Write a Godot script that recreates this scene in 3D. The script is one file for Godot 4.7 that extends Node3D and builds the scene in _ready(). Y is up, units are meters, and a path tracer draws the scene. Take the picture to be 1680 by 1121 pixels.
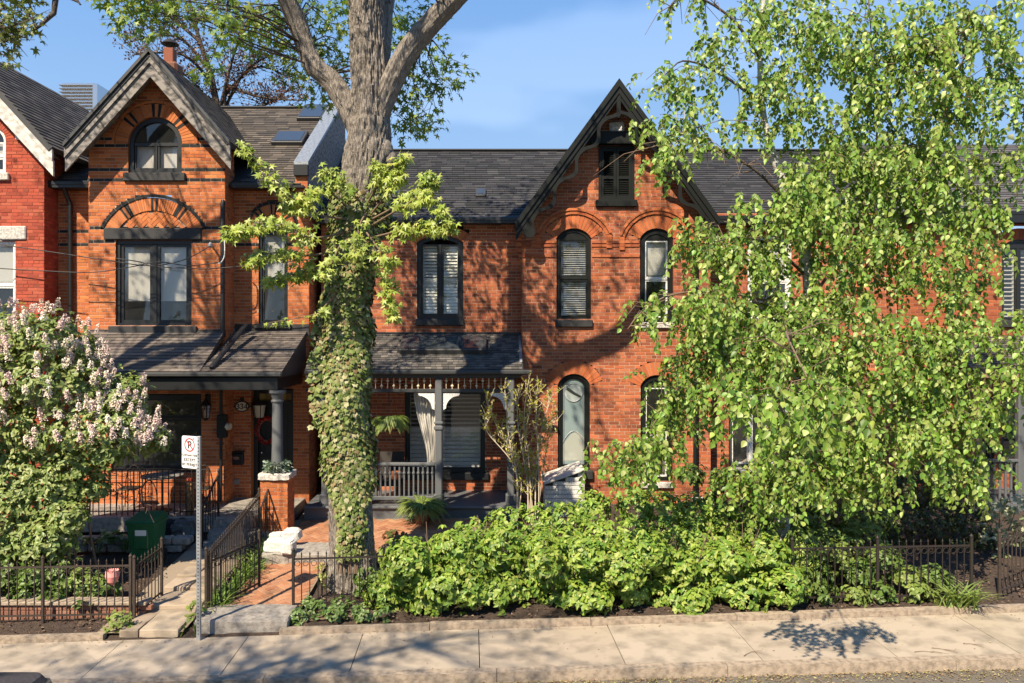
extends Node3D
# A brick terrace behind street trees. x right, y up, z towards the viewer; distances from the camera are -z.
const F := 1282.0
const CX := 815.0
const CY := 545.0
const CH := 4.4
var M := {}
var rng := RandomNumberGenerator.new()
var taken := {}

func X(px: float, d: float) -> float:
	return (px - CX) / F * d
func Y(py: float, d: float) -> float:
	return CH - (py - CY) / F * d
func P(px: float, py: float, d: float) -> Vector3:
	return Vector3(X(px, d), Y(py, d), -d)
func rr(a: float, b: float) -> float:
	return rng.randf_range(a, b)
func slope(x: float) -> float:
	return 0.018 * x
func ground_y(x: float, d: float) -> float:
	return slope(x) + clampf(lerpf(0.06, 0.46, (d - 11.6) / 4.8), 0.04, 0.5)

class MB:
	var v := PackedVector3Array()
	var n := PackedVector3Array()
	var c := PackedColorArray()
	var ix := PackedInt32Array()
	var col := Color.WHITE
	func tri(a: Vector3, b: Vector3, d: Vector3) -> void:
		var k := v.size()
		var nn := (b - a).cross(d - a).normalized()
		v.append(a); v.append(b); v.append(d)
		for i in 3:
			n.append(nn); c.append(col)
		ix.append(k); ix.append(k + 2); ix.append(k + 1)
	func quad(a: Vector3, b: Vector3, d: Vector3, e: Vector3) -> void:
		var k := v.size()
		var nn := (d - a).cross(e - b).normalized()
		v.append(a); v.append(b); v.append(d); v.append(e)
		for i in 4:
			n.append(nn); c.append(col)
		ix.append(k); ix.append(k + 2); ix.append(k + 1)
		ix.append(k); ix.append(k + 3); ix.append(k + 2)
	func quado(a: Vector3, b: Vector3, d: Vector3, e: Vector3, mid: Vector3) -> void:
		if (d - a).cross(e - b).dot((a + b + d + e) * 0.25 - mid) < 0.0:
			quad(a, e, d, b)
		else:
			quad(a, b, d, e)
	func trio(a: Vector3, b: Vector3, d: Vector3, mid: Vector3) -> void:
		if (b - a).cross(d - a).dot((a + b + d) / 3.0 - mid) < 0.0:
			tri(a, d, b)
		else:
			tri(a, b, d)
	# box from lo to hi
	func box(lo: Vector3, hi: Vector3, bev := 0.0) -> void:
		obox(Transform3D(Basis(), (lo + hi) * 0.5), (hi - lo) * 0.5, bev)
	func obox(t: Transform3D, h: Vector3, bev := 0.0) -> void:
		h = h.abs()
		var o := t.origin
		bev = minf(bev, minf(h.x, minf(h.y, h.z)) * 0.6)
		if bev <= 0.0:
			var q := []
			for i in 8:
				q.append(t * Vector3(h.x if i & 1 else -h.x, h.y if i & 2 else -h.y, h.z if i & 4 else -h.z))
			hexa(q)
			return
		var p := []
		for i in 8:
			var s := Vector3(1 if i & 1 else -1, 1 if i & 2 else -1, 1 if i & 4 else -1)
			var inn := (h - Vector3(bev, bev, bev)) * s
			p.append([t * Vector3(h.x * s.x, inn.y, inn.z), t * Vector3(inn.x, h.y * s.y, inn.z), t * Vector3(inn.x, inn.y, h.z * s.z)])
		for a in 3:
			var b1: int = 1 << ((a + 1) % 3)
			var b2: int = 1 << ((a + 2) % 3)
			for sgn in 2:
				var base: int = (1 << a) if sgn else 0
				quado(p[base][a], p[base | b1][a], p[base | b1 | b2][a], p[base | b2][a], o)
			# edges along axis a
			for k in 4:
				var e0: int = (b1 if k & 1 else 0) | (b2 if k & 2 else 0)
				var e1: int = e0 | (1 << a)
				quado(p[e0][(a + 1) % 3], p[e1][(a + 1) % 3], p[e1][(a + 2) % 3], p[e0][(a + 2) % 3], o)
		for i in 8:
			trio(p[i][0], p[i][1], p[i][2], o)
	# eight corners, bit 0 x, bit 1 y, bit 2 z
	func hexa(q: Array) -> void:
		var o := Vector3.ZERO
		for a in q:
			o += a
		o /= 8.0
		for f in [[0, 1, 3, 2], [4, 5, 7, 6], [0, 1, 5, 4], [2, 3, 7, 6], [0, 2, 6, 4], [1, 3, 7, 5]]:
			quado(q[f[0]], q[f[1]], q[f[2]], q[f[3]], o)
	# straight bar from a to b
	func bar(a: Vector3, b: Vector3, w: float, h: float, bev := 0.0, up := Vector3.UP) -> void:
		var z := (b - a)
		var l := z.length()
		z /= l
		if absf(z.dot(up)) > 0.98:
			up = Vector3.RIGHT
		var x := up.cross(z).normalized()
		var y := z.cross(x)
		obox(Transform3D(Basis(x, y, z), (a + b) * 0.5), Vector3(w * 0.5, h * 0.5, l * 0.5), bev)
	func tube(pts: Array, rad: Array, sides := 8, cap := true) -> void:
		var m := pts.size()
		var t: Vector3 = (pts[1] - pts[0]).normalized()
		var u := t.cross(Vector3.RIGHT if absf(t.x) < 0.9 else Vector3.UP).normalized()
		var k0 := v.size()
		for i in m:
			if i > 0 and i < m - 1:
				t = (pts[i + 1] - pts[i - 1]).normalized()
			elif i == m - 1:
				t = (pts[i] - pts[i - 1]).normalized()
			u = (u - t * u.dot(t)).normalized()
			var w := t.cross(u)
			for j in sides:
				var a := TAU * j / sides
				var d := u * cos(a) + w * sin(a)
				v.append(pts[i] + d * rad[i]); n.append(d); c.append(col)
		for i in m - 1:
			for j in sides:
				var a := k0 + i * sides + j
				var b := k0 + i * sides + (j + 1) % sides
				ix.append(a); ix.append(a + sides); ix.append(b)
				ix.append(b); ix.append(a + sides); ix.append(b + sides)
		if cap:
			for e in [0, m - 1]:
				var ctr: Vector3 = pts[e]
				var far: Vector3 = pts[1] if e == 0 else pts[m - 2]
				for j in sides:
					trio(ctr, v[k0 + e * sides + j], v[k0 + e * sides + (j + 1) % sides], far)
	# turned shape round a vertical axis: profile of (radius, height)
	func lathe(at: Vector3, prof: Array, sides := 12) -> void:
		for i in prof.size() - 1:
			var r0: float = prof[i].x
			var r1: float = prof[i + 1].x
			var y0: float = prof[i].y
			var y1: float = prof[i + 1].y
			var nv := Vector2(y1 - y0, r0 - r1).normalized()
			var k := v.size()
			for j in sides + 1:
				var a := TAU * j / sides
				var d := Vector3(cos(a), 0, sin(a))
				var nn := (d * nv.x + Vector3(0, nv.y, 0)).normalized()
				v.append(at + d * r0 + Vector3(0, y0, 0)); n.append(nn); c.append(col)
				v.append(at + d * r1 + Vector3(0, y1, 0)); n.append(nn); c.append(col)
			for j in sides:
				var a := k + j * 2
				ix.append(a); ix.append(a + 2); ix.append(a + 1)
				ix.append(a + 1); ix.append(a + 2); ix.append(a + 3)
	# outline in x,y pushed from z0 (front) to z1
	func prism(poly: PackedVector2Array, z0: float, z1: float, sheet := false) -> void:
		var t := Geometry2D.triangulate_polygon(poly)
		for i in range(0, t.size(), 3):
			var a := poly[t[i]]
			var b := poly[t[i + 1]]
			var d := poly[t[i + 2]]
			if (b - a).cross(d - a) < 0.0:
				var s := b
				b = d
				d = s
			tri(Vector3(a.x, a.y, z0), Vector3(b.x, b.y, z0), Vector3(d.x, d.y, z0))
			if not sheet:
				tri(Vector3(a.x, a.y, z1), Vector3(d.x, d.y, z1), Vector3(b.x, b.y, z1))
		if sheet:
			return
		var area := 0.0
		var m := poly.size()
		for i in m:
			area += poly[i].cross(poly[(i + 1) % m])
		for i in m:
			var a := poly[i]
			var b := poly[(i + 1) % m]
			if area < 0.0:
				var s := a
				a = b
				b = s
			quad(Vector3(a.x, a.y, z1), Vector3(b.x, b.y, z1), Vector3(b.x, b.y, z0), Vector3(a.x, a.y, z0))
	# closed frame between two outlines of equal length
	func band(outer: PackedVector2Array, inner: PackedVector2Array, z0: float, z1: float, closed := true) -> void:
		var m := outer.size()
		for i in (m if closed else m - 1):
			var j := (i + 1) % m
			var a := outer[i]
			var b := outer[j]
			var d := inner[j]
			var e := inner[i]
			var mid := Vector3((a.x + b.x + d.x + e.x) * 0.25, (a.y + b.y + d.y + e.y) * 0.25, (z0 + z1) * 0.5)
			quado(Vector3(a.x, a.y, z0), Vector3(b.x, b.y, z0), Vector3(d.x, d.y, z0), Vector3(e.x, e.y, z0), mid)
			quado(Vector3(a.x, a.y, z0), Vector3(b.x, b.y, z0), Vector3(b.x, b.y, z1), Vector3(a.x, a.y, z1), mid)
			quado(Vector3(e.x, e.y, z0), Vector3(d.x, d.y, z0), Vector3(d.x, d.y, z1), Vector3(e.x, e.y, z1), mid)
	# leaves: p foot, d direction, q normal
	func leaf4(p: Vector3, d: Vector3, q: Vector3, l: float, w: float, fold := 0.25) -> void:
		var s := d.cross(q).normalized()
		q = s.cross(d)
		var k := v.size()
		var up := q * (w * fold)
		v.append(p); n.append(q)
		v.append(p + d * (l * 0.42) + s * (w * 0.5) + up); n.append((q - s * fold).normalized())
		v.append(p + d * l - q * (l * 0.12)); n.append((q + d * 0.3).normalized())
		v.append(p + d * (l * 0.42) - s * (w * 0.5) + up); n.append((q + s * fold).normalized())
		for i in 4:
			c.append(col)
		ix.append(k); ix.append(k + 2); ix.append(k + 1)
		ix.append(k); ix.append(k + 3); ix.append(k + 2)
	func leaf8(p: Vector3, d: Vector3, q: Vector3, l: float, w: float, fold := 0.2) -> void:
		var s := d.cross(q).normalized()
		q = s.cross(d)
		var k := v.size()
		var up := q * (w * fold)
		var dn := q * (-l * 0.16)
		var nl := (q - s * (fold * 1.6)).normalized()
		var nr := (q + s * (fold * 1.6)).normalized()
		v.append(p); n.append(q)
		v.append(p + d * (l * 0.16) + s * (w * 0.38) + up * 0.7); n.append(nl)
		v.append(p + d * (l * 0.45) + s * (w * 0.5) + up + dn * 0.1); n.append(nl)
		v.append(p + d * (l * 0.76) + s * (w * 0.26) + up * 0.5 + dn * 0.5); n.append(nl)
		v.append(p + d * l + dn); n.append((q + d * 0.35).normalized())
		v.append(p + d * (l * 0.76) - s * (w * 0.26) + up * 0.5 + dn * 0.5); n.append(nr)
		v.append(p + d * (l * 0.45) - s * (w * 0.5) + up + dn * 0.1); n.append(nr)
		v.append(p + d * (l * 0.16) - s * (w * 0.38) + up * 0.7); n.append(nr)
		for i in 8:
			c.append(col)
		for f in [[0, 1, 2], [0, 2, 3], [0, 3, 4], [0, 4, 5], [0, 5, 6], [0, 6, 7]]:
			ix.append(k + f[0]); ix.append(k + f[2]); ix.append(k + f[1])
	const MAPLE := [[-2.35, 0.26], [-1.95, 0.42], [-1.3, 0.22], [-0.86, 0.58], [-0.42, 0.27], [0.0, 0.72], [0.42, 0.27], [0.86, 0.58], [1.3, 0.22], [1.95, 0.42], [2.35, 0.26]]
	const IVY := [[-2.5, 0.34], [-1.95, 0.45], [-1.45, 0.4], [-0.95, 0.56], [-0.5, 0.46], [0.0, 0.7], [0.5, 0.46], [0.95, 0.56], [1.45, 0.4], [1.95, 0.45], [2.5, 0.34]]
	func maple(p: Vector3, d: Vector3, q: Vector3, l: float, prof := MAPLE) -> void:
		var s := d.cross(q).normalized()
		q = s.cross(d)
		var k := v.size()
		var o := p + d * (l * 0.3)
		v.append(o); n.append(q); c.append(col)
		for f in prof:
			var a: float = f[0]
			var r: float = f[1]
			var e := d * cos(a) + s * sin(a)
			v.append(o + e * (r * l) - q * (r * r * l * 0.35)); n.append((q + e * 0.35).normalized()); c.append(col)
		for i in 10:
			ix.append(k); ix.append(k + 1 + i); ix.append(k + 2 + i)

func origin_of(o: Node) -> Vector3:
	var s := Vector3.ZERO
	while o != null and o != self:
		s += (o as Node3D).position
		o = o.get_parent()
	return s

func mesh_of(mb: MB, pivot := Vector3.ZERO) -> ArrayMesh:
	var arr := []
	arr.resize(Mesh.ARRAY_MAX)
	var vv := mb.v
	if pivot != Vector3.ZERO:
		vv = Transform3D(Basis(), -pivot) * mb.v
	arr[Mesh.ARRAY_VERTEX] = vv
	arr[Mesh.ARRAY_NORMAL] = mb.n
	arr[Mesh.ARRAY_COLOR] = mb.c
	arr[Mesh.ARRAY_INDEX] = mb.ix
	var m := ArrayMesh.new()
	m.add_surface_from_arrays(Mesh.PRIMITIVE_TRIANGLES, arr)
	return m

func numbered(called: String) -> String:
	if not taken.has(called):
		taken[called] = 0
		return called
	taken[called] += 1
	return "%s_%03d" % [called, taken[called]]

# commits one mesh, its pivot at the middle of its foot
func put(mb: MB, called: String, m: Material, parent: Node = self) -> MeshInstance3D:
	var lo := Vector3(1e9, 1e9, 1e9)
	var hi := -lo
	for p in mb.v:
		lo = lo.min(p)
		hi = hi.max(p)
	var pivot := Vector3((lo.x + hi.x) * 0.5, lo.y, (lo.z + hi.z) * 0.5)
	var o := MeshInstance3D.new()
	o.mesh = mesh_of(mb, pivot)
	o.material_override = m
	o.name = numbered(called) if parent == self else called
	o.position = pivot - origin_of(parent)
	parent.add_child(o, true)
	return o

func inst(mesh: Mesh, called: String, m: Material, parent: Node, t: Transform3D) -> MeshInstance3D:
	var o := MeshInstance3D.new()
	o.mesh = mesh
	o.material_override = m
	o.name = numbered(called) if parent == self else called
	t.origin -= origin_of(parent)
	o.transform = t
	parent.add_child(o, true)
	return o

func thing(called: String, label: String, category: String, at: Vector3, group := "") -> Node3D:
	var o := Node3D.new()
	o.name = numbered(called)
	o.position = at
	add_child(o)
	tag(o, label, category, group)
	return o
func sub(called: String, parent: Node, at: Vector3) -> Node3D:
	var o := Node3D.new()
	o.name = called
	o.position = at - origin_of(parent)
	parent.add_child(o, true)
	return o
func tag(o: Node, label: String, category: String, group := "") -> void:
	o.set_meta("label", label)
	o.set_meta("category", category)
	if group:
		o.set_meta("group", group)
func kind(o: Node, k: String) -> Node:
	o.set_meta("kind", k)
	return o

func lin(r: float, g: float, b: float) -> Color:
	return Color(r, g, b).linear_to_srgb()

func noise_image(seed_: int, freq: float, lo: float, hi: float, oct := 4, kind_ := FastNoiseLite.TYPE_SIMPLEX_SMOOTH, size := 512) -> ImageTexture:
	var fn := FastNoiseLite.new()
	fn.seed = seed_
	fn.noise_type = kind_
	fn.frequency = freq
	fn.fractal_octaves = oct
	var im := fn.get_seamless_image(size, size)
	im.convert(Image.FORMAT_L8)
	var data := im.get_data()
	var a := lo * 255.0
	var s := (hi - lo)
	for i in data.size():
		data[i] = int(clampf(a + data[i] * s, 0.0, 255.0))
	return ImageTexture.create_from_image(Image.create_from_data(size, size, false, Image.FORMAT_L8, data))

func mat(called: String, col: Color, rough: float, o := {}) -> StandardMaterial3D:
	var m := StandardMaterial3D.new()
	m.resource_name = called
	m.albedo_color = col
	m.roughness = rough
	m.metallic = o.get("metal", 0.0)
	m.vertex_color_use_as_albedo = o.get("vc", false)
	m.cull_mode = BaseMaterial3D.CULL_DISABLED
	if o.has("spec"):
		m.metallic_specular = o.spec
	if o.has("tex"):
		m.albedo_texture = o.tex
		m.uv1_triplanar = true
		m.uv1_world_triplanar = true
		m.uv1_scale = o.get("scale", Vector3.ONE)
	if o.has("bump"):
		m.heightmap_enabled = true
		m.heightmap_texture = o.bump
		m.heightmap_scale = o.get("depth", 0.5)
		m.uv1_triplanar = true
		m.uv1_world_triplanar = true
		m.uv1_scale = o.get("scale", Vector3.ONE)
	if o.has("back"):
		m.backlight_enabled = true
		m.backlight = o.back
	if o.has("alpha"):
		m.transparency = BaseMaterial3D.TRANSPARENCY_ALPHA
		m.albedo_color.a = o.alpha
	M[called] = m
	return m

func materials() -> void:
	var fine := noise_image(1, 0.06, 0.62, 1.2, 5)
	var grain := noise_image(2, 0.15, 0.55, 1.25, 4)
	var patch := noise_image(3, 0.012, 0.72, 1.14, 5)
	var fine_patch := noise_image(9, 0.05, 0.86, 1.08, 5)
	var stain := noise_image(10, 0.008, 0.74, 1.16, 9, FastNoiseLite.TYPE_SIMPLEX_SMOOTH, 1024)
	var flaked := noise_image(12, 0.012, 0.3, 1.5, 5)
	var height := noise_image(4, 0.05, 0.0, 1.0, 5)
	var pits := noise_image(5, 0.12, 0.1, 1.0, 3, FastNoiseLite.TYPE_CELLULAR)
	var bark := noise_image(6, 0.03, 0.2, 1.4, 5)
	var birchbark := noise_image(7, 0.03, -0.5, 2.4, 4)
	var streak := noise_image(8, 0.02, 0.4, 1.3, 5)
	mat("brick", Color.WHITE, 0.88, {vc = true, tex = grain, bump = height, depth = 0.25, scale = Vector3(2.4, 2.4, 2.4)})
	mat("mortar", Color.WHITE, 0.95, {vc = true, tex = fine, scale = Vector3(3, 3, 3)})
	mat("shingle", Color.WHITE, 0.92, {vc = true, tex = grain, bump = pits, depth = 0.2, scale = Vector3(3, 3, 3)})
	mat("black_paint", lin(0.014, 0.016, 0.018), 0.42, {tex = fine, scale = Vector3(2, 2, 2)})
	mat("green_black_paint", lin(0.009, 0.011, 0.0105), 0.55, {spec = 0.35, tex = fine, scale = Vector3(2, 2, 2)})
	mat("black_stone", lin(0.03, 0.031, 0.033), 0.7, {tex = fine, bump = height, depth = 0.3, scale = Vector3(2, 2, 2)})
	mat("grey_paint", lin(0.13, 0.14, 0.15), 0.55, {tex = fine, scale = Vector3(2, 2, 2)})
	mat("dark_grey_paint", lin(0.045, 0.048, 0.05), 0.5, {tex = fine, scale = Vector3(2, 2, 2)})
	mat("worn_grey_board", lin(0.24, 0.222, 0.205), 0.75, {tex = flaked, scale = Vector3(0.7, 1.1, 0.7)})
	mat("worn_white_board", lin(0.62, 0.6, 0.56), 0.75, {tex = patch, scale = Vector3(0.7, 1.1, 0.7)})
	mat("white_paint", lin(0.8, 0.8, 0.77), 0.5, {tex = fine, scale = Vector3(1, 1, 1)})
	mat("shutter_paint", lin(0.7, 0.71, 0.66), 0.5)
	mat("tan_paint", lin(0.3, 0.2, 0.12), 0.6)
	mat("stone", lin(0.3, 0.275, 0.245), 0.85, {tex = patch, bump = height, depth = 0.6, scale = Vector3(1.2, 1.2, 1.2)})
	mat("pale_stone", lin(0.62, 0.59, 0.55), 0.85, {tex = patch, bump = height, depth = 1.0, scale = Vector3(2, 2, 2)})
	mat("white_stone", lin(0.78, 0.78, 0.75), 0.7, {tex = fine, bump = height, depth = 0.8, scale = Vector3(3, 3, 3)})
	mat("concrete", lin(0.37, 0.312, 0.245), 0.93, {vc = true, tex = stain, bump = pits, depth = 0.12, scale = Vector3(0.22, 0.22, 0.22)})
	mat("kerb", lin(0.33, 0.265, 0.2), 0.93, {tex = patch, bump = height, depth = 0.4, scale = Vector3(1.3, 1.3, 1.3)})
	mat("asphalt", lin(0.16, 0.14, 0.115), 0.95, {tex = grain, bump = pits, depth = 0.4, scale = Vector3(2, 2, 2)})
	mat("soil", lin(0.075, 0.05, 0.036), 1.0, {tex = patch, bump = height, depth = 3.0, scale = Vector3(1.5, 1.5, 1.5)})
	mat("mulch", Color.WHITE, 1.0, {vc = true})
	mat("paver", Color.WHITE, 0.9, {vc = true, tex = grain, bump = height, depth = 0.25, scale = Vector3(2, 2, 2)})
	mat("earth", lin(0.1, 0.08, 0.05), 1.0, {tex = patch, scale = Vector3(0.3, 0.3, 0.3)})
	mat("bark", lin(0.36, 0.315, 0.27), 0.95, {tex = bark, bump = bark, depth = 3.0, scale = Vector3(5.5, 0.42, 5.5)})
	mat("dark_bark", lin(0.12, 0.095, 0.075), 0.95, {tex = bark, bump = bark, depth = 1.5, scale = Vector3(3, 0.8, 3)})
	mat("birch_bark", lin(0.62, 0.6, 0.56), 0.8, {tex = birchbark, scale = Vector3(1.0, 6, 1.0)})
	mat("twig", lin(0.16, 0.11, 0.075), 0.9)
	mat("pale_twig", lin(0.5, 0.43, 0.32), 0.85)
	mat("leaf", Color.WHITE, 0.45, {vc = true, back = Color(0.85, 0.85, 0.45), spec = 0.5})
	mat("waxy_leaf", Color.WHITE, 0.58, {vc = true, back = Color(0.35, 0.36, 0.2), spec = 0.35})
	mat("petal", Color.WHITE, 0.7, {vc = true, back = Color(0.5, 0.45, 0.45)})
	mat("glass", lin(0.1, 0.11, 0.11), 0.02, {alpha = 0.08, spec = 0.9})
	mat("skylight_glass", lin(0.05, 0.06, 0.07), 0.03, {spec = 0.9, metal = 0.25})
	mat("stained_glass", Color.WHITE, 0.12, {vc = true, spec = 0.8})
	mat("room", lin(0.34, 0.31, 0.27), 0.95)
	mat("blind", lin(0.5, 0.5, 0.46), 0.7)
	mat("curtain", lin(0.62, 0.6, 0.56), 0.9, {back = Color(0.5, 0.5, 0.48)})
	mat("iron", lin(0.035, 0.028, 0.024), 0.6, {tex = fine, scale = Vector3(3, 3, 3), metal = 0.3})
	mat("rust_iron", lin(0.055, 0.04, 0.032), 0.75, {tex = patch, scale = Vector3(3, 3, 3), metal = 0.2})
	mat("galvanised", lin(0.5, 0.52, 0.53), 0.5, {tex = fine, scale = Vector3(5, 5, 5), metal = 0.6})
	mat("flashing", lin(0.3, 0.33, 0.36), 0.45, {tex = patch, scale = Vector3(2, 2, 2), metal = 0.4})
	mat("stucco", lin(0.36, 0.29, 0.24), 0.95, {tex = streak, bump = height, depth = 1.0, scale = Vector3(1, 0.8, 1.4)})
	mat("sign_white", lin(0.75, 0.75, 0.73), 0.45)
	mat("sign_red", lin(0.55, 0.03, 0.03), 0.5)
	mat("sign_black", lin(0.02, 0.02, 0.02), 0.5)
	mat("cream", lin(0.68, 0.58, 0.42), 0.5)
	mat("green_plastic", lin(0.018, 0.13, 0.05), 0.4, {tex = fine, scale = Vector3(2, 2, 2)})
	mat("terracotta", lin(0.42, 0.14, 0.06), 0.85, {tex = patch, scale = Vector3(4, 4, 4)})
	mat("wood", lin(0.36, 0.2, 0.09), 0.7, {tex = streak, scale = Vector3(4, 0.8, 4)})
	mat("grey_car", lin(0.055, 0.05, 0.052), 0.5, {spec = 0.5, tex = fine, scale = Vector3(1, 1, 1)})
	mat("rubber", lin(0.015, 0.015, 0.015), 0.85)
	mat("chrome", lin(0.6, 0.6, 0.6), 0.25, {metal = 1.0})
	mat("pink", lin(0.75, 0.3, 0.28), 0.6, {back = Color(0.3, 0.2, 0.2)})
	mat("lamp_glass", lin(0.62, 0.55, 0.42), 0.4)
	mat("hazed_glass", lin(0.6, 0.6, 0.6), 0.12, {metal = 0.85})  # pale mirror finish standing in for distance haze
	mat("far_frame", lin(0.5, 0.48, 0.45), 0.7)
	mat("wire", lin(0.03, 0.03, 0.03), 0.6)

func _ready() -> void:
	rng.seed = 20240512
	# camera: level, lens slightly shifted
	var cam := Camera3D.new()
	cam.name = "camera"
	cam.projection = Camera3D.PROJECTION_FRUSTUM
	cam.near = 0.1
	cam.far = 1500.0
	cam.size = 0.1 * 1121.0 / F
	cam.frustum_offset = Vector2((840.0 - CX) / F * 0.1, -(560.5 - CY) / F * 0.1)
	cam.position = Vector3(0, CH, 0)
	add_child(cam)
	cam.current = true
	# sky
	var env := Environment.new()
	env.background_mode = Environment.BG_SKY
	var sky := Sky.new()
	var sm := ProceduralSkyMaterial.new()
	sm.sky_top_color = Color(0.2, 0.4, 0.63)
	sm.sky_horizon_color = Color(0.56, 0.65, 0.72)
	sm.sky_curve = 0.24
	sm.ground_bottom_color = Color(0.32, 0.28, 0.22)
	sm.ground_horizon_color = Color(0.62, 0.66, 0.68)
	sm.sky_energy_multiplier = 1.0
	sm.sky_cover = cloud_cover()
	sm.sky_cover_modulate = Color(1, 1, 1, 1)
	sky.sky_material = sm
	env.sky = sky
	env.ambient_light_source = Environment.AMBIENT_SOURCE_SKY
	env.tonemap_mode = Environment.TONE_MAPPER_LINEAR
	env.tonemap_exposure = 2.25
	env.sdfgi_enabled = true
	env.ssao_enabled = true
	env.ssil_enabled = true
	var we := WorldEnvironment.new()
	we.name = "environment"
	we.environment = env
	add_child(we)
	# sun: behind the viewer's left shoulder, 47 degrees up
	var sun := DirectionalLight3D.new()
	sun.name = "sun"
	sun.light_energy = 1.42
	sun.light_color = Color(1.0, 0.93, 0.82)
	sun.light_angular_distance = 0.55
	sun.shadow_enabled = true
	add_child(sun)
	sun.look_at_from_position(Vector3.ZERO, SUN, Vector3.UP)
	materials()
	street()
	far_left_house()
	numbered_house()
	gable_house()
	right_house()
	gardens()
	trees()
	small_things()
	print("triangles ", count_tris(self))

const SUN := Vector3(0.341, -0.731, -0.591)

func count_tris(o: Node) -> int:
	var s := 0
	if o is MeshInstance3D and o.mesh is ArrayMesh:
		for i in o.mesh.get_surface_count():
			s += o.mesh.surface_get_array_index_len(i) / 3
	for k in o.get_children():
		s += count_tris(k)
	return s

func cloud_cover() -> ImageTexture:
	var fn := FastNoiseLite.new()
	fn.seed = 11
	fn.frequency = 0.012
	fn.fractal_octaves = 5
	var w := 1024
	var h := 512
	var im := Image.create(w, h, false, Image.FORMAT_RGBA8)
	for j in h:
		for i in w:
			# thin wisps, drawn out sideways
			var a := TAU * i / w
			var s := fn.get_noise_3d(cos(a) * 90.0, sin(a) * 90.0, j * 2.4)
			var k := clampf((s - 0.2) * 0.4, 0.0, 0.06)
			im.set_pixel(i, j, Color(0.96, 0.97, 1.0, k))
	return ImageTexture.create_from_image(im)

# ---------------------------------------------------------------- street
func back_edge(x: float) -> float:
	return 11.44 + (x + 4.3) * 0.034
func front_edge(x: float) -> float:
	return 10.0 + (x + 4.3) * 0.02

func street() -> void:
	var b := MB.new()
	b.quad(Vector3(-600, -0.6, 600), Vector3(600, -0.6, 600), Vector3(600, -0.6, -600), Vector3(-600, -0.6, -600))
	kind(put(b, "ground", M.earth), "structure")
	b = MB.new()
	for i in 24:
		var x0 := -30.0 + i * 2.5
		var x1 := x0 + 2.5
		b.quad(Vector3(x0, slope(x0) - 0.13, 4.0), Vector3(x1, slope(x1) - 0.13, 4.0), Vector3(x1, slope(x1) - 0.13, -front_edge(x1) - 0.05), Vector3(x0, slope(x0) - 0.13, -front_edge(x0) - 0.05))
	kind(put(b, "road", M.asphalt), "structure")
	# sidewalk slabs; joints as measured
	var walk := Node3D.new()
	walk.name = "sidewalk"
	add_child(walk)
	kind(walk, "structure")
	var joints := [-18.0, -16.2, -14.4, -12.6, -10.9, -9.1, -7.3, -5.42, -3.62, -1.94, -0.24, 1.68, 3.5, 5.3, 6.95, 8.7, 10.4, 12.2, 14.0, 15.8, 17.6]
	for i in joints.size() - 1:
		b = MB.new()
		var g := 0.006
		var x0: float = joints[i] + g
		var x1: float = joints[i + 1] - g
		var t := rr(0.9, 1.06)
		b.col = Color(t, t * rr(0.98, 1.01), t * rr(0.96, 1.0))
		var dz := rr(-0.004, 0.004)
		var q := []
		for k in 8:
			var right := k & 1
			var top := k & 2
			var near := k & 4
			var x: float = x1 if right else x0
			var d := front_edge(x) + 0.16 if near else back_edge(x)
			# joints run square to the street
			var xs := x - (0.0 if near else 0.034 * 0.0) + (d - 10.7) * -0.034
			q.append(Vector3(xs, slope(x) + (dz if top else -0.2), -d))
		b.hexa(q)
		var o := put(b, "slab", M.concrete, walk)
		o.set_meta("kind", "structure")
	# kerb stones
	var kerb := Node3D.new()
	kerb.name = "kerb"
	add_child(kerb)
	kind(kerb, "structure")
	for i in 12:
		b = MB.new()
		var x0 := -18.0 + i * 3.0 + 0.004
		var x1 := x0 + 2.992
		var q := []
		for k in 8:
			var x: float = x1 if k & 1 else x0
			var d := front_edge(x) + (0.0 if k & 4 else 0.152)
			q.append(Vector3(x, slope(x) + (0.003 if k & 2 else -0.3), -d + (0.02 if (k & 4) and not (k & 2) else 0.0)))
		b.hexa(q)
		put(b, "kerb_stone", M.kerb, kerb)
	# low concrete edging behind the walk
	var edge := Node3D.new()
	edge.name = "garden_edging"
	add_child(edge)
	kind(edge, "structure")
	for seg in [[-3.2, -1.0], [-0.99, 1.4], [1.41, 3.6], [3.61, 6.2], [6.21, 7.4], [7.41, 12.0], [-14.0, -5.75]]:
		b = MB.new()
		var q := []
		for k in 8:
			var x: float = seg[1] if k & 1 else seg[0]
			var d := back_edge(x) + (0.01 if k & 4 else 0.13)
			q.append(Vector3(x, slope(x) + (0.085 + rr(-0.008, 0.008) if k & 2 else -0.2), -d))
		b.hexa(q)
		put(b, "edging_stone", M.kerb, edge)
	# garden soil, rising to the houses
	b = MB.new()
	var fn := FastNoiseLite.new()
	fn.seed = 5
	fn.frequency = 0.9
	var nx := 150
	var nz := 34
	var grid := []
	for j in nz + 1:
		for i in nx + 1:
			var x := -16.0 + i * 32.0 / nx
			var d := lerpf(back_edge(x) - 0.02, 19.6, float(j) / nz)
			grid.append(Vector3(x, (slope(x) - 0.015 if j == 0 else ground_y(x, d) - 0.03 + fn.get_noise_2d(x, d) * 0.05), -d))
	for j in nz:
		for i in nx:
			var k := j * (nx + 1) + i
			b.quad(grid[k], grid[k + 1], grid[k + nx + 2], grid[k + nx + 1])
	kind(put(b, "garden_soil", M.soil), "structure")
	paths()
	litter()

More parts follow.
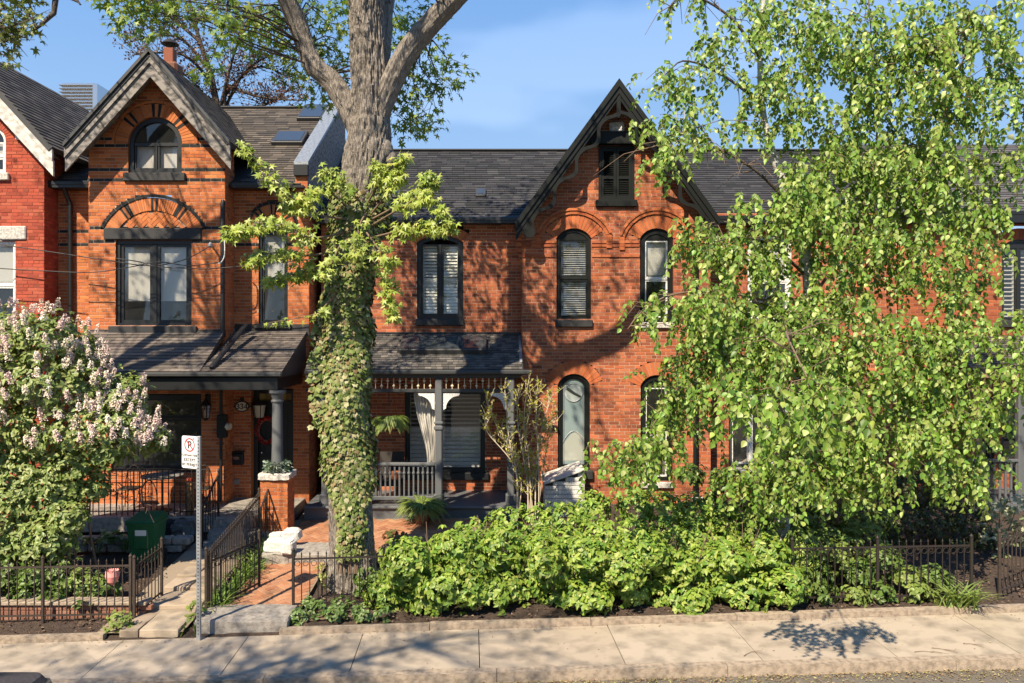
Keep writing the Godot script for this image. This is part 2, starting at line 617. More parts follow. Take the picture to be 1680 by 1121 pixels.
# a sheet following the garden slope
func strip(b: MB, x0: float, x1: float, d0: float, d1: float, up: float) -> void:
	var n := 6
	for i in n:
		var a := lerpf(d0, d1, float(i) / n)
		var e := lerpf(d0, d1, float(i + 1) / n)
		b.quad(Vector3(x0, ground_y(x0, a) + up, -a), Vector3(x1, ground_y(x1, a) + up, -a), Vector3(x1, ground_y(x1, e) + up, -e), Vector3(x0, ground_y(x0, e) + up, -e))

func paths() -> void:
	# herringbone brick path to the porch of the gabled house
	var path := Node3D.new()
	path.name = "brick_path"
	add_child(path)
	kind(path, "structure")
	var b := MB.new()
	b.col = Color(0.26, 0.2, 0.14)
	strip(b, -4.28, -3.05, 12.15, 14.1, 0.035)
	strip(b, -4.25, -0.4, 14.1, 16.5, 0.035)
	strip(b, -4.2, -2.4, 16.5, 18.9, 0.035)
	put(b, "joint_sand", M.mortar, path)
	var pal := [Color(0.42, 0.19, 0.095), Color(0.48, 0.25, 0.14), Color(0.37, 0.155, 0.08), Color(0.45, 0.22, 0.12), Color(0.4, 0.2, 0.115)]
	var pm := []
	for k in pal.size():
		var m: StandardMaterial3D = M.paver.duplicate()
		m.vertex_color_use_as_albedo = false
		m.albedo_color = pal[k].linear_to_srgb()
		pm.append(m)
	var l := 0.2
	var w := 0.1
	var unit := MB.new()
	unit.box(Vector3(-l / 2 + 0.004, -0.03, -w / 2 + 0.004), Vector3(l / 2 - 0.004, 0.0, w / 2 - 0.004), 0.006)
	var um := mesh_of(unit)
	var singles := 0
	b = MB.new()
	var rot := deg_to_rad(45)
	for i in range(-60, 60):
		for j in range(-60, 60):
			for o in 2:
				# herringbone: pairs of bricks on a stepped lattice
				var u := i * w + j * w * 2.0
				var v := i * w - j * w * 2.0
				if absf(u) > 6 or absf(v) > 6:
					continue
				var cu := u + (l / 2 if o == 0 else w / 2)
				var cv := v + (w / 2 if o == 0 else w + l / 2)
				var x := cu * cos(rot) - cv * sin(rot) - 3.2
				var d := cu * sin(rot) + cv * cos(rot) + 15.4
				var on := (x > -4.18 and x < -3.14 and d > 12.25 and d < 14.2) or (x > -4.15 and x < -0.5 and d > 14.15 and d < 16.4) or (x > -4.1 and x < -2.5 and d >= 16.4 and d < 18.8)
				if not on:
					continue
				var y := ground_y(x, d) + 0.048 + rr(-0.003, 0.003)
				var t := Transform3D(Basis(Vector3.UP, (rot if o == 0 else rot + PI / 2)), Vector3(x, y, -d))
				t.basis = Basis(Vector3(1, 0, 0), 0.082) * t.basis
				var k := rng.randi() % 5
				if singles < 300 and d < 15.6 and x < -2.3:
					singles += 1
					inst(um, "paver", pm[k], path, t)
				else:
					b.col = pal[k] * rr(0.9, 1.1)
					b.obox(t.translated_local(Vector3(0, -0.015, 0)), Vector3(l / 2 - 0.004, 0.015, w / 2 - 0.004))
	kind(put(b, "paving", M.paver, path), "stuff")
	# grey stone steps
	var st := thing("stone_step", "grey rough stone step at the street end of the orange brick path", "step", Vector3(-3.7, 0, -11.85))
	b = MB.new()
	rough_block(b, Vector3(-4.5, -0.1, -12.25), Vector3(-3.1, 0.14, -11.56), 0.02, 3)
	put(b, "tread", M.stone, st)
	st = thing("stone_step", "grey stone step across the brick path beside the ivy trunk", "step", Vector3(-3.4, 0.2, -14.5))
	b = MB.new()
	rough_block(b, Vector3(-4.1, 0.1, -14.85), Vector3(-2.75, 0.42, -14.05), 0.03, 4)
	put(b, "tread", M.stone, st)
	# flagstone path to the left house
	path = Node3D.new()
	path.name = "flagstone_path"
	add_child(path)
	kind(path, "structure")
	b = MB.new()
	b.col = Color(0.3, 0.24, 0.18)
	strip(b, -5.9, -4.62, 11.5, 15.4, 0.02)
	put(b, "gravel_bed", M.mortar, path)
	var d := 11.45
	var row := 0
	while d < 15.2:
		var ln := rr(0.42, 0.72) if row > 0 else 0.85
		var cuts := [-5.55, rr(-5.3, -4.95), -4.66] if row != 1 else [-5.5, -4.66]
		for i in cuts.size() - 1:
			b = MB.new()
			var t := rr(0.75, 1.05)
			b.col = Color(t, t * 0.95, t * 0.9)
			rough_block(b, Vector3(cuts[i] + 0.012, ground_y(-5, d) - 0.05, -d - ln + 0.02), Vector3(cuts[i + 1] - 0.012, ground_y(-5, d) + 0.075 + rr(0, 0.012), -d), 0.012, row * 3 + i)
			put(b, "flagstone", M.concrete, path)
		d += ln
		row += 1

# block with a slightly uneven skin
func rough_block(b: MB, lo: Vector3, hi: Vector3, amp: float, sd: int) -> void:
	var fn := FastNoiseLite.new()
	fn.seed = sd
	fn.frequency = 2.2
	var n := 8
	var mid := (lo + hi) * 0.5
	var pt := func(f: Vector3) -> Vector3:
		var p := lo + (hi - lo) * f
		var q := (f - Vector3(0.5, 0.5, 0.5)) * 2.0
		var corner := 0.0
		for pair in [[q.x, q.y], [q.y, q.z], [q.x, q.z]]:
			corner += pow(maxf(0.0, minf(absf(pair[0]), absf(pair[1])) - 0.8) / 0.2, 2.0)
		return p + (mid - p).normalized() * (corner * amp * 0.8) + Vector3(fn.get_noise_3dv(p * 1.7), fn.get_noise_3dv(p * 1.7 + Vector3(9, 0, 0)), fn.get_noise_3dv(p * 1.7 + Vector3(0, 9, 0))) * amp
	for a in 3:
		for s in 2:
			for i in n:
				for j in n:
					var q := []
					for k in [[0, 0], [1, 0], [1, 1], [0, 1]]:
						var f := Vector3.ZERO
						f[a] = s
						f[(a + 1) % 3] = float(i + k[0]) / n
						f[(a + 2) % 3] = float(j + k[1]) / n
						q.append(pt.call(f))
					b.quado(q[0], q[1], q[2], q[3], mid)

func litter() -> void:
	# leaf crumbs in the gutter and on the garden soil
	var b := MB.new()
	for i in 5200:
		var x := rr(-9, 9)
		var d := front_edge(x) - 0.02 - absf(rng.randfn(0, 0.16))
		if rng.randf() < 0.12:
			d = rr(9.2, 10.0)
		b.col = [Color(0.3, 0.2, 0.1), Color(0.2, 0.12, 0.06), Color(0.42, 0.33, 0.17), Color(0.3, 0.3, 0.1)][rng.randi() % 4] * rr(0.6, 1.1)
		var a := rr(0, TAU)
		b.leaf4(Vector3(x, slope(x) - 0.125 + rr(0, 0.02), -d), Vector3(cos(a), rr(-0.1, 0.3), sin(a)).normalized(), Vector3(rr(-0.4, 0.4), 1, rr(-0.4, 0.4)).normalized(), rr(0.015, 0.05), rr(0.01, 0.025))
	for i in 420:
		var x := rr(-8, 9)
		var d := rr(front_edge(x) + 0.1, back_edge(x))
		if rng.randf() < 0.6:
			d = back_edge(x) - absf(rng.randfn(0, 0.12))
		b.col = [Color(0.3, 0.2, 0.1), Color(0.22, 0.15, 0.08), Color(0.36, 0.34, 0.16)][rng.randi() % 3] * rr(0.6, 1.1)
		var a := rr(0, TAU)
		b.leaf4(Vector3(x, slope(x) + rr(0.006, 0.014), -d), Vector3(cos(a), 0.05, sin(a)).normalized(), Vector3(rr(-0.3, 0.3), 1, rr(-0.3, 0.3)).normalized(), rr(0.012, 0.04), rr(0.008, 0.02))
	var o := put(b, "leaf_litter", M.mulch)
	kind(o, "stuff")
	tag(o, "brown leaf crumbs and seed husks lying along the kerb", "leaf litter")
	b = MB.new()
	for i in 5000:
		var x := rr(-9, 9)
		var d := rr(back_edge(x) + 0.14, 14.5)
		if x > -5.7 and x < -2.9 and d > 11.9:
			continue
		b.col = [Color(0.13, 0.08, 0.05), Color(0.08, 0.05, 0.035), Color(0.2, 0.14, 0.09)][rng.randi() % 3] * rr(0.6, 1.2)
		var a := rr(0, TAU)
		b.leaf4(Vector3(x, ground_y(x, d) + rr(-0.01, 0.03), -d), Vector3(cos(a), rr(-0.2, 0.3), sin(a)).normalized(), Vector3(rr(-0.4, 0.4), 1, rr(-0.4, 0.4)).normalized(), rr(0.03, 0.09), rr(0.015, 0.04))
	o = put(b, "bark_mulch", M.mulch)
	kind(o, "stuff")
	tag(o, "dark bark mulch scattered over the garden beds", "mulch")
	# twigs dropped on the sidewalk
	for tw in [[3.3, 0, 10.42, 0.3, 0.5], [5.6, 0, 10.5, 0.42, -0.35], [6.4, 0, 10.75, 0.2, -0.5], [4.6, 0, 10.3, 0.16, 1.2], [5.9, 0, 10.62, 0.25, -0.6]]:
		b = MB.new()
		var x: float = tw[0]
		var d: float = tw[2]
		var pts := []
		var rads := []
		for i in 7:
			var f: float = i / 6.0
			pts.append(Vector3(x + f * tw[3], slope(x + f * tw[3]) + 0.013, -(d + (sin(f * 3.0 + tw[4]) * 0.05 + rr(-0.012, 0.012)) + f * tw[4] * 0.4)))
			rads.append(0.0045 * (1.0 - 0.6 * f))
		b.tube(pts, rads, 5)
		b.tube([pts[3], pts[3] + Vector3(0.12, 0.01, 0.07)], [0.004, 0.002], 4)
		var t := put(b, "fallen_twig", M.twig)
		tag(t, "thin brown fallen twig lying on the pale sidewalk slabs", "twig", "twigs on the sidewalk")

# ---------------------------------------------------------------- building kit
# opening: x0,x1,y0 foot,ys springing,rise of the arch,ring depth of the brick arch over it
func opening(x0: float, x1: float, y0: float, ys: float, rise := 0.0, ring := 0.0) -> Dictionary:
	var w := (x1 - x0) * 0.5
	var o := {x0 = x0, x1 = x1, y0 = y0, ys = ys, rise = rise, ring = ring, xc = (x0 + x1) * 0.5, w = w}
	if rise > 0.001:
		o.R = (w * w + rise * rise) / (2.0 * rise)
		o.cy = ys + rise - o.R
		o.th = asin(clampf(w / o.R, -1.0, 1.0))
	return o

# blocked half width at a height, or -1
func blocked(o: Dictionary, y: float) -> float:
	if y < o.y0:
		return -1.0
	if y <= o.ys:
		return o.w
	if o.rise < 0.001:
		return -1.0
	var dy: float = y - o.cy
	var rad: float = o.R + o.ring
	if dy >= rad:
		return -1.0
	var h := sqrt(rad * rad - dy * dy)
	if o.th < 1.5:
		h = minf(h, maxf(dy, 0.0) * tan(o.th) if o.ring > 0.0 else h)
	return h

func outline(o: Dictionary, inset: float, n := 16, foot := -1.0) -> PackedVector2Array:
	var p := PackedVector2Array()
	var fi := inset if foot < 0.0 else foot
	p.append(Vector2(o.x0 + inset, o.y0 + fi))
	if o.rise < 0.001:
		for i in n + 1:
			p.append(Vector2(lerpf(o.x0 + inset, o.x1 - inset, float(i) / n), o.ys - inset))
	else:
		var r: float = o.R - inset
		var a: float = asin(clampf((o.w - inset) / r, -1.0, 1.0))
		for i in n + 1:
			var t := lerpf(-a, a, float(i) / n)
			p.append(Vector2(o.xc + sin(t) * r, o.cy + cos(t) * r))
	p.append(Vector2(o.x1 - inset, o.y0 + fi))
	return p

const COURSE := 0.0745
# bricks laid course by course on the plane z = zf, round the openings, into bb (bricks) and mm (mortar)
func brick_wall(bb: MB, mm: MB, x0: float, x1: float, y0: float, y1: float, zf: float, ops: Array, pal: Array, o := {}) -> void:
	var edge = o.get("edge")
	var paint = o.get("paint")
	var single = o.get("single")
	var mcol: Color = o.get("mortar", Color(0.5, 0.37, 0.27))
	var weather := FastNoiseLite.new()
	weather.seed = 7
	weather.frequency = 0.55
	weather.fractal_octaves = 3
	var j := 0
	var y := y0
	while y < y1:
		var mid := y + COURSE * 0.5
		var spans := [[x0, x1]]
		if edge != null:
			spans = [edge.call(mid)]
		for q in ops:
			var h := blocked(q, mid)
			if h < 0.0:
				continue
			var a: float = q.xc - h
			var e: float = q.xc + h
			var nx := []
			for s in spans:
				if e <= s[0] or a >= s[1]:
					nx.append(s)
					continue
				if a > s[0]:
					nx.append([s[0], a])
				if e < s[1]:
					nx.append([e, s[1]])
			spans = nx
		var header := j % 7 == 5
		var ln := 0.105 if header else 0.222
		var off := (0.0 if j % 2 == 0 else 0.116) + (0.06 if header else 0.0) + rr(-0.006, 0.006)
		for s in spans:
			var sa: float = s[0]
			var sb: float = s[1]
			if sb - sa < 0.01:
				continue
			mm.col = mcol * rr(0.92, 1.06)
			mm.quad(Vector3(sa, y, zf - 0.006), Vector3(sb, y, zf - 0.006), Vector3(sb, y + COURSE, zf - 0.006), Vector3(sa, y + COURSE, zf - 0.006))
			var k := floorf((sa - x0 + off) / (ln + 0.01))
			var bx := x0 - off + k * (ln + 0.01)
			while bx < sb:
				var a := maxf(bx, sa)
				var e := minf(bx + ln, sb)
				bx += ln + 0.01
				if e - a < 0.025:
					continue
				var pick := rng.randi() % pal.size()
				var col: Color = pal[pick]
				var painted := false
				if paint != null:
					var pc = paint.call((a + e) * 0.5, mid)
					if pc != null:
						col = pc
						painted = true
				if not painted and e - a > 0.2 and single != null and single.call((a + e) * 0.5, mid, pick, zf):
					continue
				var t := rr(0.84, 1.16) * (1.0 + 0.22 * weather.get_noise_2d(a * 0.9, mid * 0.9))
				var odd := rng.randf()
				if odd < 0.06:
					t *= 0.62
				elif odd > 0.95:
					t *= 1.22
				bb.col = Color(col.r * t, col.g * t * rr(0.94, 1.06), col.b * t)
				var z := zf + rr(-0.0025, 0.0025)
				one_brick(bb, a, e, y + 0.006, y + COURSE - 0.006, z)
		y += COURSE
		j += 1

func one_brick(b: MB, a: float, e: float, y: float, h: float, z: float) -> void:
	var d := z - 0.02
	b.quad(Vector3(a, y, z), Vector3(e, y, z), Vector3(e, h, z), Vector3(a, h, z))
	b.quad(Vector3(a, h, z), Vector3(e, h, z), Vector3(e, h, d), Vector3(a, h, d))
	b.quad(Vector3(a, y, d), Vector3(e, y, d), Vector3(e, y, z), Vector3(a, y, z))
	b.quad(Vector3(a, y, d), Vector3(a, y, z), Vector3(a, h, z), Vector3(a, h, d))
	b.quad(Vector3(e, y, z), Vector3(e, y, d), Vector3(e, h, d), Vector3(e, h, z))

# bricks standing round an arch, from radius r0 to r1
func arch_ring(b: MB, mm: MB, xc: float, cy: float, r0: float, r1: float, th: float, n: int, zf: float, pal: Array, black := []) -> void:
	var gap := 0.008 / r0
	mm.col = Color(0.42, 0.3, 0.21)
	for i in n:
		var a := lerpf(-th, th, float(i) / n)
		var e := lerpf(-th, th, float(i + 1) / n)
		var pa := Vector2(sin(a), cos(a))
		var pe := Vector2(sin(e), cos(e))
		mm.quad(v3(xc, cy, pa * r0, zf - 0.004), v3(xc, cy, pe * r0, zf - 0.004), v3(xc, cy, pe * r1, zf - 0.004), v3(xc, cy, pa * r1, zf - 0.004))
		pa = Vector2(sin(a + gap / 2), cos(a + gap / 2))
		pe = Vector2(sin(e - gap / 2), cos(e - gap / 2))
		var col: Color = Color(0.02, 0.02, 0.022) if i in black else pal[rng.randi() % pal.size()]
		var t := rr(0.88, 1.14)
		b.col = col * t
		b.prism(PackedVector2Array([Vector2(xc, cy) + pa * (r0 + 0.003), Vector2(xc, cy) + pe * (r0 + 0.003), Vector2(xc, cy) + pe * (r1 - 0.003), Vector2(xc, cy) + pa * (r1 - 0.003)]), zf + 0.004 + rr(-0.002, 0.002), zf - 0.02)
func v3(x: float, y: float, p: Vector2, z: float) -> Vector3:
	return Vector3(x + p.x, y + p.y, z)

# the brick cheeks of an opening
func reveal(mm: MB, o: Dictionary, zf: float, depth: float, col: Color) -> void:
	mm.col = col
	var p := outline(o, 0.0)
	for i in p.size():
		var a := p[i]
		var b := p[(i + 1) % p.size()]
		mm.quado(Vector3(a.x, a.y, zf - 0.004), Vector3(b.x, b.y, zf - 0.004), Vector3(b.x, b.y, zf - depth), Vector3(a.x, a.y, zf - depth), Vector3(2 * a.x - o.xc, 2 * a.y - (o.y0 + o.ys) * 0.5, zf))

# maker of the countable bricks of one wall: up to n of them as parts
func singles_for(wall: Node3D, pal: Array, n: int, inside: Callable) -> Callable:
	var unit := MB.new()
	unit.box(Vector3(-0.111, -0.03225, -0.02), Vector3(0.111, 0.03225, 0.0), 0.004)
	var mesh := mesh_of(unit)
	var ms := []
	for c in pal:
		for t in [0.9, 1.08]:
			var m: StandardMaterial3D = M.brick.duplicate()
			m.vertex_color_use_as_albedo = false
			m.albedo_color = Color(c.r * t, c.g * t, c.b * t).linear_to_srgb()
			ms.append(m)
	var left := [n]
	return func(x: float, y: float, pick: int, z: float) -> bool:
		if left[0] <= 0 or not inside.call(x, y):
			return false
		left[0] -= 1
		inst(mesh, "brick", ms[pick * 2 + rng.randi() % 2], wall, Transform3D(Basis(), Vector3(x, y, z + rr(-0.002, 0.003))))
		return true

# a window set in an opening. o: frame, mullions (x fractions), rails (y fractions), blind, sill
func window(house: Node3D, q: Dictionary, zf: float, o := {}) -> Node3D:
	var w := sub("window", house, Vector3(q.xc, q.y0, zf))
	var fm: Material = o.get("frame", M.black_paint)
	var fw: float = o.get("fw", 0.075)
	var zs: float = zf - o.get("set", 0.05)
	var b := MB.new()
	b.band(outline(q, 0.004), outline(q, fw), zs, zs - 0.1)
	var gx0: float = q.x0 + fw
	var gx1: float = q.x1 - fw
	var gy0: float = q.y0 + fw
	var top: float = q.ys + q.rise - fw
	var iy1: float = q.ys - fw if q.rise < 0.001 else q.ys
	if o.get("tympanum", false):
		# solid head filling the arch above the sashes
		var pts := outline(q, fw * 0.9)
		var head := PackedVector2Array()
		for i in range(1, pts.size() - 1):
			head.append(pts[i])
		head.append(Vector2(gx1, q.ys - 0.03))
		head.append(Vector2(gx0, q.ys - 0.03))
		b.prism(head, zs - 0.02, zs - 0.09)
		iy1 = q.ys - 0.03
	put(b, "frame", fm, w)
	# sash bars
	var im: Material = o.get("sash", fm)
	var sw: float = o.get("sw", 0.05)
	var cols: Array = o.get("mullions", [])
	var rails: Array = o.get("rails", [])
	var xs := [gx0]
	for f in cols:
		xs.append(lerpf(gx0, gx1, f))
	xs.append(gx1)
	var ys := [gy0]
	for f in rails:
		ys.append(lerpf(gy0, iy1, f))
	ys.append(iy1)
	b = MB.new()
	for f in range(1, xs.size() - 1):
		b.box(Vector3(xs[f] - sw * 0.55, gy0, zs - 0.09), Vector3(xs[f] + sw * 0.55, iy1 - 0.002, zs - 0.012), 0.008)
	for f in range(1, ys.size() - 1):
		b.box(Vector3(gx0 + 0.002, ys[f] - sw * 0.5, zs - 0.086), Vector3(gx1 - 0.002, ys[f] + sw * 0.5, zs - 0.016), 0.008)
	var arched: bool = q.rise > 0.001 and not o.get("tympanum", false)
	if arched:
		if o.get("transom", false):
			b.box(Vector3(gx0 + 0.002, iy1 - 0.04, zs - 0.084), Vector3(gx1 - 0.002, iy1 + 0.04, zs - 0.014), 0.008)
	# inner casement edges
	for i in xs.size() - 1:
		for k in ys.size() - 1:
			var ax: float = xs[i] + (0.001 if i == 0 else sw * 0.55)
			var ex: float = xs[i + 1] - (0.001 if i == xs.size() - 2 else sw * 0.55)
			var ay: float = ys[k] + (0.001 if k == 0 else sw * 0.5)
			var ey: float = ys[k + 1] - (0.001 if k == ys.size() - 2 else sw * 0.5)
			var r := opening(ax, ex, ay, ey)
			b.band(outline(r, 0.0, 2), outline(r, sw * 0.75, 2), zs - 0.03, zs - 0.075)
	if b.v.size() > 0:
		put(b, "sash", im, w)
	# panes
	for i in xs.size() - 1:
		for k in ys.size() - 1:
			b = MB.new()
			b.box(Vector3(xs[i] + 0.02, ys[k] + 0.02, zs - 0.062), Vector3(xs[i + 1] - 0.02, ys[k + 1] - 0.02, zs - 0.056))
			put(b, "pane", M.glass, w)
	if arched:
		b = MB.new()
		var pts := outline(q, fw * 0.95)
		var head := PackedVector2Array()
		for i in range(1, pts.size() - 1):
			head.append(pts[i])
		b.prism(head, zs - 0.055, zs - 0.06)
		put(b, "pane", M.glass, w)
	# room behind
	b = MB.new()
	var dp: float = o.get("depth", 2.4)
	var room := opening(q.x0 + 0.01, q.x1 - 0.01, q.y0 + 0.01, q.ys + q.rise)
	var pr := outline(room, 0.0, 1)
	for i in pr.size():
		var a := pr[i]
		var e := pr[(i + 1) % pr.size()]
		b.quado(Vector3(a.x, a.y, zs - 0.1), Vector3(e.x, e.y, zs - 0.1), Vector3(e.x, e.y, zs - 0.1 - dp), Vector3(a.x, a.y, zs - 0.1 - dp), Vector3(2 * a.x - q.xc, 2 * a.y, zs))
	b.quad(Vector3(q.x0, q.y0, zs - 0.1 - dp), Vector3(q.x1, q.y0, zs - 0.1 - dp), Vector3(q.x1, q.ys + q.rise, zs - 0.1 - dp), Vector3(q.x0, q.ys + q.rise, zs - 0.1 - dp))
	put(b, "room_lining", M.room, w)
	# blinds or shutters
	match o.get("blind", ""):
		"slats", "shutters":
			var pitch: float = o.get("pitch", 0.055)
			for i in xs.size() - 1:
				b = MB.new()
				var ax: float = xs[i] + 0.03
				var ex: float = xs[i + 1] - 0.03
				var y := gy0 + 0.03
				while y < iy1 - 0.03:
					var tilt: float = o.get("tilt", 0.5)
					if y - gy0 < (iy1 - gy0) * o.get("closed", 0.0):
						tilt = 1.15
					var t := Transform3D(Basis(Vector3.RIGHT, tilt), Vector3((ax + ex) * 0.5, y, zs - 0.15))
					b.obox(t, Vector3((ex - ax) * 0.5, 0.007 if o.blind == "shutters" else 0.003, pitch * 0.44))
					y += pitch
				if o.blind == "shutters":
					for xx in [ax, ex]:
						b.box(Vector3(xx - 0.03, gy0, zs - 0.18), Vector3(xx + 0.03, iy1, zs - 0.12))
					for f in [0.02, o.get("closed", 0.5), 0.98]:
						b.box(Vector3(ax, lerpf(gy0, iy1, f) - 0.04, zs - 0.178), Vector3(ex, lerpf(gy0, iy1, f) + 0.04, zs - 0.122))
				put(b, "shutter" if o.blind == "shutters" else "blind", o.get("blind_mat", M.shutter_paint), w)
		"shade":
			var f: float = o.get("drop", 0.6)
			b = MB.new()
			b.box(Vector3(gx0, lerpf(iy1, gy0, f), zs - 0.135), Vector3(gx1, iy1, zs - 0.13))
			put(b, "roller_shade", o.get("blind_mat", M.blind), w)
	# sill
	if o.has("sill"):
		b = MB.new()
		var sl: float = o.get("sill_over", 0.09)
		var sh: float = o.get("sill_h", 0.15)
		b.box(Vector3(q.x0 - sl, q.y0 - sh, zf - 0.12), Vector3(q.x1 + sl, q.y0 + 0.012, zf + 0.07), 0.015)
		put(b, "sill", o.sill, w)
	return w

# overlapping shingles on the plane A + u U + v V
func shingles(roof: Node3D, a: Vector3, u: Vector3, v: Vector3, ul: float, vl: float, pal: Array, o := {}) -> void:
	var nrm := u.cross(v).normalized()
	var keep = o.get("keep")
	var ex: float = o.get("expose", 0.135)
	var wmin: float = o.get("wmin", 0.22)
	var wmax: float = o.get("wmax", 0.34)
	var singles: int = o.get("singles", 0)
	var b := MB.new()
	var r := 0
	var ms := []
	var unit: Mesh
	var wid := 0.3
	if singles > 0:
		var ub := MB.new()
		tab(ub, Vector3.ZERO, Vector3.RIGHT, Vector3.BACK * -1.0, Vector3.UP, wid - 0.006, ex)
		unit = mesh_of(ub)
		for c in pal:
			for t in [0.75, 1.25]:
				var m: StandardMaterial3D = M.shingle.duplicate()
				m.vertex_color_use_as_albedo = false
				m.albedo_color = Color(c.r * t, c.g * t, c.b * t).linear_to_srgb()
				ms.append(m)
	var basis := Basis(u, nrm, -v)
	while r * ex < vl:
		var x := -rr(0.0, 0.3)
		while x < ul:
			var w := wid if singles > 0 else rr(wmin, wmax)
			var x0 := maxf(x, 0.0)
			var x1 := minf(x + w, ul)
			var full := x >= 0.0 and x + w <= ul
			x += w
			if x1 - x0 < 0.03:
				continue
			if keep != null and not keep.call((x0 + x1) * 0.5, (r + 0.5) * ex):
				continue
			var p := a + u * x0 + v * (r * ex) + nrm * rr(0.0, 0.003)
			var k := rng.randi() % pal.size()
			if singles > 0 and full and rng.randf() < o.get("share", 0.9):
				singles -= 1
				inst(unit, "shingle", ms[k * 2 + rng.randi() % 2], roof, Transform3D(basis, p))
				continue
			b.col = pal[k] * rr(0.68, 1.35)
			tab(b, p, u, v, nrm, x1 - x0 - 0.006, ex)
		r += 1
	kind(put(b, "shingle_field", M.shingle, roof), "stuff")

func tab(b: MB, p: Vector3, u: Vector3, v: Vector3, nrm: Vector3, w: float, ex: float) -> void:
	var t0 := nrm * 0.022
	var t1 := nrm * 0.003
	var l := v * (ex + 0.02)
	var s := u * w
	b.quad(p + t0, p + s + t0, p + s + l + t1, p + l + t1)
	b.quad(p, p + s, p + s + t0, p + t0)
	b.quad(p, p + t0, p + l + t1, p + l)
	b.quad(p + s, p + s + l, p + s + l + t1, p + s + t0)

# flat deck under the shingles, with a little thickness
func deck(parent: Node3D, called: String, pts: Array, th: float, m: Material) -> void:
	var b := MB.new()
	var nrm: Vector3 = (pts[1] - pts[0]).cross(pts[2] - pts[0]).normalized()
	var d := nrm * -th
	var mid := Vector3.ZERO
	for p in pts:
		mid += p + d * 0.5
	mid /= pts.size()
	for i in range(1, pts.size() - 1):
		b.trio(pts[0], pts[i], pts[i + 1], mid)
		b.trio(pts[0] + d, pts[i] + d, pts[i + 1] + d, mid)
	for i in pts.size():
		var k := (i + 1) % pts.size()
		b.quado(pts[i], pts[k], pts[k] + d, pts[i] + d, mid)
	put(b, called, m, parent)

# an L-shaped gutter run
func gutter(parent: Node3D, a: Vector3, e: Vector3, m: Material) -> void:
	var b := MB.new()
	b.bar(a, e, 0.12, 0.11, 0.02)
	put(b, "gutter", m, parent)
func pipe(parent: Node3D, called: String, pts: Array, r: float, m: Material, sides := 8) -> MeshInstance3D:
	var b := MB.new()
	var rad := []
	for p in pts:
		rad.append(r)
	b.tube(pts, rad, sides)
	return put(b, called, m, parent)

# ---------------------------------------------------------------- houses
func gable_edge(xl: float, xr: float, yl: float, xa: float, ya: float) -> Callable:
	return func(y: float) -> Array:
		if y <= yl:
			return [xl, xr]
		var f := (y - yl) / (ya - yl)
		return [lerpf(xl, xa, f), lerpf(xr, xa, f)]

# side wall of bricks along the z axis at x, seen from +x (s=1) or -x (s=-1)
func side_wall(bb: MB, mm: MB, x: float, d0: float, d1: float, y0: float, y1: float, s: int, pal: Array, mcol := Color(0.42, 0.3, 0.21)) -> void:
	var b2 := MB.new()
	var m2 := MB.new()
	brick_wall(b2, m2, 0.0, d1 - d0, y0, y1, 0.0, [], pal, {mortar = mcol})
	var t := Transform3D(Basis(Vector3(0, 0, -1), Vector3.UP, Vector3(1, 0, 0)), Vector3(x, 0, -d0)) if s > 0 else Transform3D(Basis(Vector3(0, 0, 1), Vector3.UP, Vector3(-1, 0, 0)), Vector3(x, 0, -d1))
	for pair in [[b2, bb], [m2, mm]]:
		var from: MB = pair[0]
		var to: MB = pair[1]
		var k := to.v.size()
		to.v.append_array(t * from.v)
		to.n.append_array(Transform3D(t.basis, Vector3.ZERO) * from.n)
		to.c.append_array(from.c)
		for i in from.ix:
			to.ix.append(i + k)

const BLACK_BRICK := Color(0.02, 0.02, 0.022)

func core(house: Node3D, lo: Vector3, hi: Vector3) -> void:  # unseen solid box added to keep light from passing through the house
	var b := MB.new()
	b.box(lo, hi)
	put(b, "light_block", M.room, house)

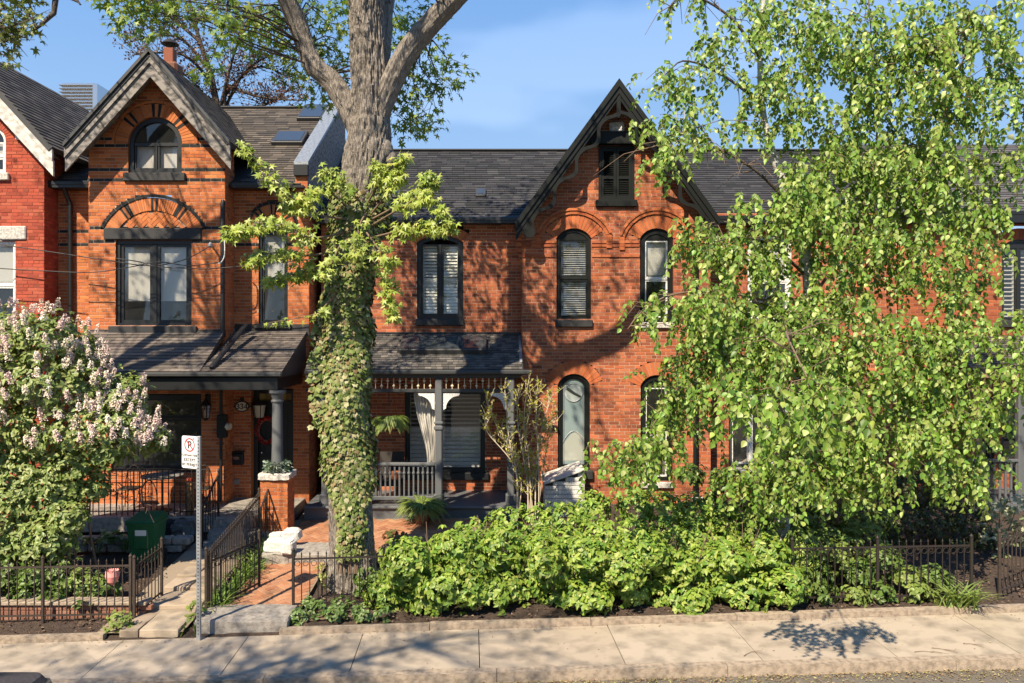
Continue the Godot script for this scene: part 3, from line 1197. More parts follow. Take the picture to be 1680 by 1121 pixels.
func numbered_house() -> void:
	var D := 17.0      # bay front
	var E := 17.6      # set-back wall
	var h := thing("brick_house", "orange brick house with white raked gable boards, black bands and number 334", "house", Vector3(-7.0, 0.4, -18.0))
	var pal := [Color(0.54, 0.15, 0.042), Color(0.58, 0.175, 0.052), Color(0.48, 0.125, 0.036), Color(0.62, 0.195, 0.06), Color(0.52, 0.15, 0.045)]
	var arch_pal := [Color(0.6, 0.185, 0.055), Color(0.64, 0.21, 0.068), Color(0.54, 0.16, 0.05)]
	var wall := sub("wall", h, Vector3(-7.0, 0.4, -E))
	var bb := MB.new()
	var mm := MB.new()
	var xl := X(145, D)
	var xr := X(369, D)
	var apx := X(246, 16.5)
	# openings of the bay
	var top := opening(X(210, D), X(298, D), Y(285, D), Y(236, D), (X(298, D) - X(210, D)) * 0.5, 0.3)
	var main := opening(X(189, D), X(314, D), Y(536, D), Y(394, D))
	var lintel := opening(X(171, D), X(331, D), Y(394, D), Y(374, D))
	var tym := opening(X(165, D), X(338, D), Y(374, D), Y(372, D), 0.71, 0.0)
	var low := opening(X(182, D), X(330, D), Y(775, D), Y(648, D))
	var bands := [Y(229, D), Y(241, D), Y(279, D), Y(296, D), Y(374, D), Y(398, D)]
	var paint := func(_x: float, y: float):
		for k in bands:
			if absf(y - k) < COURSE * 0.5:
				return BLACK_BRICK
		return null
	var single := singles_for(wall, pal, 300, func(x: float, y: float): return y > 4.5 and y < 7.6 and x > -8.9 and rng.randf() < 0.5)
	brick_wall(bb, mm, xl, xr, 0.3, Y(118, D), -D, [top, main, lintel, tym, low], pal, {edge = gable_edge(xl, xr, Y(225, D), apx, Y(110, D)), paint = paint, single = single, mortar = Color(0.58, 0.44, 0.33)})
	for q in [top, main, low]:
		reveal(mm, q, -D, 0.16, pal[1])
	# ring over the round-headed window
	arch_ring(bb, mm, top.xc, top.cy, top.R + 0.005, top.R + 0.29, PI / 2, 34, -D, arch_pal, [7, 9, 16, 18, 25, 27])
	arch_ring(bb, mm, top.xc, top.cy, top.R + 0.3, top.R + 0.36, PI / 2, 14, -D + 0.02, arch_pal)
	# relieving arch: black rim, standing bricks, herringbone field
	var ro: float = tym.R
	arch_ring(bb, mm, tym.xc, tym.cy, ro - 0.075, ro - 0.003, tym.th, 17, -D + 0.02, [BLACK_BRICK])
	arch_ring(bb, mm, tym.xc, tym.cy, ro - 0.36, ro - 0.08, tym.th * 0.985, 46, -D, arch_pal, [9, 11, 12, 22, 24, 33, 34, 36])
	var field := MB.new()
	field.col = Color(0.45, 0.32, 0.22)
	var ri: float = ro - 0.37
	var fx := sqrt(maxf(0.01, ri * ri - pow(tym.ys - tym.cy, 2.0)))
	var fp := PackedVector2Array()
	for i in 21:
		var a := lerpf(-asin(fx / ri), asin(fx / ri), i / 20.0)
		fp.append(Vector2(tym.xc + sin(a) * ri, tym.cy + cos(a) * ri))
	mm.col = Color(0.4, 0.28, 0.2)
	mm.prism(fp, -D - 0.03, -D - 0.05, true)
	var l := 0.16
	var w := 0.08
	for i in range(-16, 17):
		for j in range(-10, 11):
			for k in 2:
				var u := (i + 2.0 * j) * w
				var v := (i - 2.0 * j) * w
				var cu := u + (l / 2 if k == 0 else w / 2)
				var cv := v + (w / 2 if k == 0 else w + l / 2)
				var c := Vector2(cu - cv, cu + cv) * 0.7071 + Vector2(tym.xc, tym.ys + 0.1)
				if Geometry2D.is_point_in_polygon(c, fp):
					bb.col = arch_pal[rng.randi() % 3] * rr(0.85, 1.2)
					bb.obox(Transform3D(Basis(Vector3(0, 0, 1), PI / 4 if k == 0 else PI * 0.75), Vector3(c.x, c.y, -D - 0.03)), Vector3(l / 2 - 0.005, w / 2 - 0.005, 0.012))
	# set-back walls, left and right of the bay
	var rw := opening(X(424, E), X(472, E), Y(532, E), Y(378, E))
	var rt := opening(X(404, E), X(490, E), Y(378, E), Y(375, E), 0.62, 0.0)
	var door := opening(X(411, E), X(481, E), 0.3, Y(640, E))
	var xe := X(507, E)
	var paint2 := func(_x: float, y: float):
		return BLACK_BRICK if absf(y - bands[5]) < COURSE * 0.5 or absf(y - bands[4]) < COURSE * 0.5 else null
	brick_wall(bb, mm, X(72, E), xl - 0.02, 0.3, Y(302, E), -E, [], pal, {paint = paint2, mortar = Color(0.58, 0.44, 0.33)})
	brick_wall(bb, mm, xr - 0.1, xe, 0.3, Y(302, E), -E, [rw, rt, door], pal, {paint = paint2, mortar = Color(0.58, 0.44, 0.33)})
	for q in [rw, door]:
		reveal(mm, q, -E, 0.3 if q == door else 0.16, pal[1])
	arch_ring(bb, mm, rt.xc, rt.cy, rt.R - 0.075, rt.R - 0.003, rt.th, 11, -E + 0.02, [BLACK_BRICK])
	arch_ring(bb, mm, rt.xc, rt.cy, rt.R - 0.3, rt.R - 0.08, rt.th, 26, -E, arch_pal, [5, 7, 12, 14, 19, 21])
	mm.prism(arc_fill(rt, 0.31), -E - 0.03, -E - 0.05, true)
	for i in 12:
		var yy: float = rt.ys + 0.04 + i * COURSE
		var hw := sqrt(maxf(0.0, pow(rt.R - 0.31, 2.0) - pow(yy - rt.cy, 2.0)))
		if hw > 0.06:
			bb.col = arch_pal[i % 3] * 0.9
			one_brick(bb, rt.xc - hw, rt.xc - 0.01, yy - 0.03, yy + 0.035, -E - 0.02)
			one_brick(bb, rt.xc + 0.01, rt.xc + hw, yy - 0.03, yy + 0.035, -E - 0.02)
	# cheeks of the bay and the passage side
	side_wall(bb, mm, xr, D, E, 0.3, Y(232, D), 1, pal)
	side_wall(bb, mm, xl, D, E, 0.3, Y(232, D), -1, pal)
	side_wall(bb, mm, xe, E, 20.5, 0.3, Y(302, E), 1, pal)
	put(mm, "mortar", M.mortar, wall)
	kind(put(bb, "brickwork", M.brick, wall), "stuff")
	core(h, Vector3(X(72, E), 0.1, -24.5), Vector3(xe - 0.03, Y(302, E), -E - 3.2))
	# painted black plinth band above the porch roof
	var b := MB.new()
	b.box(Vector3(xl - 0.01, Y(553, D), -D - 0.02), Vector3(xr + 0.01, Y(541, D), -D + 0.025))
	b.box(Vector3(xr + 0.02, Y(551, E), -E - 0.02), Vector3(xe, Y(532, E), -E + 0.02))
	put(b, "plinth_band", M.black_stone, h)
	# windows
	window(h, top, -D, {mullions = [0.5], transom = true, fw = 0.1, sill = M.black_stone, sill_h = 0.17, blind = "shade", drop = 0.97, blind_mat = M.curtain})
	window(h, main, -D, {mullions = [0.5], fw = 0.08, sw = 0.085, sill = M.black_stone, sill_over = 0.13, sill_h = 0.15, blind = "shade", drop = 0.72})
	window(h, rw, -E, {fw = 0.06, sill = M.black_stone, sill_h = 0.1, blind = "shade", drop = 0.5})
	window(h, low, -D, {fw = 0.09, rails = [0.72], blind = ""})
	b = MB.new()
	b.box(Vector3(lintel.x0, lintel.y0 + 0.004, -D - 0.1), Vector3(lintel.x1, lintel.ys - 0.002, -D + 0.05), 0.02)
	put(b, "lintel", M.black_stone, h)
	b = MB.new()
	b.box(Vector3(rw.x0 - 0.12, rw.ys + 0.002, -E - 0.1), Vector3(rw.x1 + 0.12, rw.ys + 0.19, -E + 0.04), 0.02)
	put(b, "lintel", M.stone, h)
	# front door with stained transom
	var dn := sub("door", h, Vector3(door.xc, 0.65, -E - 0.32))
	b = MB.new()
	b.band(outline(door, 0.002), outline(door, 0.1), -E - 0.22, -E - 0.36)
	b.box(Vector3(door.x0 + 0.1, 2.75, -E - 0.35), Vector3(door.x1 - 0.1, 2.83, -E - 0.25), 0.01)
	put(b, "frame", M.black_paint, dn)
	b = MB.new()
	var dy0 := 0.68
	b.box(Vector3(door.x0 + 0.1, dy0, -E - 0.345), Vector3(door.x1 - 0.1, 2.75, -E - 0.3), 0.01)
	for pq in [[0.14, 0.12, 0.86, 0.36], [0.14, 0.42, 0.86, 0.94]]:
		var r := opening(lerpf(door.x0 + 0.1, door.x1 - 0.1, pq[0]), lerpf(door.x0 + 0.1, door.x1 - 0.1, pq[2]), lerpf(dy0, 2.75, pq[1]), lerpf(dy0, 2.75, pq[3]))
		b.band(outline(r, 0.0, 2), outline(r, 0.04, 2), -E - 0.285, -E - 0.3)
	put(b, "door_leaf", M.black_paint, dn)
	b = MB.new()
	b.lathe(Vector3(door.x0 + 0.17, 1.62, -E - 0.26), [Vector2(0, 0), Vector2(0.03, 0.01), Vector2(0.035, 0.035), Vector2(0.02, 0.06), Vector2(0, 0.065)], 10)
	put(b, "handle", M.chrome, dn)
	b = MB.new()
	for i in 5:
		b.col = [Color(0.5, 0.32, 0.06), Color(0.25, 0.14, 0.04), Color(0.55, 0.42, 0.16)][i % 3]
		var x0 := lerpf(door.x0 + 0.1, door.x1 - 0.1, i / 5.0)
		var x1 := lerpf(door.x0 + 0.1, door.x1 - 0.1, (i + 1) / 5.0)
		b.box(Vector3(x0 + 0.004, 2.835, -E - 0.33), Vector3(x1 - 0.004, door.ys - 0.105, -E - 0.318))
	put(b, "transom_glass", M.stained_glass, dn)
	# main roof
	var roof := sub("roof", h, Vector3(-7, 7.6, -19))
	var rp := [Color(0.1, 0.085, 0.07), Color(0.085, 0.072, 0.06), Color(0.12, 0.1, 0.082), Color(0.075, 0.065, 0.058)]
	var e0 := Vector3(X(70, 17.3), Y(303, 17.3), -17.3)
	var er := xe - 0.12
	var ridge := Vector3(e0.x, Y(178, 21.5), -21.5)
	var v := (ridge - e0)
	var vl := v.length()
	v /= vl
	deck(roof, "roof_deck", [e0, Vector3(er, e0.y, e0.z), Vector3(er, ridge.y, ridge.z), ridge], 0.1, M.dark_grey_paint)
	deck(roof, "back_slope", [Vector3(er, ridge.y, ridge.z), Vector3(er, e0.y, -26.0), Vector3(e0.x, e0.y, -26.0), ridge], 0.1, M.dark_grey_paint)
	var gx := apx
	shingles(roof, e0 + Vector3(0, 0.004, 0), Vector3.RIGHT, v, er - e0.x, vl, rp, {singles = 300, keep = func(u: float, q: float):
		var x := e0.x + u
		var gy := lerpf(8.4, 10.3, 1.0 - absf(x - gx) / 1.73)
		return e0.y + v.y * q > gy - 0.25 or absf(x - gx) > 1.73})
	# ridge cap
	b = MB.new()
	b.bar(Vector3(e0.x, ridge.y + 0.02, ridge.z), Vector3(er, ridge.y + 0.02, ridge.z), 0.22, 0.05, 0.015)
	put(b, "ridge_cap", M.dark_grey_paint, roof)
	# gable roof over the bay
	var fz := -16.45
	var ay := Y(82, 16.5)
	var lf := Vector3(X(106, 16.5), Y(238, 16.5), fz)
	var rf := Vector3(X(378, 16.5), Y(234, 16.5), fz)
	var ap := Vector3(apx, ay, fz)
	for s in 2:
		var f: Vector3 = lf if s == 0 else rf
		var back := -20.9
		var g := roof
		var pts := [f, ap, Vector3(ap.x, ap.y, back), Vector3(f.x, f.y, back)]
		if s == 1:
			pts = [ap, f, Vector3(f.x, f.y, back), Vector3(ap.x, ap.y, back)]
		deck_to(g, pts, 0.09, M.dark_grey_paint)
		var up := (ap - f)
		var ul := up.length()
		up /= ul
		if s == 1:
			shingles_to(g, f, Vector3(0, 0, -1), up, -back + fz, ul - 0.12, rp)
		else:
			shingles_to(g, Vector3(f.x, f.y, back), Vector3(0, 0, 1), up, -back + fz, ul - 0.12, rp)
	# barge boards, two members each side
	for s in 2:
		var f: Vector3 = lf if s == 0 else rf
		var dir := (ap - f).normalized()
		var nn := Vector3(-dir.y, dir.x, 0) * (1.0 if s == 0 else -1.0)
		if nn.y > 0:
			nn = -nn
		var bd := sub("barge_board", h, f)
		b = MB.new()
		slant(b, f, ap, 0.1, 0.16, fz - 0.02, fz - 0.08)
		put(b, "upper_board", M.worn_grey_board, bd)
		b = MB.new()
		slant(b, f, ap, 0.27, 0.2, fz - 0.06, fz - 0.11)
		put(b, "lower_board", M.worn_grey_board, bd)
		b = MB.new()
		slant(b, f, ap, 0.005, 0.06, fz + 0.035, fz - 0.05)
		put(b, "edge_strip", M.dark_grey_paint, bd)
		b = MB.new()
		# soffit back to the wall
		var q0 := f + nn * 0.2
		var q1 := ap + nn * 0.2
		b.quad(Vector3(q0.x, q0.y, fz - 0.1), Vector3(q1.x, q1.y, fz - 0.1), Vector3(q1.x, q1.y, -D - 0.05), Vector3(q0.x, q0.y, -D - 0.05))
		put(b, "soffit", M.worn_grey_board, bd)
	# eave gutters and down pipes
	gutter(h, Vector3(X(68, 17.25), Y(301, 17.25), -17.25), Vector3(xl - 0.02, Y(301, 17.25), -17.25), M.black_paint)
	gutter(h, Vector3(xr + 0.03, Y(303, 17.25), -17.25), Vector3(xe - 0.25, Y(303, 17.25), -17.25), M.black_paint)
	for gg in [[Vector3(e0.x, 0, 0), xl], [Vector3(xr, 0, 0), xe]]:
		b = MB.new()
		b.box(Vector3(gg[0].x + 0.01, Y(309, 17.3), -E - 0.02), Vector3(gg[1] - 0.03, Y(305, 17.3), -17.2))
		put(b, "soffit_board", M.black_paint, h)
	pipe(h, "down_pipe", [P(104, 306, 17.3), P(107, 315, 17.35), P(115, 335, E - 0.08), P(116, 540, E - 0.08)], 0.05, M.black_paint)
	pipe(h, "down_pipe", [P(366, 306, 17.15), P(369, 318, 17.2), P(365, 335, 16.95), P(365, 548, 16.93)], 0.05, M.black_paint)
	# diagonal leader laid over the porch roof
	b = MB.new()
	b.bar(P(404, 538, 17.1) + Vector3(0, 0.07, 0), P(346, 610, 15.62) + Vector3(0, 0.08, 0), 0.11, 0.08, 0.02)
	put(b, "roof_leader", M.black_paint, h)
	# skylights
	for q in [[445, 497, 240, 222], [487, 530, 200, 178]]:
		var sk := sub("skylight", h, Vector3(X(q[0], 19), Y(q[2], 19), -19))
		var d0 := roof_depth(e0, v, q[2])
		var d1 := roof_depth(e0, v, q[3])
		var a := Vector3(X(q[0], d0), Y(q[2], d0), -d0)
		var e := Vector3(X(q[1], d0), Y(q[2], d0), -d0)
		var up := v * ((d1 - d0) / -v.z)
		skylight(sk, a, e - a, up, 0.12)
	# party parapet with metal cap
	var pw := sub("parapet", h, Vector3(xe, 7, -19))
	b = MB.new()
	var p0 := Vector3(xe - 0.2, 0, 0)
	var f0 := Vector3(0, Y(272, 17.4), -17.35)
	var f1 := Vector3(0, Y(158, 21.6), -21.7)
	for xx in [0]:
		b.hexa([Vector3(xe - 0.22, 7.0, -17.35), Vector3(xe + 0.02, 7.0, -17.35), Vector3(xe - 0.22, f0.y, -17.35), Vector3(xe + 0.02, f0.y, -17.35), Vector3(xe - 0.22, 7.0, -21.7), Vector3(xe + 0.02, 7.0, -21.7), Vector3(xe - 0.22, f1.y, -21.7), Vector3(xe + 0.02, f1.y, -21.7)])
	put(b, "side_render", M.stucco, pw)
	b = MB.new()
	b.hexa([Vector3(xe - 0.27, f0.y, -17.3), Vector3(xe + 0.05, f0.y, -17.3), Vector3(xe - 0.27, f0.y + 0.07, -17.3), Vector3(xe + 0.05, f0.y + 0.07, -17.3), Vector3(xe - 0.27, f1.y, -21.75), Vector3(xe + 0.05, f1.y, -21.75), Vector3(xe - 0.27, f1.y + 0.07, -21.75), Vector3(xe + 0.05, f1.y + 0.07, -21.75)])
	put(b, "metal_cap", M.flashing, pw)
	b = MB.new()
	b.box(Vector3(xe - 0.26, f0.y - 0.25, -17.34), Vector3(xe + 0.06, f0.y - 0.002, -17.24), 0.01)
	put(b, "end_flashing", M.black_paint, pw)
	var pb := MB.new()
	var pm := MB.new()
	brick_wall(pb, pm, xe - 0.24, xe + 0.03, 7.0, f0.y - 0.25, -17.33, [], pal)
	put(pm, "mortar", M.mortar, pw)
	put(pb, "end_bricks", M.brick, pw)
	# chimney with cowl
	var ch := sub("chimney", h, P(279, 130, 19.5))
	b = MB.new()
	var cd := 19.5
	b.col = Color(0.2, 0.085, 0.05)
	b.box(Vector3(X(266, cd), Y(190, cd), -cd - 0.25), Vector3(X(295, cd), Y(104, cd), -cd + 0.2), 0.06)
	put(b, "shoulder", M.brick, ch)
	b = MB.new()
	b.col = Color(0.3, 0.1, 0.055)
	b.box(Vector3(X(271, cd), Y(108, cd), -cd - 0.12), Vector3(X(287, cd), Y(80, cd), -cd + 0.12), 0.015)
	put(b, "flue_pot", M.brick, ch)
	b = MB.new()
	for a in 4:
		b.bar(Vector3(X(279, cd) + 0.1 * cos(a * PI / 2), Y(80, cd), -cd + 0.1 * sin(a * PI / 2)), Vector3(X(279, cd) + 0.1 * cos(a * PI / 2), Y(72, cd), -cd + 0.1 * sin(a * PI / 2)), 0.02, 0.02)
	b.lathe(Vector3(X(279, cd), Y(73, cd), -cd), [Vector2(0.22, 0.0), Vector2(0.12, 0.1), Vector2(0, 0.13)], 12)
	b.lathe(Vector3(X(279, cd), Y(73, cd), -cd), [Vector2(0.0, 0.005), Vector2(0.22, 0.0)], 12)
	put(b, "cowl", M.iron, ch)
	numbered_porch(h, pal, xl, xr, xe)

func arc_fill(o: Dictionary, inset: float) -> PackedVector2Array:
	var r: float = o.R - inset
	var hx := sqrt(maxf(0.01, r * r - pow(o.ys - o.cy, 2.0)))
	var p := PackedVector2Array()
	for i in 17:
		var a := lerpf(-asin(hx / r), asin(hx / r), i / 16.0)
		p.append(Vector2(o.xc + sin(a) * r, o.cy + cos(a) * r))
	return p

# depth at which a picture row meets the roof plane starting at e0 with slope v
func roof_depth(e0: Vector3, v: Vector3, py: float) -> float:
	# CH - (py-CY)/F*d = e0.y + (d + e0.z) * v.y / -v.z
	var k := v.y / -v.z
	return (CH - e0.y - e0.z * k) / (k + (py - CY) / F)

func skylight(sk: Node3D, a: Vector3, u: Vector3, up: Vector3, th: float) -> void:
	var nrm := u.cross(up).normalized()
	var b := MB.new()
	var t := Transform3D(Basis(u.normalized(), nrm, -up.normalized()), a + u * 0.5 + up * 0.5 + nrm * (th * 0.5))
	b.obox(t, Vector3(u.length() * 0.5, th * 0.5, up.length() * 0.5), 0.012)
	put(b, "kerb_frame", M.dark_grey_paint, sk)
	b = MB.new()
	b.obox(t.translated_local(Vector3(0, th * 0.5 + 0.004, 0)), Vector3(u.length() * 0.5 - 0.07, 0.006, up.length() * 0.5 - 0.07))
	put(b, "pane", M.skylight_glass, sk)

func slant(b: MB, a: Vector3, e: Vector3, drop: float, w: float, z0: float, z1: float) -> void:
	# board along a-e in the front plane; plumb cut where it meets its twin and at its foot
	var k := 1.0 / maxf(0.2, absf((e - a).normalized().x))
	var half := w * 0.5 * k
	a.y -= drop * k
	e.y -= drop * k
	b.prism(PackedVector2Array([Vector2(a.x, a.y - half), Vector2(e.x, e.y - half), Vector2(e.x, e.y + half), Vector2(a.x, a.y + half)]), z0, z1)

func deck_to(g: Node3D, pts: Array, th: float, m: Material) -> void:
	deck(g, "boarding", pts, th, m)
func shingles_to(g: Node3D, a: Vector3, u: Vector3, v: Vector3, ul: float, vl: float, pal: Array) -> void:
	shingles(g, a, u, v, ul, vl, pal)

func numbered_porch(h: Node3D, pal: Array, xl: float, xr: float, xe: float) -> void:
	var p := sub("porch", h, Vector3(-6.5, 0.5, -16.3))
	var b := MB.new()
	var px0 := -8.95
	var px1 := -4.27
	var fd := 15.55
	var ey := 3.6
	var rp := [Color(0.15, 0.125, 0.11), Color(0.13, 0.11, 0.095), Color(0.17, 0.145, 0.125)]
	# roof in two fields
	for f in [[px0, xr, 17.0], [xr, px1, 17.6]]:
		var e0 := Vector3(f[0], ey, -fd)
		var t0 := Vector3(f[0], 4.40, -f[2] + 0.01)
		var v := (t0 - e0)
		deck(p, "porch_roof", [e0, Vector3(f[1], ey, -fd), Vector3(f[1], t0.y, t0.z), t0], 0.07, M.dark_grey_paint)
		shingles(p, e0 + Vector3(0, 0.004, 0), Vector3.RIGHT, v.normalized(), f[1] - f[0], v.length() - 0.01, rp, {expose = 0.125, wmin = 0.8, wmax = 1.0})
	b = MB.new()
	b.box(Vector3(px0, 3.24, -fd - 0.14), Vector3(px1 - 0.1, 3.5, -fd - 0.02), 0.01)
	b.box(Vector3(px1 - 0.22, 3.243, -17.58), Vector3(px1 - 0.11, 3.497, -fd - 0.14), 0.01)
	put(b, "beam", M.black_paint, p)
	b = MB.new()
	b.bar(Vector3(px0, 3.555, -fd + 0.03), Vector3(px1, 3.555, -fd + 0.03), 0.1, 0.09, 0.02)
	put(b, "gutter", M.dark_grey_paint, p)
	# gable end of the porch roof
	b = MB.new()
	b.hexa([Vector3(px1 - 0.1, 3.5, -17.59), Vector3(px1 - 0.03, 3.5, -17.59), Vector3(px1 - 0.1, 4.33, -17.59), Vector3(px1 - 0.03, 4.33, -17.59), Vector3(px1 - 0.1, 3.5, -fd - 0.03), Vector3(px1 - 0.03, 3.5, -fd - 0.03), Vector3(px1 - 0.1, 3.53, -fd - 0.03), Vector3(px1 - 0.03, 3.53, -fd - 0.03)])
	put(b, "end_panel", M.dark_grey_paint, p)
	b = MB.new()
	b.box(Vector3(px0, 3.3, -17.56), Vector3(px1 - 0.23, 3.34, -fd - 0.15))
	put(b, "ceiling", M.grey_paint, p)
	# deck and its front
	b = MB.new()
	b.box(Vector3(px0, 0.36, -17.62), Vector3(-4.9, 0.66, -15.75), 0.01)
	b.box(Vector3(-4.9, 0.35, -17.62), Vector3(px1 - 0.05, 0.655, -15.9), 0.01)
	put(b, "deck", M.stone, p)
	b = MB.new()
	rough_block(b, Vector3(-5.7, 0.2, -15.78), Vector3(-4.5, 0.46, -15.35), 0.015, 21)
	put(b, "step", M.stone, p)
	b = MB.new()
	rough_block(b, Vector3(-5.75, 0.1, -15.4), Vector3(-4.5, 0.3, -15.0), 0.015, 22)
	put(b, "step", M.stone, p)
	# brick pier with stone cap and turned column
	var cx := X(455, 15.7)
	var pier := sub("pier", h, Vector3(cx, 0.4, -15.7))
	var bb := MB.new()
	var mm := MB.new()
	var hw := 0.27
	var pd := 15.45
	brick_wall(bb, mm, cx - hw, cx + hw, 0.35, 1.5, -pd, [], pal, {mortar = Color(0.58, 0.44, 0.33)})
	side_wall(bb, mm, cx + hw, pd, pd + 0.52, 0.35, 1.5, 1, pal)
	side_wall(bb, mm, cx - hw, pd, pd + 0.52, 0.35, 1.5, -1, pal)
	put(mm, "mortar", M.mortar, pier)
	put(bb, "brickwork", M.brick, pier)
	b = MB.new()
	rough_block(b, Vector3(cx - hw - 0.05, 1.47, -pd - 0.57), Vector3(cx + hw + 0.05, 1.6, -pd + 0.05), 0.025, 31)
	put(b, "cap_stone", M.pale_stone, pier)
	b = MB.new()
	b.lathe(Vector3(cx, 1.6, -15.7), [Vector2(0.16, 0), Vector2(0.16, 0.08), Vector2(0.13, 0.1), Vector2(0.12, 0.14), Vector2(0.11, 0.5), Vector2(0.1, 1.38), Vector2(0.125, 1.4), Vector2(0.125, 1.43), Vector2(0.1, 1.45), Vector2(0.14, 1.56), Vector2(0.17, 1.58), Vector2(0.17, 1.64)], 20)
	put(b, "column", M.grey_paint, pier)
	# iron railing along the porch
	railing(h, Vector3(-8.9, 0.66, -15.85), Vector3(X(343, 15.85), 0.66, -15.85), 0.95, 0.115, 0.011, M.iron)
	railing(h, Vector3(-4.82, 0.66, -15.95), Vector3(cx - hw, 0.66, -15.6), 0.85, 0.11, 0.011, M.iron)
	# rail down the steps
	var st := sub("stair_rail", h, Vector3(-4.85, 0.3, -15.4))
	for k in 2:
		var x := X(342 if k == 0 else 436, 15.3)
		b = MB.new()
		b.tube([Vector3(x, 0.2, -14.95), Vector3(x, 1.05, -14.95)], [0.018, 0.018], 6)
		b.tube([Vector3(x, 0.66, -15.85), Vector3(x, 1.58, -15.85)], [0.02, 0.02], 6)
		b.lathe(Vector3(x, 1.56, -15.85), [Vector2(0.0, 0), Vector2(0.035, 0.03), Vector2(0.0, 0.08)], 8)
		b.bar(Vector3(x, 1.0, -14.95), Vector3(x, 1.52, -15.85), 0.03, 0.02)
		for i in 7:
			var f := (i + 0.5) / 7.0
			var z := lerpf(-14.95, -15.85, f)
			b.tube([Vector3(x, lerpf(0.3, 0.72, f), z), Vector3(x, lerpf(1.0, 1.52, f), z)], [0.009, 0.009], 5)
		put(b, "rail_panel", M.iron, st)

# iron railing: posts, two rails, each bar a part
func railing(parent: Node3D, a: Vector3, e: Vector3, hgt: float, pitch: float, r: float, m: Material) -> void:
	var rl := sub("railing", parent, a)
	var l := (e - a).length()
	var d := (e - a) / l
	var b := MB.new()
	b.bar(a + Vector3(0, hgt, 0), e + Vector3(0, hgt, 0), 0.035, 0.018, 0.004)
	b.bar(a + Vector3(0, hgt * 0.72, 0), e + Vector3(0, hgt * 0.72, 0), 0.02, 0.014)
	b.bar(a + Vector3(0, 0.1, 0), e + Vector3(0, 0.1, 0), 0.025, 0.014)
	put(b, "rails", m, rl)
	b = MB.new()
	b.tube([Vector3(0, 0.02, 0), Vector3(0, hgt, 0)], [r, r], 6)
	b.lathe(Vector3(0, hgt * 0.45, 0), [Vector2(r, 0), Vector2(r * 2.0, 0.03), Vector2(r, 0.06)], 6)
	var bm := mesh_of(b)
	var n := int(l / pitch)
	for i in n + 1:
		inst(bm, "bar", m, rl, Transform3D(Basis(), a + d * (l * i / n)))

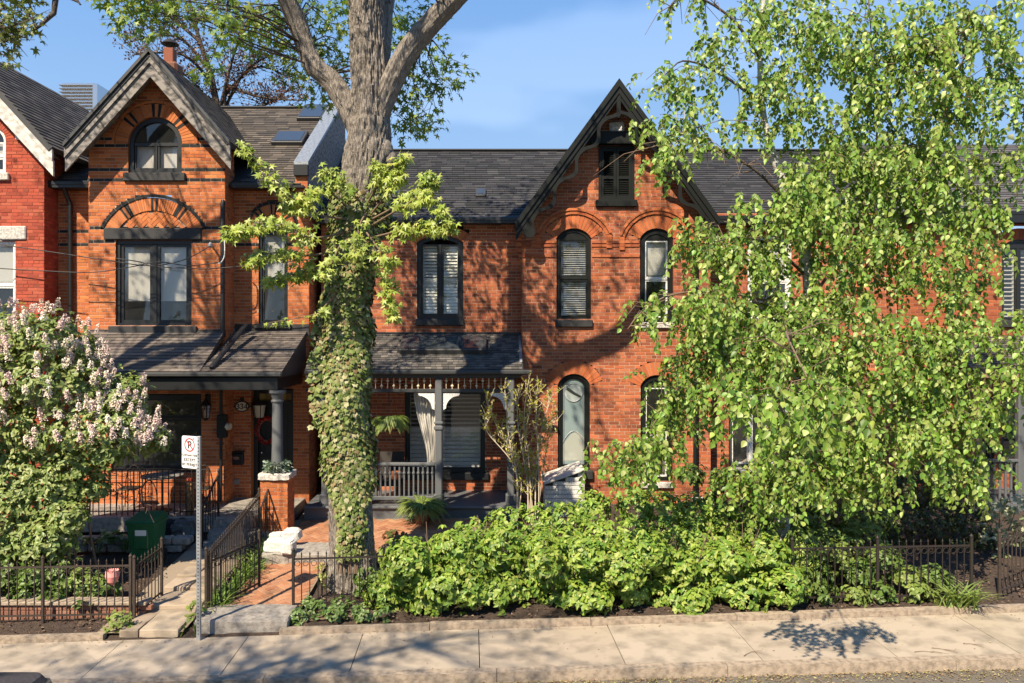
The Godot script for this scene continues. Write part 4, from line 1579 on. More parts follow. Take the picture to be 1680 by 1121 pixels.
func far_left_house() -> void:
	var D := 17.05
	var h := thing("brick_house", "red painted brick house with white raked boards and pale lintel, beside the lilac", "house", Vector3(-12, 0.4, -18.0))
	var pal := [Color(0.44, 0.075, 0.038), Color(0.48, 0.09, 0.045), Color(0.39, 0.066, 0.034), Color(0.46, 0.105, 0.055)]
	var wall := sub("wall", h, Vector3(-11.5, 0.4, -D))
	var bb := MB.new()
	var mm := MB.new()
	var xr := X(72, D)
	var xl := -13.6
	var apx := -11.55
	var up := opening(X(-42, D), X(9, D), Y(285, D), Y(232, D), 0.34, 0.3)
	var main := opening(X(-90, D), X(25, D), Y(528, D), Y(396, D))
	var lint := opening(X(-120, D), X(43, D), Y(394, D), Y(371, D))
	brick_wall(bb, mm, xl, xr, 0.3, 10.5, -D, [up, main, lint], pal, {mortar = Color(0.36, 0.1, 0.06), edge = gable_edge(xl, xr, Y(242, D), apx, 10.55), single = singles_for(wall, pal, 140, func(x: float, y: float): return x > -10.9 and y > 4.6)})
	arch_ring(bb, mm, up.xc, up.cy, up.R, up.R + 0.29, up.th, 22, -D, pal)
	for q in [up, main]:
		reveal(mm, q, -D, 0.15, pal[1])
	side_wall(bb, mm, xr, D, 18.0, 0.3, Y(242, D), 1, pal, Color(0.36, 0.1, 0.06))
	put(mm, "mortar", M.mortar, wall)
	kind(put(bb, "brickwork", M.brick, wall), "stuff")
	core(h, Vector3(xl, 0.1, -24), Vector3(xr - 0.03, 8.2, -20.5))
	window(h, up, -D, {frame = M.white_paint, fw = 0.07, rails = [0.5], sill = M.pale_stone, blind = "shade", drop = 0.5})
	window(h, main, -D, {frame = M.white_paint, fw = 0.06, mullions = [0.5], rails = [0.45], blind = "shade", drop = 0.5, sill = M.pale_stone})
	var b := MB.new()
	b.box(Vector3(lint.x0, lint.y0 + 0.003, -D - 0.1), Vector3(lint.x1, lint.ys - 0.003, -D + 0.04), 0.02)
	put(b, "lintel", M.pale_stone, h)
	b = MB.new()
	b.box(Vector3(X(27, D), Y(230, D), -D - 0.02), Vector3(X(56, D), Y(200, D), -D + 0.06), 0.01)
	put(b, "corbel_board", M.white_paint, h)
	# gable roof
	var roof := sub("roof", h, Vector3(-11.5, 8, -19))
	var fz := -16.5
	var rf := P(84, 242, 16.5)
	var ap := Vector3(apx, rf.y + (rf.x - apx) * 1.1, fz)
	var rp := [Color(0.085, 0.075, 0.066), Color(0.07, 0.062, 0.056), Color(0.11, 0.097, 0.085)]
	var lf := Vector3(2 * apx - rf.x, rf.y, fz)
	deck(roof, "boarding", [ap, rf, Vector3(rf.x, rf.y, -22), Vector3(ap.x, ap.y, -22)], 0.1, M.dark_grey_paint)
	deck(roof, "boarding", [lf, ap, Vector3(ap.x, ap.y, -22), Vector3(lf.x, lf.y, -22)], 0.1, M.dark_grey_paint)
	var u := (ap - rf)
	shingles(roof, rf, Vector3(0, 0, -1), u.normalized(), 5.5, u.length(), rp, {singles = 200, share = 0.5})
	var nn := Vector3(-u.normalized().y, u.normalized().x, 0)
	if nn.y > 0:
		nn = -nn
	b = MB.new()
	slant(b, rf, ap, 0.1, 0.16, fz - 0.02, fz - 0.08)
	put(b, "upper_barge_board", M.worn_white_board, h)
	b = MB.new()
	slant(b, rf, ap, 0.29, 0.22, fz - 0.06, fz - 0.12)
	put(b, "lower_barge_board", M.worn_white_board, h)
	b = MB.new()
	var q0 := rf + nn * 0.2
	var q1 := ap + nn * 0.2
	b.quad(Vector3(q0.x, q0.y, fz - 0.12), Vector3(q1.x, q1.y, fz - 0.12), Vector3(q1.x, q1.y, -D - 0.05), Vector3(q0.x, q0.y, -D - 0.05))
	put(b, "soffit", M.worn_white_board, h)

func gable_house() -> void:
	var D := 17.6       # gabled bay
	var E := 18.1       # set-back wings
	var h := thing("brick_house", "red brick house pair with steep dark fretwork gable and arched windows", "house", Vector3(2.0, 0.4, -18.5))
	var pal := [Color(0.44, 0.115, 0.04), Color(0.48, 0.135, 0.052), Color(0.36, 0.092, 0.037), Color(0.52, 0.165, 0.07), Color(0.28, 0.08, 0.036), Color(0.45, 0.13, 0.05), Color(0.4, 0.12, 0.06)]
	var arch_pal := [Color(0.52, 0.14, 0.046), Color(0.56, 0.165, 0.055), Color(0.47, 0.12, 0.04)]
	var mo := Color(0.56, 0.41, 0.3)
	var wall := sub("wall", h, Vector3(2.0, 0.4, -E))
	var bb := MB.new()
	var mm := MB.new()
	var xl := X(856, D)
	var xr := X(1166, D)
	var apx := X(1015, 17.2)
	var ay := Y(133, 17.2)
	var lf := Vector3(X(846, 17.15), Y(366, 17.15), -17.15)
	var rf := Vector3(X(1180, 17.15), Y(360, 17.15), -17.15)
	var ap := Vector3(apx, ay, -17.15)
	# openings: foot row, springing row, crown row
	var ul := arched(913, 970, 526, 391, 375, D)
	var ll := arched(915, 968, 772, 632, 614, D)
	var ur := arched(1050, 1105, 530, 392, 375, D)
	var lr := arched(1051, 1104, 792, 634, 616, D)
	var at := opening(X(982, D), X(1040, D), Y(329, D), Y(240, D))
	var single := singles_for(wall, pal, 300, func(x: float, y: float): return y > 1.2 and y < 5.6 and x < 4.2 and x > 0.6 and rng.randf() < 0.42)
	brick_wall(bb, mm, xl, xr, 0.3, ay - 0.2, -D, [ul, ll, ur, lr, at], pal, {edge = gable_edge(xl, xr, Y(372, D), apx, ay - 0.12), single = single, mortar = mo})
	for q in [ul, ll, ur, lr]:
		reveal(mm, q, -D, 0.16, pal[1])
		arch_ring(bb, mm, q.xc, q.cy, q.R + 0.004, q.R + 0.3, q.th, 15, -D, arch_pal)
		if q == ul or q == ur:
			# hood courses, standing proud, with short drops
			arch_ring(bb, mm, q.xc, q.cy - 0.02, q.R + 0.34, q.R + 0.41, q.th * 1.12, 11, -D + 0.03, arch_pal)
			arch_ring(bb, mm, q.xc, q.cy - 0.02, q.R + 0.42, q.R + 0.48, q.th * 1.12, 11, -D + 0.055, arch_pal)
			for s in [-1, 1]:
				var hx: float = q.xc + s * sin(q.th * 1.12) * (q.R + 0.41)
				var hy: float = q.cy - 0.02 + cos(q.th * 1.12) * (q.R + 0.35)
				for k in 4:
					bb.col = arch_pal[k % 3]
					one_brick(bb, hx - 0.06, hx + 0.06, hy - 0.075 * (k + 1) + 0.006, hy - 0.075 * k, -D + 0.035)
	# corbelled string courses between the upper windows
	for row in [399, 405, 422]:
		for seg in [[xl, ul.x0 - 0.01], [ul.x1 + 0.01, ur.x0 - 0.01], [ur.x1 + 0.01, xr]]:
			var x: float = seg[0]
			while x < seg[1] - 0.02:
				var e: float = minf(x + 0.222, seg[1])
				bb.col = pal[rng.randi() % 7]
				one_brick(bb, x, e - 0.008, Y(row, D), Y(row, D) + 0.055, -D + 0.022)
				x = e
	# set-back wings
	var wl := arched(684, 760, 524, 398, 386, E)
	var pd := opening(X(664, E), X(796, E), Y(776, E), Y(640, E))
	var x0 := X(527, E)
	brick_wall(bb, mm, x0, xl, 0.3, Y(362, E), -E, [wl, pd], pal, {mortar = mo, single = singles_for(wall, pal, 0, func(_x, _y): return false)})
	arch_ring(bb, mm, wl.xc, wl.cy, wl.R + 0.004, wl.R + 0.24, wl.th, 17, -E, arch_pal)
	reveal(mm, wl, -E, 0.16, pal[1])
	reveal(mm, pd, -E, 0.16, pal[1])
	var xe := X(1472, E)
	var wr := arched(1226, 1300, 528, 398, 386, E)
	var wd := opening(X(1196, E), X(1300, E), Y(768, E), Y(640, E))
	brick_wall(bb, mm, xr - 0.1, xe, 0.3, Y(355, E), -E, [wr, wd], pal, {mortar = mo})
	arch_ring(bb, mm, wr.xc, wr.cy, wr.R + 0.004, wr.R + 0.24, wr.th, 17, -E, arch_pal)
	for q in [wr, wd]:
		reveal(mm, q, -E, 0.16, pal[1])
	side_wall(bb, mm, xl, D, E, 0.3, Y(380, D), -1, pal, mo)
	side_wall(bb, mm, xr, D, E, 0.3, Y(380, D), 1, pal, mo)
	side_wall(bb, mm, x0, E, 20.0, 0.3, Y(362, E), -1, pal, mo)
	# dentil corbels where the bay meets the left wing
	for k in 5:
		bb.col = arch_pal[k % 3]
		one_brick(bb, xl - 0.02 - 0.025 * (5 - k), xl, Y(395 + k * 9, D), Y(395 + k * 9, D) + 0.065, -D + 0.01)
	put(mm, "mortar", M.mortar, wall)
	kind(put(bb, "brickwork", M.brick, wall), "stuff")
	core(h, Vector3(x0 + 0.02, 0.1, -25), Vector3(xe - 0.02, Y(362, E), -E - 3.2))
	# windows
	window(h, ul, -D, {frame = M.green_black_paint, rails = [0.5], tympanum = true, fw = 0.075, sill = M.black_stone, sill_over = 0.03, blind = "slats", pitch = 0.05, tilt = 0.35, blind_mat = M.blind})
	window(h, ur, -D, {frame = M.green_black_paint, sash = M.white_paint, rails = [0.5], tympanum = true, fw = 0.12, sw = 0.045, sill = M.pale_stone, sill_over = 0.0, sill_h = 0.12, blind = "shade", drop = 0.45, blind_mat = M.blind})
	window(h, lr, -D, {frame = M.green_black_paint, sash = M.white_paint, rails = [0.44], tympanum = true, fw = 0.12, sw = 0.045, sill = M.pale_stone, sill_over = 0.0, sill_h = 0.12})
	window(h, wl, -E, {frame = M.black_paint, mullions = [0.5], tympanum = true, fw = 0.09, sw = 0.06, sill = M.black_stone, sill_over = 0.02, blind = "shutters", pitch = 0.075, tilt = 0.95, closed = 0.5})
	window(h, pd, -E, {frame = M.black_paint, mullions = [0.33], fw = 0.06, sw = 0.07, sill = M.black_paint, sill_h = 0.16, blind = "shutters", pitch = 0.095, tilt = 0.15, closed = 0.52, blind_mat = M.white_paint})
	window(h, wr, -E, {frame = M.white_paint, rails = [0.5], tympanum = true, fw = 0.09, sill = M.pale_stone, blind = "shade", drop = 0.5})
	window(h, wd, -E, {frame = M.dark_grey_paint, sash = M.white_paint, mullions = [0.33, 0.66], fw = 0.08, sill = M.pale_stone, sill_h = 0.12})
	stained_window(h, ll, D)
	attic_shutters(h, at, D)
	# roofs
	var roof := sub("roof", h, Vector3(2, 7, -19))
	var rp := [Color(0.038, 0.039, 0.044), Color(0.031, 0.032, 0.037), Color(0.05, 0.05, 0.055), Color(0.027, 0.028, 0.032)]
	var e0 := Vector3(x0 - 0.1, Y(362, 17.9), -17.9)
	var er := xe
	var ridge := Vector3(e0.x, Y(248, 21.6), -21.6)
	var v := (ridge - e0)
	var vl := v.length()
	v /= vl
	deck(roof, "boarding", [e0, Vector3(er, e0.y, e0.z), Vector3(er, ridge.y, ridge.z), ridge], 0.1, M.dark_grey_paint)
	deck(roof, "back_boarding", [Vector3(er, ridge.y, ridge.z), Vector3(er, e0.y, -26), Vector3(e0.x, e0.y, -26), ridge], 0.1, M.dark_grey_paint)
	shingles(roof, e0 + Vector3(0, 0.004, 0), Vector3.RIGHT, v, er - e0.x, vl, rp, {singles = 300, share = 0.35, keep = func(u: float, q: float):
		var x := e0.x + u
		var f := 1.0 - absf(x - apx) / 2.2
		return f < 0.0 or e0.y + v.y * q > lerpf(6.9, 9.9, f) - 0.25})
	var b := MB.new()
	b.bar(Vector3(e0.x, ridge.y + 0.02, ridge.z), Vector3(er, ridge.y + 0.02, ridge.z), 0.22, 0.05, 0.015)
	put(b, "ridge_cap", M.dark_grey_paint, roof)
	for q in [[780, 797, 323], [642, 656, 325]]:
		var d := roof_depth(e0, v, q[2])
		var rs := sub("roof_light", h, P(q[0], q[2], d))
		skylight(rs, P(q[0], q[2] + 7, d), Vector3(X(q[1], d) - X(q[0], d), 0, 0), v * 0.42, 0.16)
	for s in 2:
		var f: Vector3 = lf if s == 0 else rf
		var back := -21.4
		var pts := [f, ap, Vector3(ap.x, ap.y, back), Vector3(f.x, f.y, back)]
		if s == 1:
			pts = [ap, f, Vector3(f.x, f.y, back), Vector3(ap.x, ap.y, back)]
		deck(roof, "gable_boarding", pts, 0.08, M.dark_grey_paint)
		var up := (ap - f)
		if s == 1:
			shingles(roof, f, Vector3(0, 0, -1), up.normalized(), -back + f.z, up.length() - 0.12, rp)
		else:
			shingles(roof, Vector3(f.x, f.y, back), Vector3(0, 0, 1), up.normalized(), -back + f.z, up.length() - 0.12, rp)
	fretwork(h, lf, rf, ap, D)
	gutter(h, Vector3(x0 - 0.1, Y(360, 17.85), -17.85), Vector3(xl - 0.05, Y(360, 17.85), -17.85), M.black_paint)
	gutter(h, Vector3(xr + 0.1, Y(358, 17.85), -17.85), Vector3(xe, Y(356, 17.85), -17.85), M.black_paint)
	for gg in [[x0, xl], [xr, xe]]:
		b = MB.new()
		b.box(Vector3(gg[0], Y(369, E), -E - 0.02), Vector3(gg[1], Y(362, E), -17.8))
		put(b, "soffit_board", M.black_paint, h)
	pipe(h, "down_pipe", [P(1150, 372, 17.6), P(1148, 385, 17.55), P(1141, 400, 17.5), P(1141, 835, 17.5)], 0.05, M.green_black_paint)
	gable_porch(h, x0, xl, E)

func arched(pa: float, pb: float, foot: float, spring: float, crown: float, d: float, ring := 0.3) -> Dictionary:
	return opening(X(pa, d), X(pb, d), Y(foot, d), Y(spring, d), Y(crown, d) - Y(spring, d), ring)

func stained_window(h: Node3D, q: Dictionary, D: float) -> void:
	var w := sub("stained_window", h, Vector3(q.xc, q.y0, -D))
	var zs := -D - 0.05
	var b := MB.new()
	b.band(outline(q, 0.004), outline(q, 0.07), zs, zs - 0.1)
	b.band(outline(q, 0.07), outline(q, 0.12), zs - 0.03, zs - 0.09)
	put(b, "frame", M.green_black_paint, w)
	# panes of mottled glass
	b = MB.new()
	b.col = Color(0.2, 0.27, 0.28)
	b.prism(outline(q, 0.115), zs - 0.06, zs - 0.066)
	put(b, "pane", M.stained_glass, w)
	var cx: float = q.xc
	var cy: float = q.ys - 0.18
	b = MB.new()
	b.col = Color(0.42, 0.48, 0.47)
	var disc := PackedVector2Array()
	for i in 24:
		disc.append(Vector2(cx + cos(TAU * i / 24.0) * 0.2, cy + sin(TAU * i / 24.0) * 0.2))
	b.prism(disc, zs - 0.054, zs - 0.059)
	put(b, "pane", M.stained_glass, w)
	b = MB.new()
	b.col = Color(0.04, 0.05, 0.05)
	b.prism(PackedVector2Array([Vector2(cx - 0.13, cy + 0.13), Vector2(cx + 0.02, cy + 0.02), Vector2(cx + 0.18, cy - 0.08), Vector2(cx + 0.16, cy - 0.12), Vector2(cx - 0.02, cy - 0.03), Vector2(cx - 0.17, cy + 0.07)]), zs - 0.048, zs - 0.053)
	put(b, "pane", M.stained_glass, w)
	b = MB.new()
	b.col = Color(0.34, 0.36, 0.32)
	b.prism(PackedVector2Array([Vector2(q.x0 + 0.12, q.y0 + 0.55), Vector2(cx - 0.05, q.y0 + 0.8), Vector2(cx + 0.08, q.y0 + 0.87), Vector2(q.x1 - 0.12, q.y0 + 0.74), Vector2(q.x1 - 0.12, q.y0 + 0.2), Vector2(q.x0 + 0.12, q.y0 + 0.2)]), zs - 0.054, zs - 0.059)
	put(b, "pane", M.stained_glass, w)
	# lead lines
	b = MB.new()
	var pts := []
	var rad := []
	for i in 25:
		pts.append(Vector3(cx + cos(TAU * i / 24.0) * 0.205, cy + sin(TAU * i / 24.0) * 0.205, zs - 0.05))
		rad.append(0.008)
	b.tube(pts, rad, 5)
	pts = []
	rad = []
	for i in 17:
		var f := i / 16.0
		pts.append(Vector3(lerpf(q.x0 + 0.12, q.x1 - 0.12, f), q.y0 + 0.62 + sin(f * PI) * 0.25, zs - 0.05))
		rad.append(0.008)
	b.tube(pts, rad, 5)
	for xx in [q.x0 + 0.15, q.x1 - 0.15]:
		b.tube([Vector3(xx, q.y0 + 0.12, zs - 0.05), Vector3(xx, q.ys, zs - 0.05)], [0.006, 0.006], 5)
	put(b, "lead_lines", M.galvanised, w)
	b = MB.new()
	b.box(Vector3(q.x0 - 0.03, q.y0 - 0.2, -D - 0.12), Vector3(q.x1 + 0.07, q.y0 + 0.01, -D + 0.08), 0.02)
	put(b, "sill", M.black_stone, w)
	b = MB.new()
	b.box(Vector3(q.x0, q.y0, zs - 1.6), Vector3(q.x1, q.ys + q.rise, zs - 0.12))
	put(b, "room_lining", M.room, w)

func attic_shutters(h: Node3D, q: Dictionary, D: float) -> void:
	var w := sub("attic_shutter", h, Vector3(q.xc, q.y0, -D))
	var b := MB.new()
	var z := -D
	b.band(outline(q, 0.0, 2), outline(q, 0.06, 2), z + 0.03, z - 0.1)
	for s in 2:
		var a: float = q.x0 + 0.06 if s == 0 else q.xc + 0.004
		var e: float = q.xc - 0.004 if s == 0 else q.x1 - 0.06
		var r := opening(a, e, q.y0 + 0.06, q.ys - 0.06)
		b.band(outline(r, 0.0, 2), outline(r, 0.055, 2), z + 0.01, z - 0.05)
		b.box(Vector3(a + 0.055, lerpf(q.y0, q.ys, 0.42) - 0.03, z - 0.045), Vector3(e - 0.055, lerpf(q.y0, q.ys, 0.42) + 0.03, z + 0.005))
	b.quad(Vector3(q.x0, q.y0, z - 0.09), Vector3(q.x1, q.y0, z - 0.09), Vector3(q.x1, q.ys, z - 0.09), Vector3(q.x0, q.ys, z - 0.09))
	put(b, "frame", M.green_black_paint, w)
	var sm := MB.new()
	var hw: float = (q.x1 - q.x0) * 0.25 - 0.088
	sm.box(Vector3(-hw, -0.004, -0.022), Vector3(hw, 0.004, 0.022))
	var mesh := mesh_of(sm)
	for s in 2:
		var cx: float = (q.x0 + 0.06 + q.xc) * 0.5 if s == 0 else (q.x1 - 0.06 + q.xc) * 0.5
		var y: float = q.y0 + 0.14
		while y < q.ys - 0.13:
			if absf(y - lerpf(q.y0, q.ys, 0.42)) > 0.04:
				inst(mesh, "slat", M.green_black_paint, w, Transform3D(Basis(Vector3.RIGHT, 0.75), Vector3(cx, y, z - 0.02)))
			y += 0.042
	b = MB.new()
	b.box(Vector3(q.x0 - 0.07, q.y0 - 0.15, z - 0.1), Vector3(q.x1 + 0.07, q.y0 + 0.004, z + 0.08), 0.015)
	put(b, "sill", M.green_black_paint, w)
	# boxed hood with small teeth
	b = MB.new()
	b.prism(PackedVector2Array([Vector2(X(960, D), q.ys + 0.02), Vector2(X(1060, D), q.ys + 0.02), Vector2(X(1048, D), q.ys + 0.3), Vector2(X(972, D), q.ys + 0.3)]), z + 0.16, z - 0.02)
	put(b, "hood", M.green_black_paint, w)
	b = MB.new()
	for i in 24:
		var x := lerpf(X(962, D), X(1057, D), i / 23.0)
		b.box(Vector3(x - 0.013, q.ys + 0.03, z + 0.16), Vector3(x + 0.013, q.ys + 0.075, z + 0.185))
	put(b, "dentils", M.green_black_paint, w)
	b = MB.new()
	rough_block(b, Vector3(q.xc - 0.16, q.ys + 0.31, z - 0.0), Vector3(q.xc + 0.16, q.ys + 0.52, z + 0.1), 0.03, 77)
	put(b, "carved_stone", M.pale_stone, w)

func fretwork(h: Node3D, lf: Vector3, rf: Vector3, ap: Vector3, D: float) -> void:
	for s in 2:
		var f: Vector3 = lf if s == 0 else rf
		var dir := (ap - f).normalized()
		var nn := Vector3(-dir.y, dir.x, 0)
		if nn.y > 0:
			nn = -nn
		var bd := sub("barge_board", h, f)
		var b := MB.new()
		slant(b, f, ap, 0.03, 0.1, f.z + 0.05, f.z - 0.05)
		put(b, "crown_strip", M.green_black_paint, bd)
		b = MB.new()
		slant(b, f, ap, 0.12, 0.1, f.z + 0.015, f.z - 0.05)
		slant(b, f, ap, 0.2, 0.06, f.z - 0.015, f.z - 0.06)
		put(b, "board", M.green_black_paint, bd)
		# wavy rib below the board
		var l := (ap - f).length()
		var up := PackedVector2Array()
		var dn := PackedVector2Array()
		var n := 64
		for i in n + 1:
			var t := l * i / n
			var o := 0.31 + 0.11 * cos(TAU * t / 0.83 + 0.1)
			var w := 0.045 + 0.03 * pow(maxf(0.0, cos(TAU * t / 0.83 + PI)), 2.0)
			if t < 0.12:
				w = 0.08
			var c := f + dir * t + nn * o
			if (s == 0 and c.x > ap.x - 0.005) or (s == 1 and c.x < ap.x + 0.005):
				c.x = ap.x - 0.005 if s == 0 else ap.x + 0.005
				up.append(Vector2(c.x, c.y - nn.y * w))
				dn.append(Vector2(c.x, c.y + nn.y * w))
				break
			up.append(Vector2(c.x - nn.x * w, c.y - nn.y * w))
			dn.append(Vector2(c.x + nn.x * w, c.y + nn.y * w))
		b = MB.new()
		b.band(up, dn, f.z - 0.01, f.z - 0.07, false)
		put(b, "fret_rib", M.green_black_paint, bd)
		# rounded foot bracket
		b = MB.new()
		var foot := PackedVector2Array()
		var fc := f + dir * 0.02 + nn * 0.36
		for i in 14:
			var a := TAU * i / 14.0
			foot.append(Vector2(fc.x + cos(a) * 0.13, fc.y + sin(a) * 0.13))
		b.prism(foot, f.z + 0.005, f.z - 0.08)
		var fo := PackedVector2Array([Vector2(f.x, f.y), Vector2(f.x + dir.x * 0.25, f.y + dir.y * 0.25), Vector2(fc.x + dir.x * 0.15, fc.y + dir.y * 0.05), Vector2(fc.x - dir.x * 0.12, fc.y - 0.02)])
		b.prism(fo, f.z - 0.003, f.z - 0.075)
		put(b, "foot_bracket", M.green_black_paint, bd)
		b = MB.new()
		var q0 := f + nn * 0.09
		var q1 := ap + nn * 0.09
		b.quad(Vector3(q0.x, q0.y, f.z - 0.06), Vector3(q1.x, q1.y, f.z - 0.06), Vector3(q1.x, q1.y, -D - 0.05), Vector3(q0.x, q0.y, -D - 0.05))
		put(b, "soffit", M.green_black_paint, bd)
	var b2 := MB.new()
	b2.box(Vector3(ap.x - 0.05, ap.y - 0.78, ap.z - 0.065), Vector3(ap.x + 0.05, ap.y - 0.25, ap.z - 0.005), 0.01)
	b2.lathe(Vector3(ap.x, ap.y - 0.86, ap.z - 0.035), [Vector2(0, 0), Vector2(0.045, 0.04), Vector2(0.05, 0.08), Vector2(0.03, 0.1)], 10)
	put(b2, "king_post", M.green_black_paint, h)

func gable_porch(h: Node3D, x0: float, xl: float, E: float) -> void:
	var p := sub("porch", h, Vector3(-1.5, 0.5, -17.2))
	var fd := 16.55
	var ey := 3.6
	var ex := X(874, 16.6)
	var rp := [Color(0.12, 0.11, 0.1), Color(0.09, 0.085, 0.08), Color(0.15, 0.135, 0.12), Color(0.075, 0.072, 0.07)]
	var e0 := Vector3(x0, ey, -fd)
	var t0 := Vector3(x0, 4.36, -E + 0.01)
	var v := t0 - e0
	deck(p, "porch_roof", [e0, Vector3(xl - 0.0, ey, -fd), Vector3(xl - 0.0, t0.y, t0.z), t0], 0.08, M.dark_grey_paint)
	shingles(p, e0 + Vector3(0, 0.004, 0), Vector3.RIGHT, v.normalized(), xl - x0 - 0.02, v.length() - 0.01, rp, {expose = 0.105, wmin = 0.1, wmax = 0.16})
	var b := MB.new()
	b.bar(Vector3(x0, 4.37, -E + 0.03), Vector3(xl - 0.02, 4.37, -E + 0.03), 0.08, 0.05, 0.01)
	put(b, "top_flashing", M.black_paint, p)
	b = MB.new()
	b.bar(Vector3(xl - 0.04, t0.y - 0.05, t0.z), Vector3(xl - 0.04, ey + 0.12, -fd - 0.25), 0.06, 0.12, 0.01)
	put(b, "side_flashing", M.flashing, p)
	b = MB.new()
	b.bar(Vector3(x0, 3.55, -fd + 0.03), Vector3(ex, 3.55, -fd + 0.03), 0.11, 0.1, 0.025)
	put(b, "gutter", M.dark_grey_paint, p)
	# skylight let into the roof
	var vv := v.normalized()
	var d0 := roof_depth(e0, vv, 583)
	var d1 := roof_depth(e0, vv, 559)
	var sk := sub("porch_skylight", h, P(726, 583, d0))
	var a := P(655, 583, d0)
	skylight(sk, a, P(798, 583, d0) - a, vv * ((d1 - d0) / -vv.z), 0.14)
	# frieze with turned spindles between two rails
	var fz := -16.66
	b = MB.new()
	b.box(Vector3(x0, 3.42, fz - 0.05), Vector3(ex - 0.25, 3.5, fz + 0.05), 0.01)
	b.box(Vector3(x0, Y(644, 16.66), fz - 0.045), Vector3(ex - 0.25, Y(638, 16.66), fz + 0.045), 0.01)
	put(b, "frieze_rail", M.grey_paint_dark if M.has("grey_paint_dark") else M.dark_grey_paint, p)
	var y0 := Y(638, 16.66)
	var y1 := 3.42
	var sp := MB.new()
	var hh := y1 - y0
	sp.lathe(Vector3.ZERO, [Vector2(0.008, 0), Vector2(0.008, hh * 0.62), Vector2(0.03, hh * 0.68), Vector2(0.032, hh * 0.78), Vector2(0.012, hh * 0.86), Vector2(0.012, hh)], 8)
	var sm := mesh_of(sp)
	for i in 12:
		var x := X(732 + i * 10.0, 16.66)
		spindle(p, sm, x, y0, hh, fz, i)
	for i in 10:
		spindle(p, sm, X(616 + i * 10.0, 16.66), y0, hh, fz, i)
	for i in 6:
		spindle(p, sm, X(550 + i * 10.0, 16.66), y0, hh, fz, i)
	# posts with moulded collars
	for px in [720.0, 838.0, 600.0, 534.0]:
		var x := X(px, 16.66)
		b = MB.new()
		b.box(Vector3(x - 0.075, 0.73, fz - 0.075), Vector3(x + 0.075, 3.42, fz + 0.075), 0.02)
		b.box(Vector3(x - 0.1, 2.32, fz - 0.1), Vector3(x + 0.1, 2.4, fz + 0.1), 0.015)
		b.box(Vector3(x - 0.095, 2.44, fz - 0.095), Vector3(x + 0.095, 2.5, fz + 0.095), 0.015)
		b.box(Vector3(x - 0.11, 0.73, fz - 0.11), Vector3(x + 0.11, 0.95, fz + 0.11), 0.015)
		put(b, "post", M.grey_paint, p)
	# pale curved brackets under the frieze
	for br in [[X(727, 16.66), 1.0], [X(831, 16.66), -1.0], [X(713, 16.66), -1.0]]:
		b = MB.new()
		var pts := PackedVector2Array([Vector2(br[0], Y(645, 16.66)), Vector2(br[0] + 0.36 * br[1], Y(645, 16.66))])
		for i in 9:
			var t := i / 8.0 * PI / 2
			pts.append(Vector2(br[0] + br[1] * (0.33 - 0.27 * sin(t)), Y(645, 16.66) - 0.06 - 0.27 * (1.0 - cos(t))))
		pts.append(Vector2(br[0], Y(645, 16.66) - 0.36))
		b.prism(pts, fz + 0.02, fz - 0.02)
		put(b, "bracket", M.white_paint, p)
	# deck, skirt, ceiling
	b = MB.new()
	b.box(Vector3(x0, 0.68, -E + 0.005), Vector3(X(850, 16.5), 0.73, -16.42), 0.012)
	put(b, "deck", M.grey_paint, p)
	b = MB.new()
	b.box(Vector3(x0, 0.2, -16.55), Vector3(X(850, 16.5) - 0.03, 0.68, -16.48))
	put(b, "skirt", M.grey_paint, p)
	b = MB.new()
	b.box(Vector3(x0, 3.5, -E + 0.01), Vector3(xl - 0.01, 3.53, -16.6))
	put(b, "ceiling", M.white_paint, p)
	# balustrade
	var rl := sub("balustrade", h, Vector3(-2, 0.73, -16.66))
	var bx0 := X(606, 16.66)
	var bx1 := X(714, 16.66)
	b = MB.new()
	b.box(Vector3(bx0, 1.55, fz - 0.05), Vector3(bx1, 1.62, fz + 0.05), 0.015)
	put(b, "top_rail", M.grey_paint, rl)
	b = MB.new()
	b.box(Vector3(bx0, 0.82, fz - 0.035), Vector3(bx1, 0.9, fz + 0.035), 0.01)
	put(b, "bottom_rail", M.grey_paint, rl)
	b = MB.new()
	b.box(Vector3(-0.018, 0, -0.018), Vector3(0.018, 0.65, 0.018), 0.004)
	b.lathe(Vector3(0, 0.46, 0), [Vector2(0.016, 0), Vector2(0.034, 0.02), Vector2(0.034, 0.05), Vector2(0.016, 0.07)], 8)
	var bm := mesh_of(b)
	var n := 14
	for i in n:
		inst(bm, "baluster", M.grey_paint, rl, Transform3D(Basis(), Vector3(lerpf(bx0 + 0.04, bx1 - 0.06, i / float(n - 1)), 0.9, fz)))

func spindle(p: Node3D, m: Mesh, x: float, y0: float, hh: float, z: float, i: int) -> void:
	var t := Transform3D(Basis(), Vector3(x, y0, z))
	if i % 2 == 1:
		t = Transform3D(Basis(Vector3(0, 0, 1), PI), Vector3(x, y0 + hh, z))
	inst(m, "spindle", M.cream, p, t)

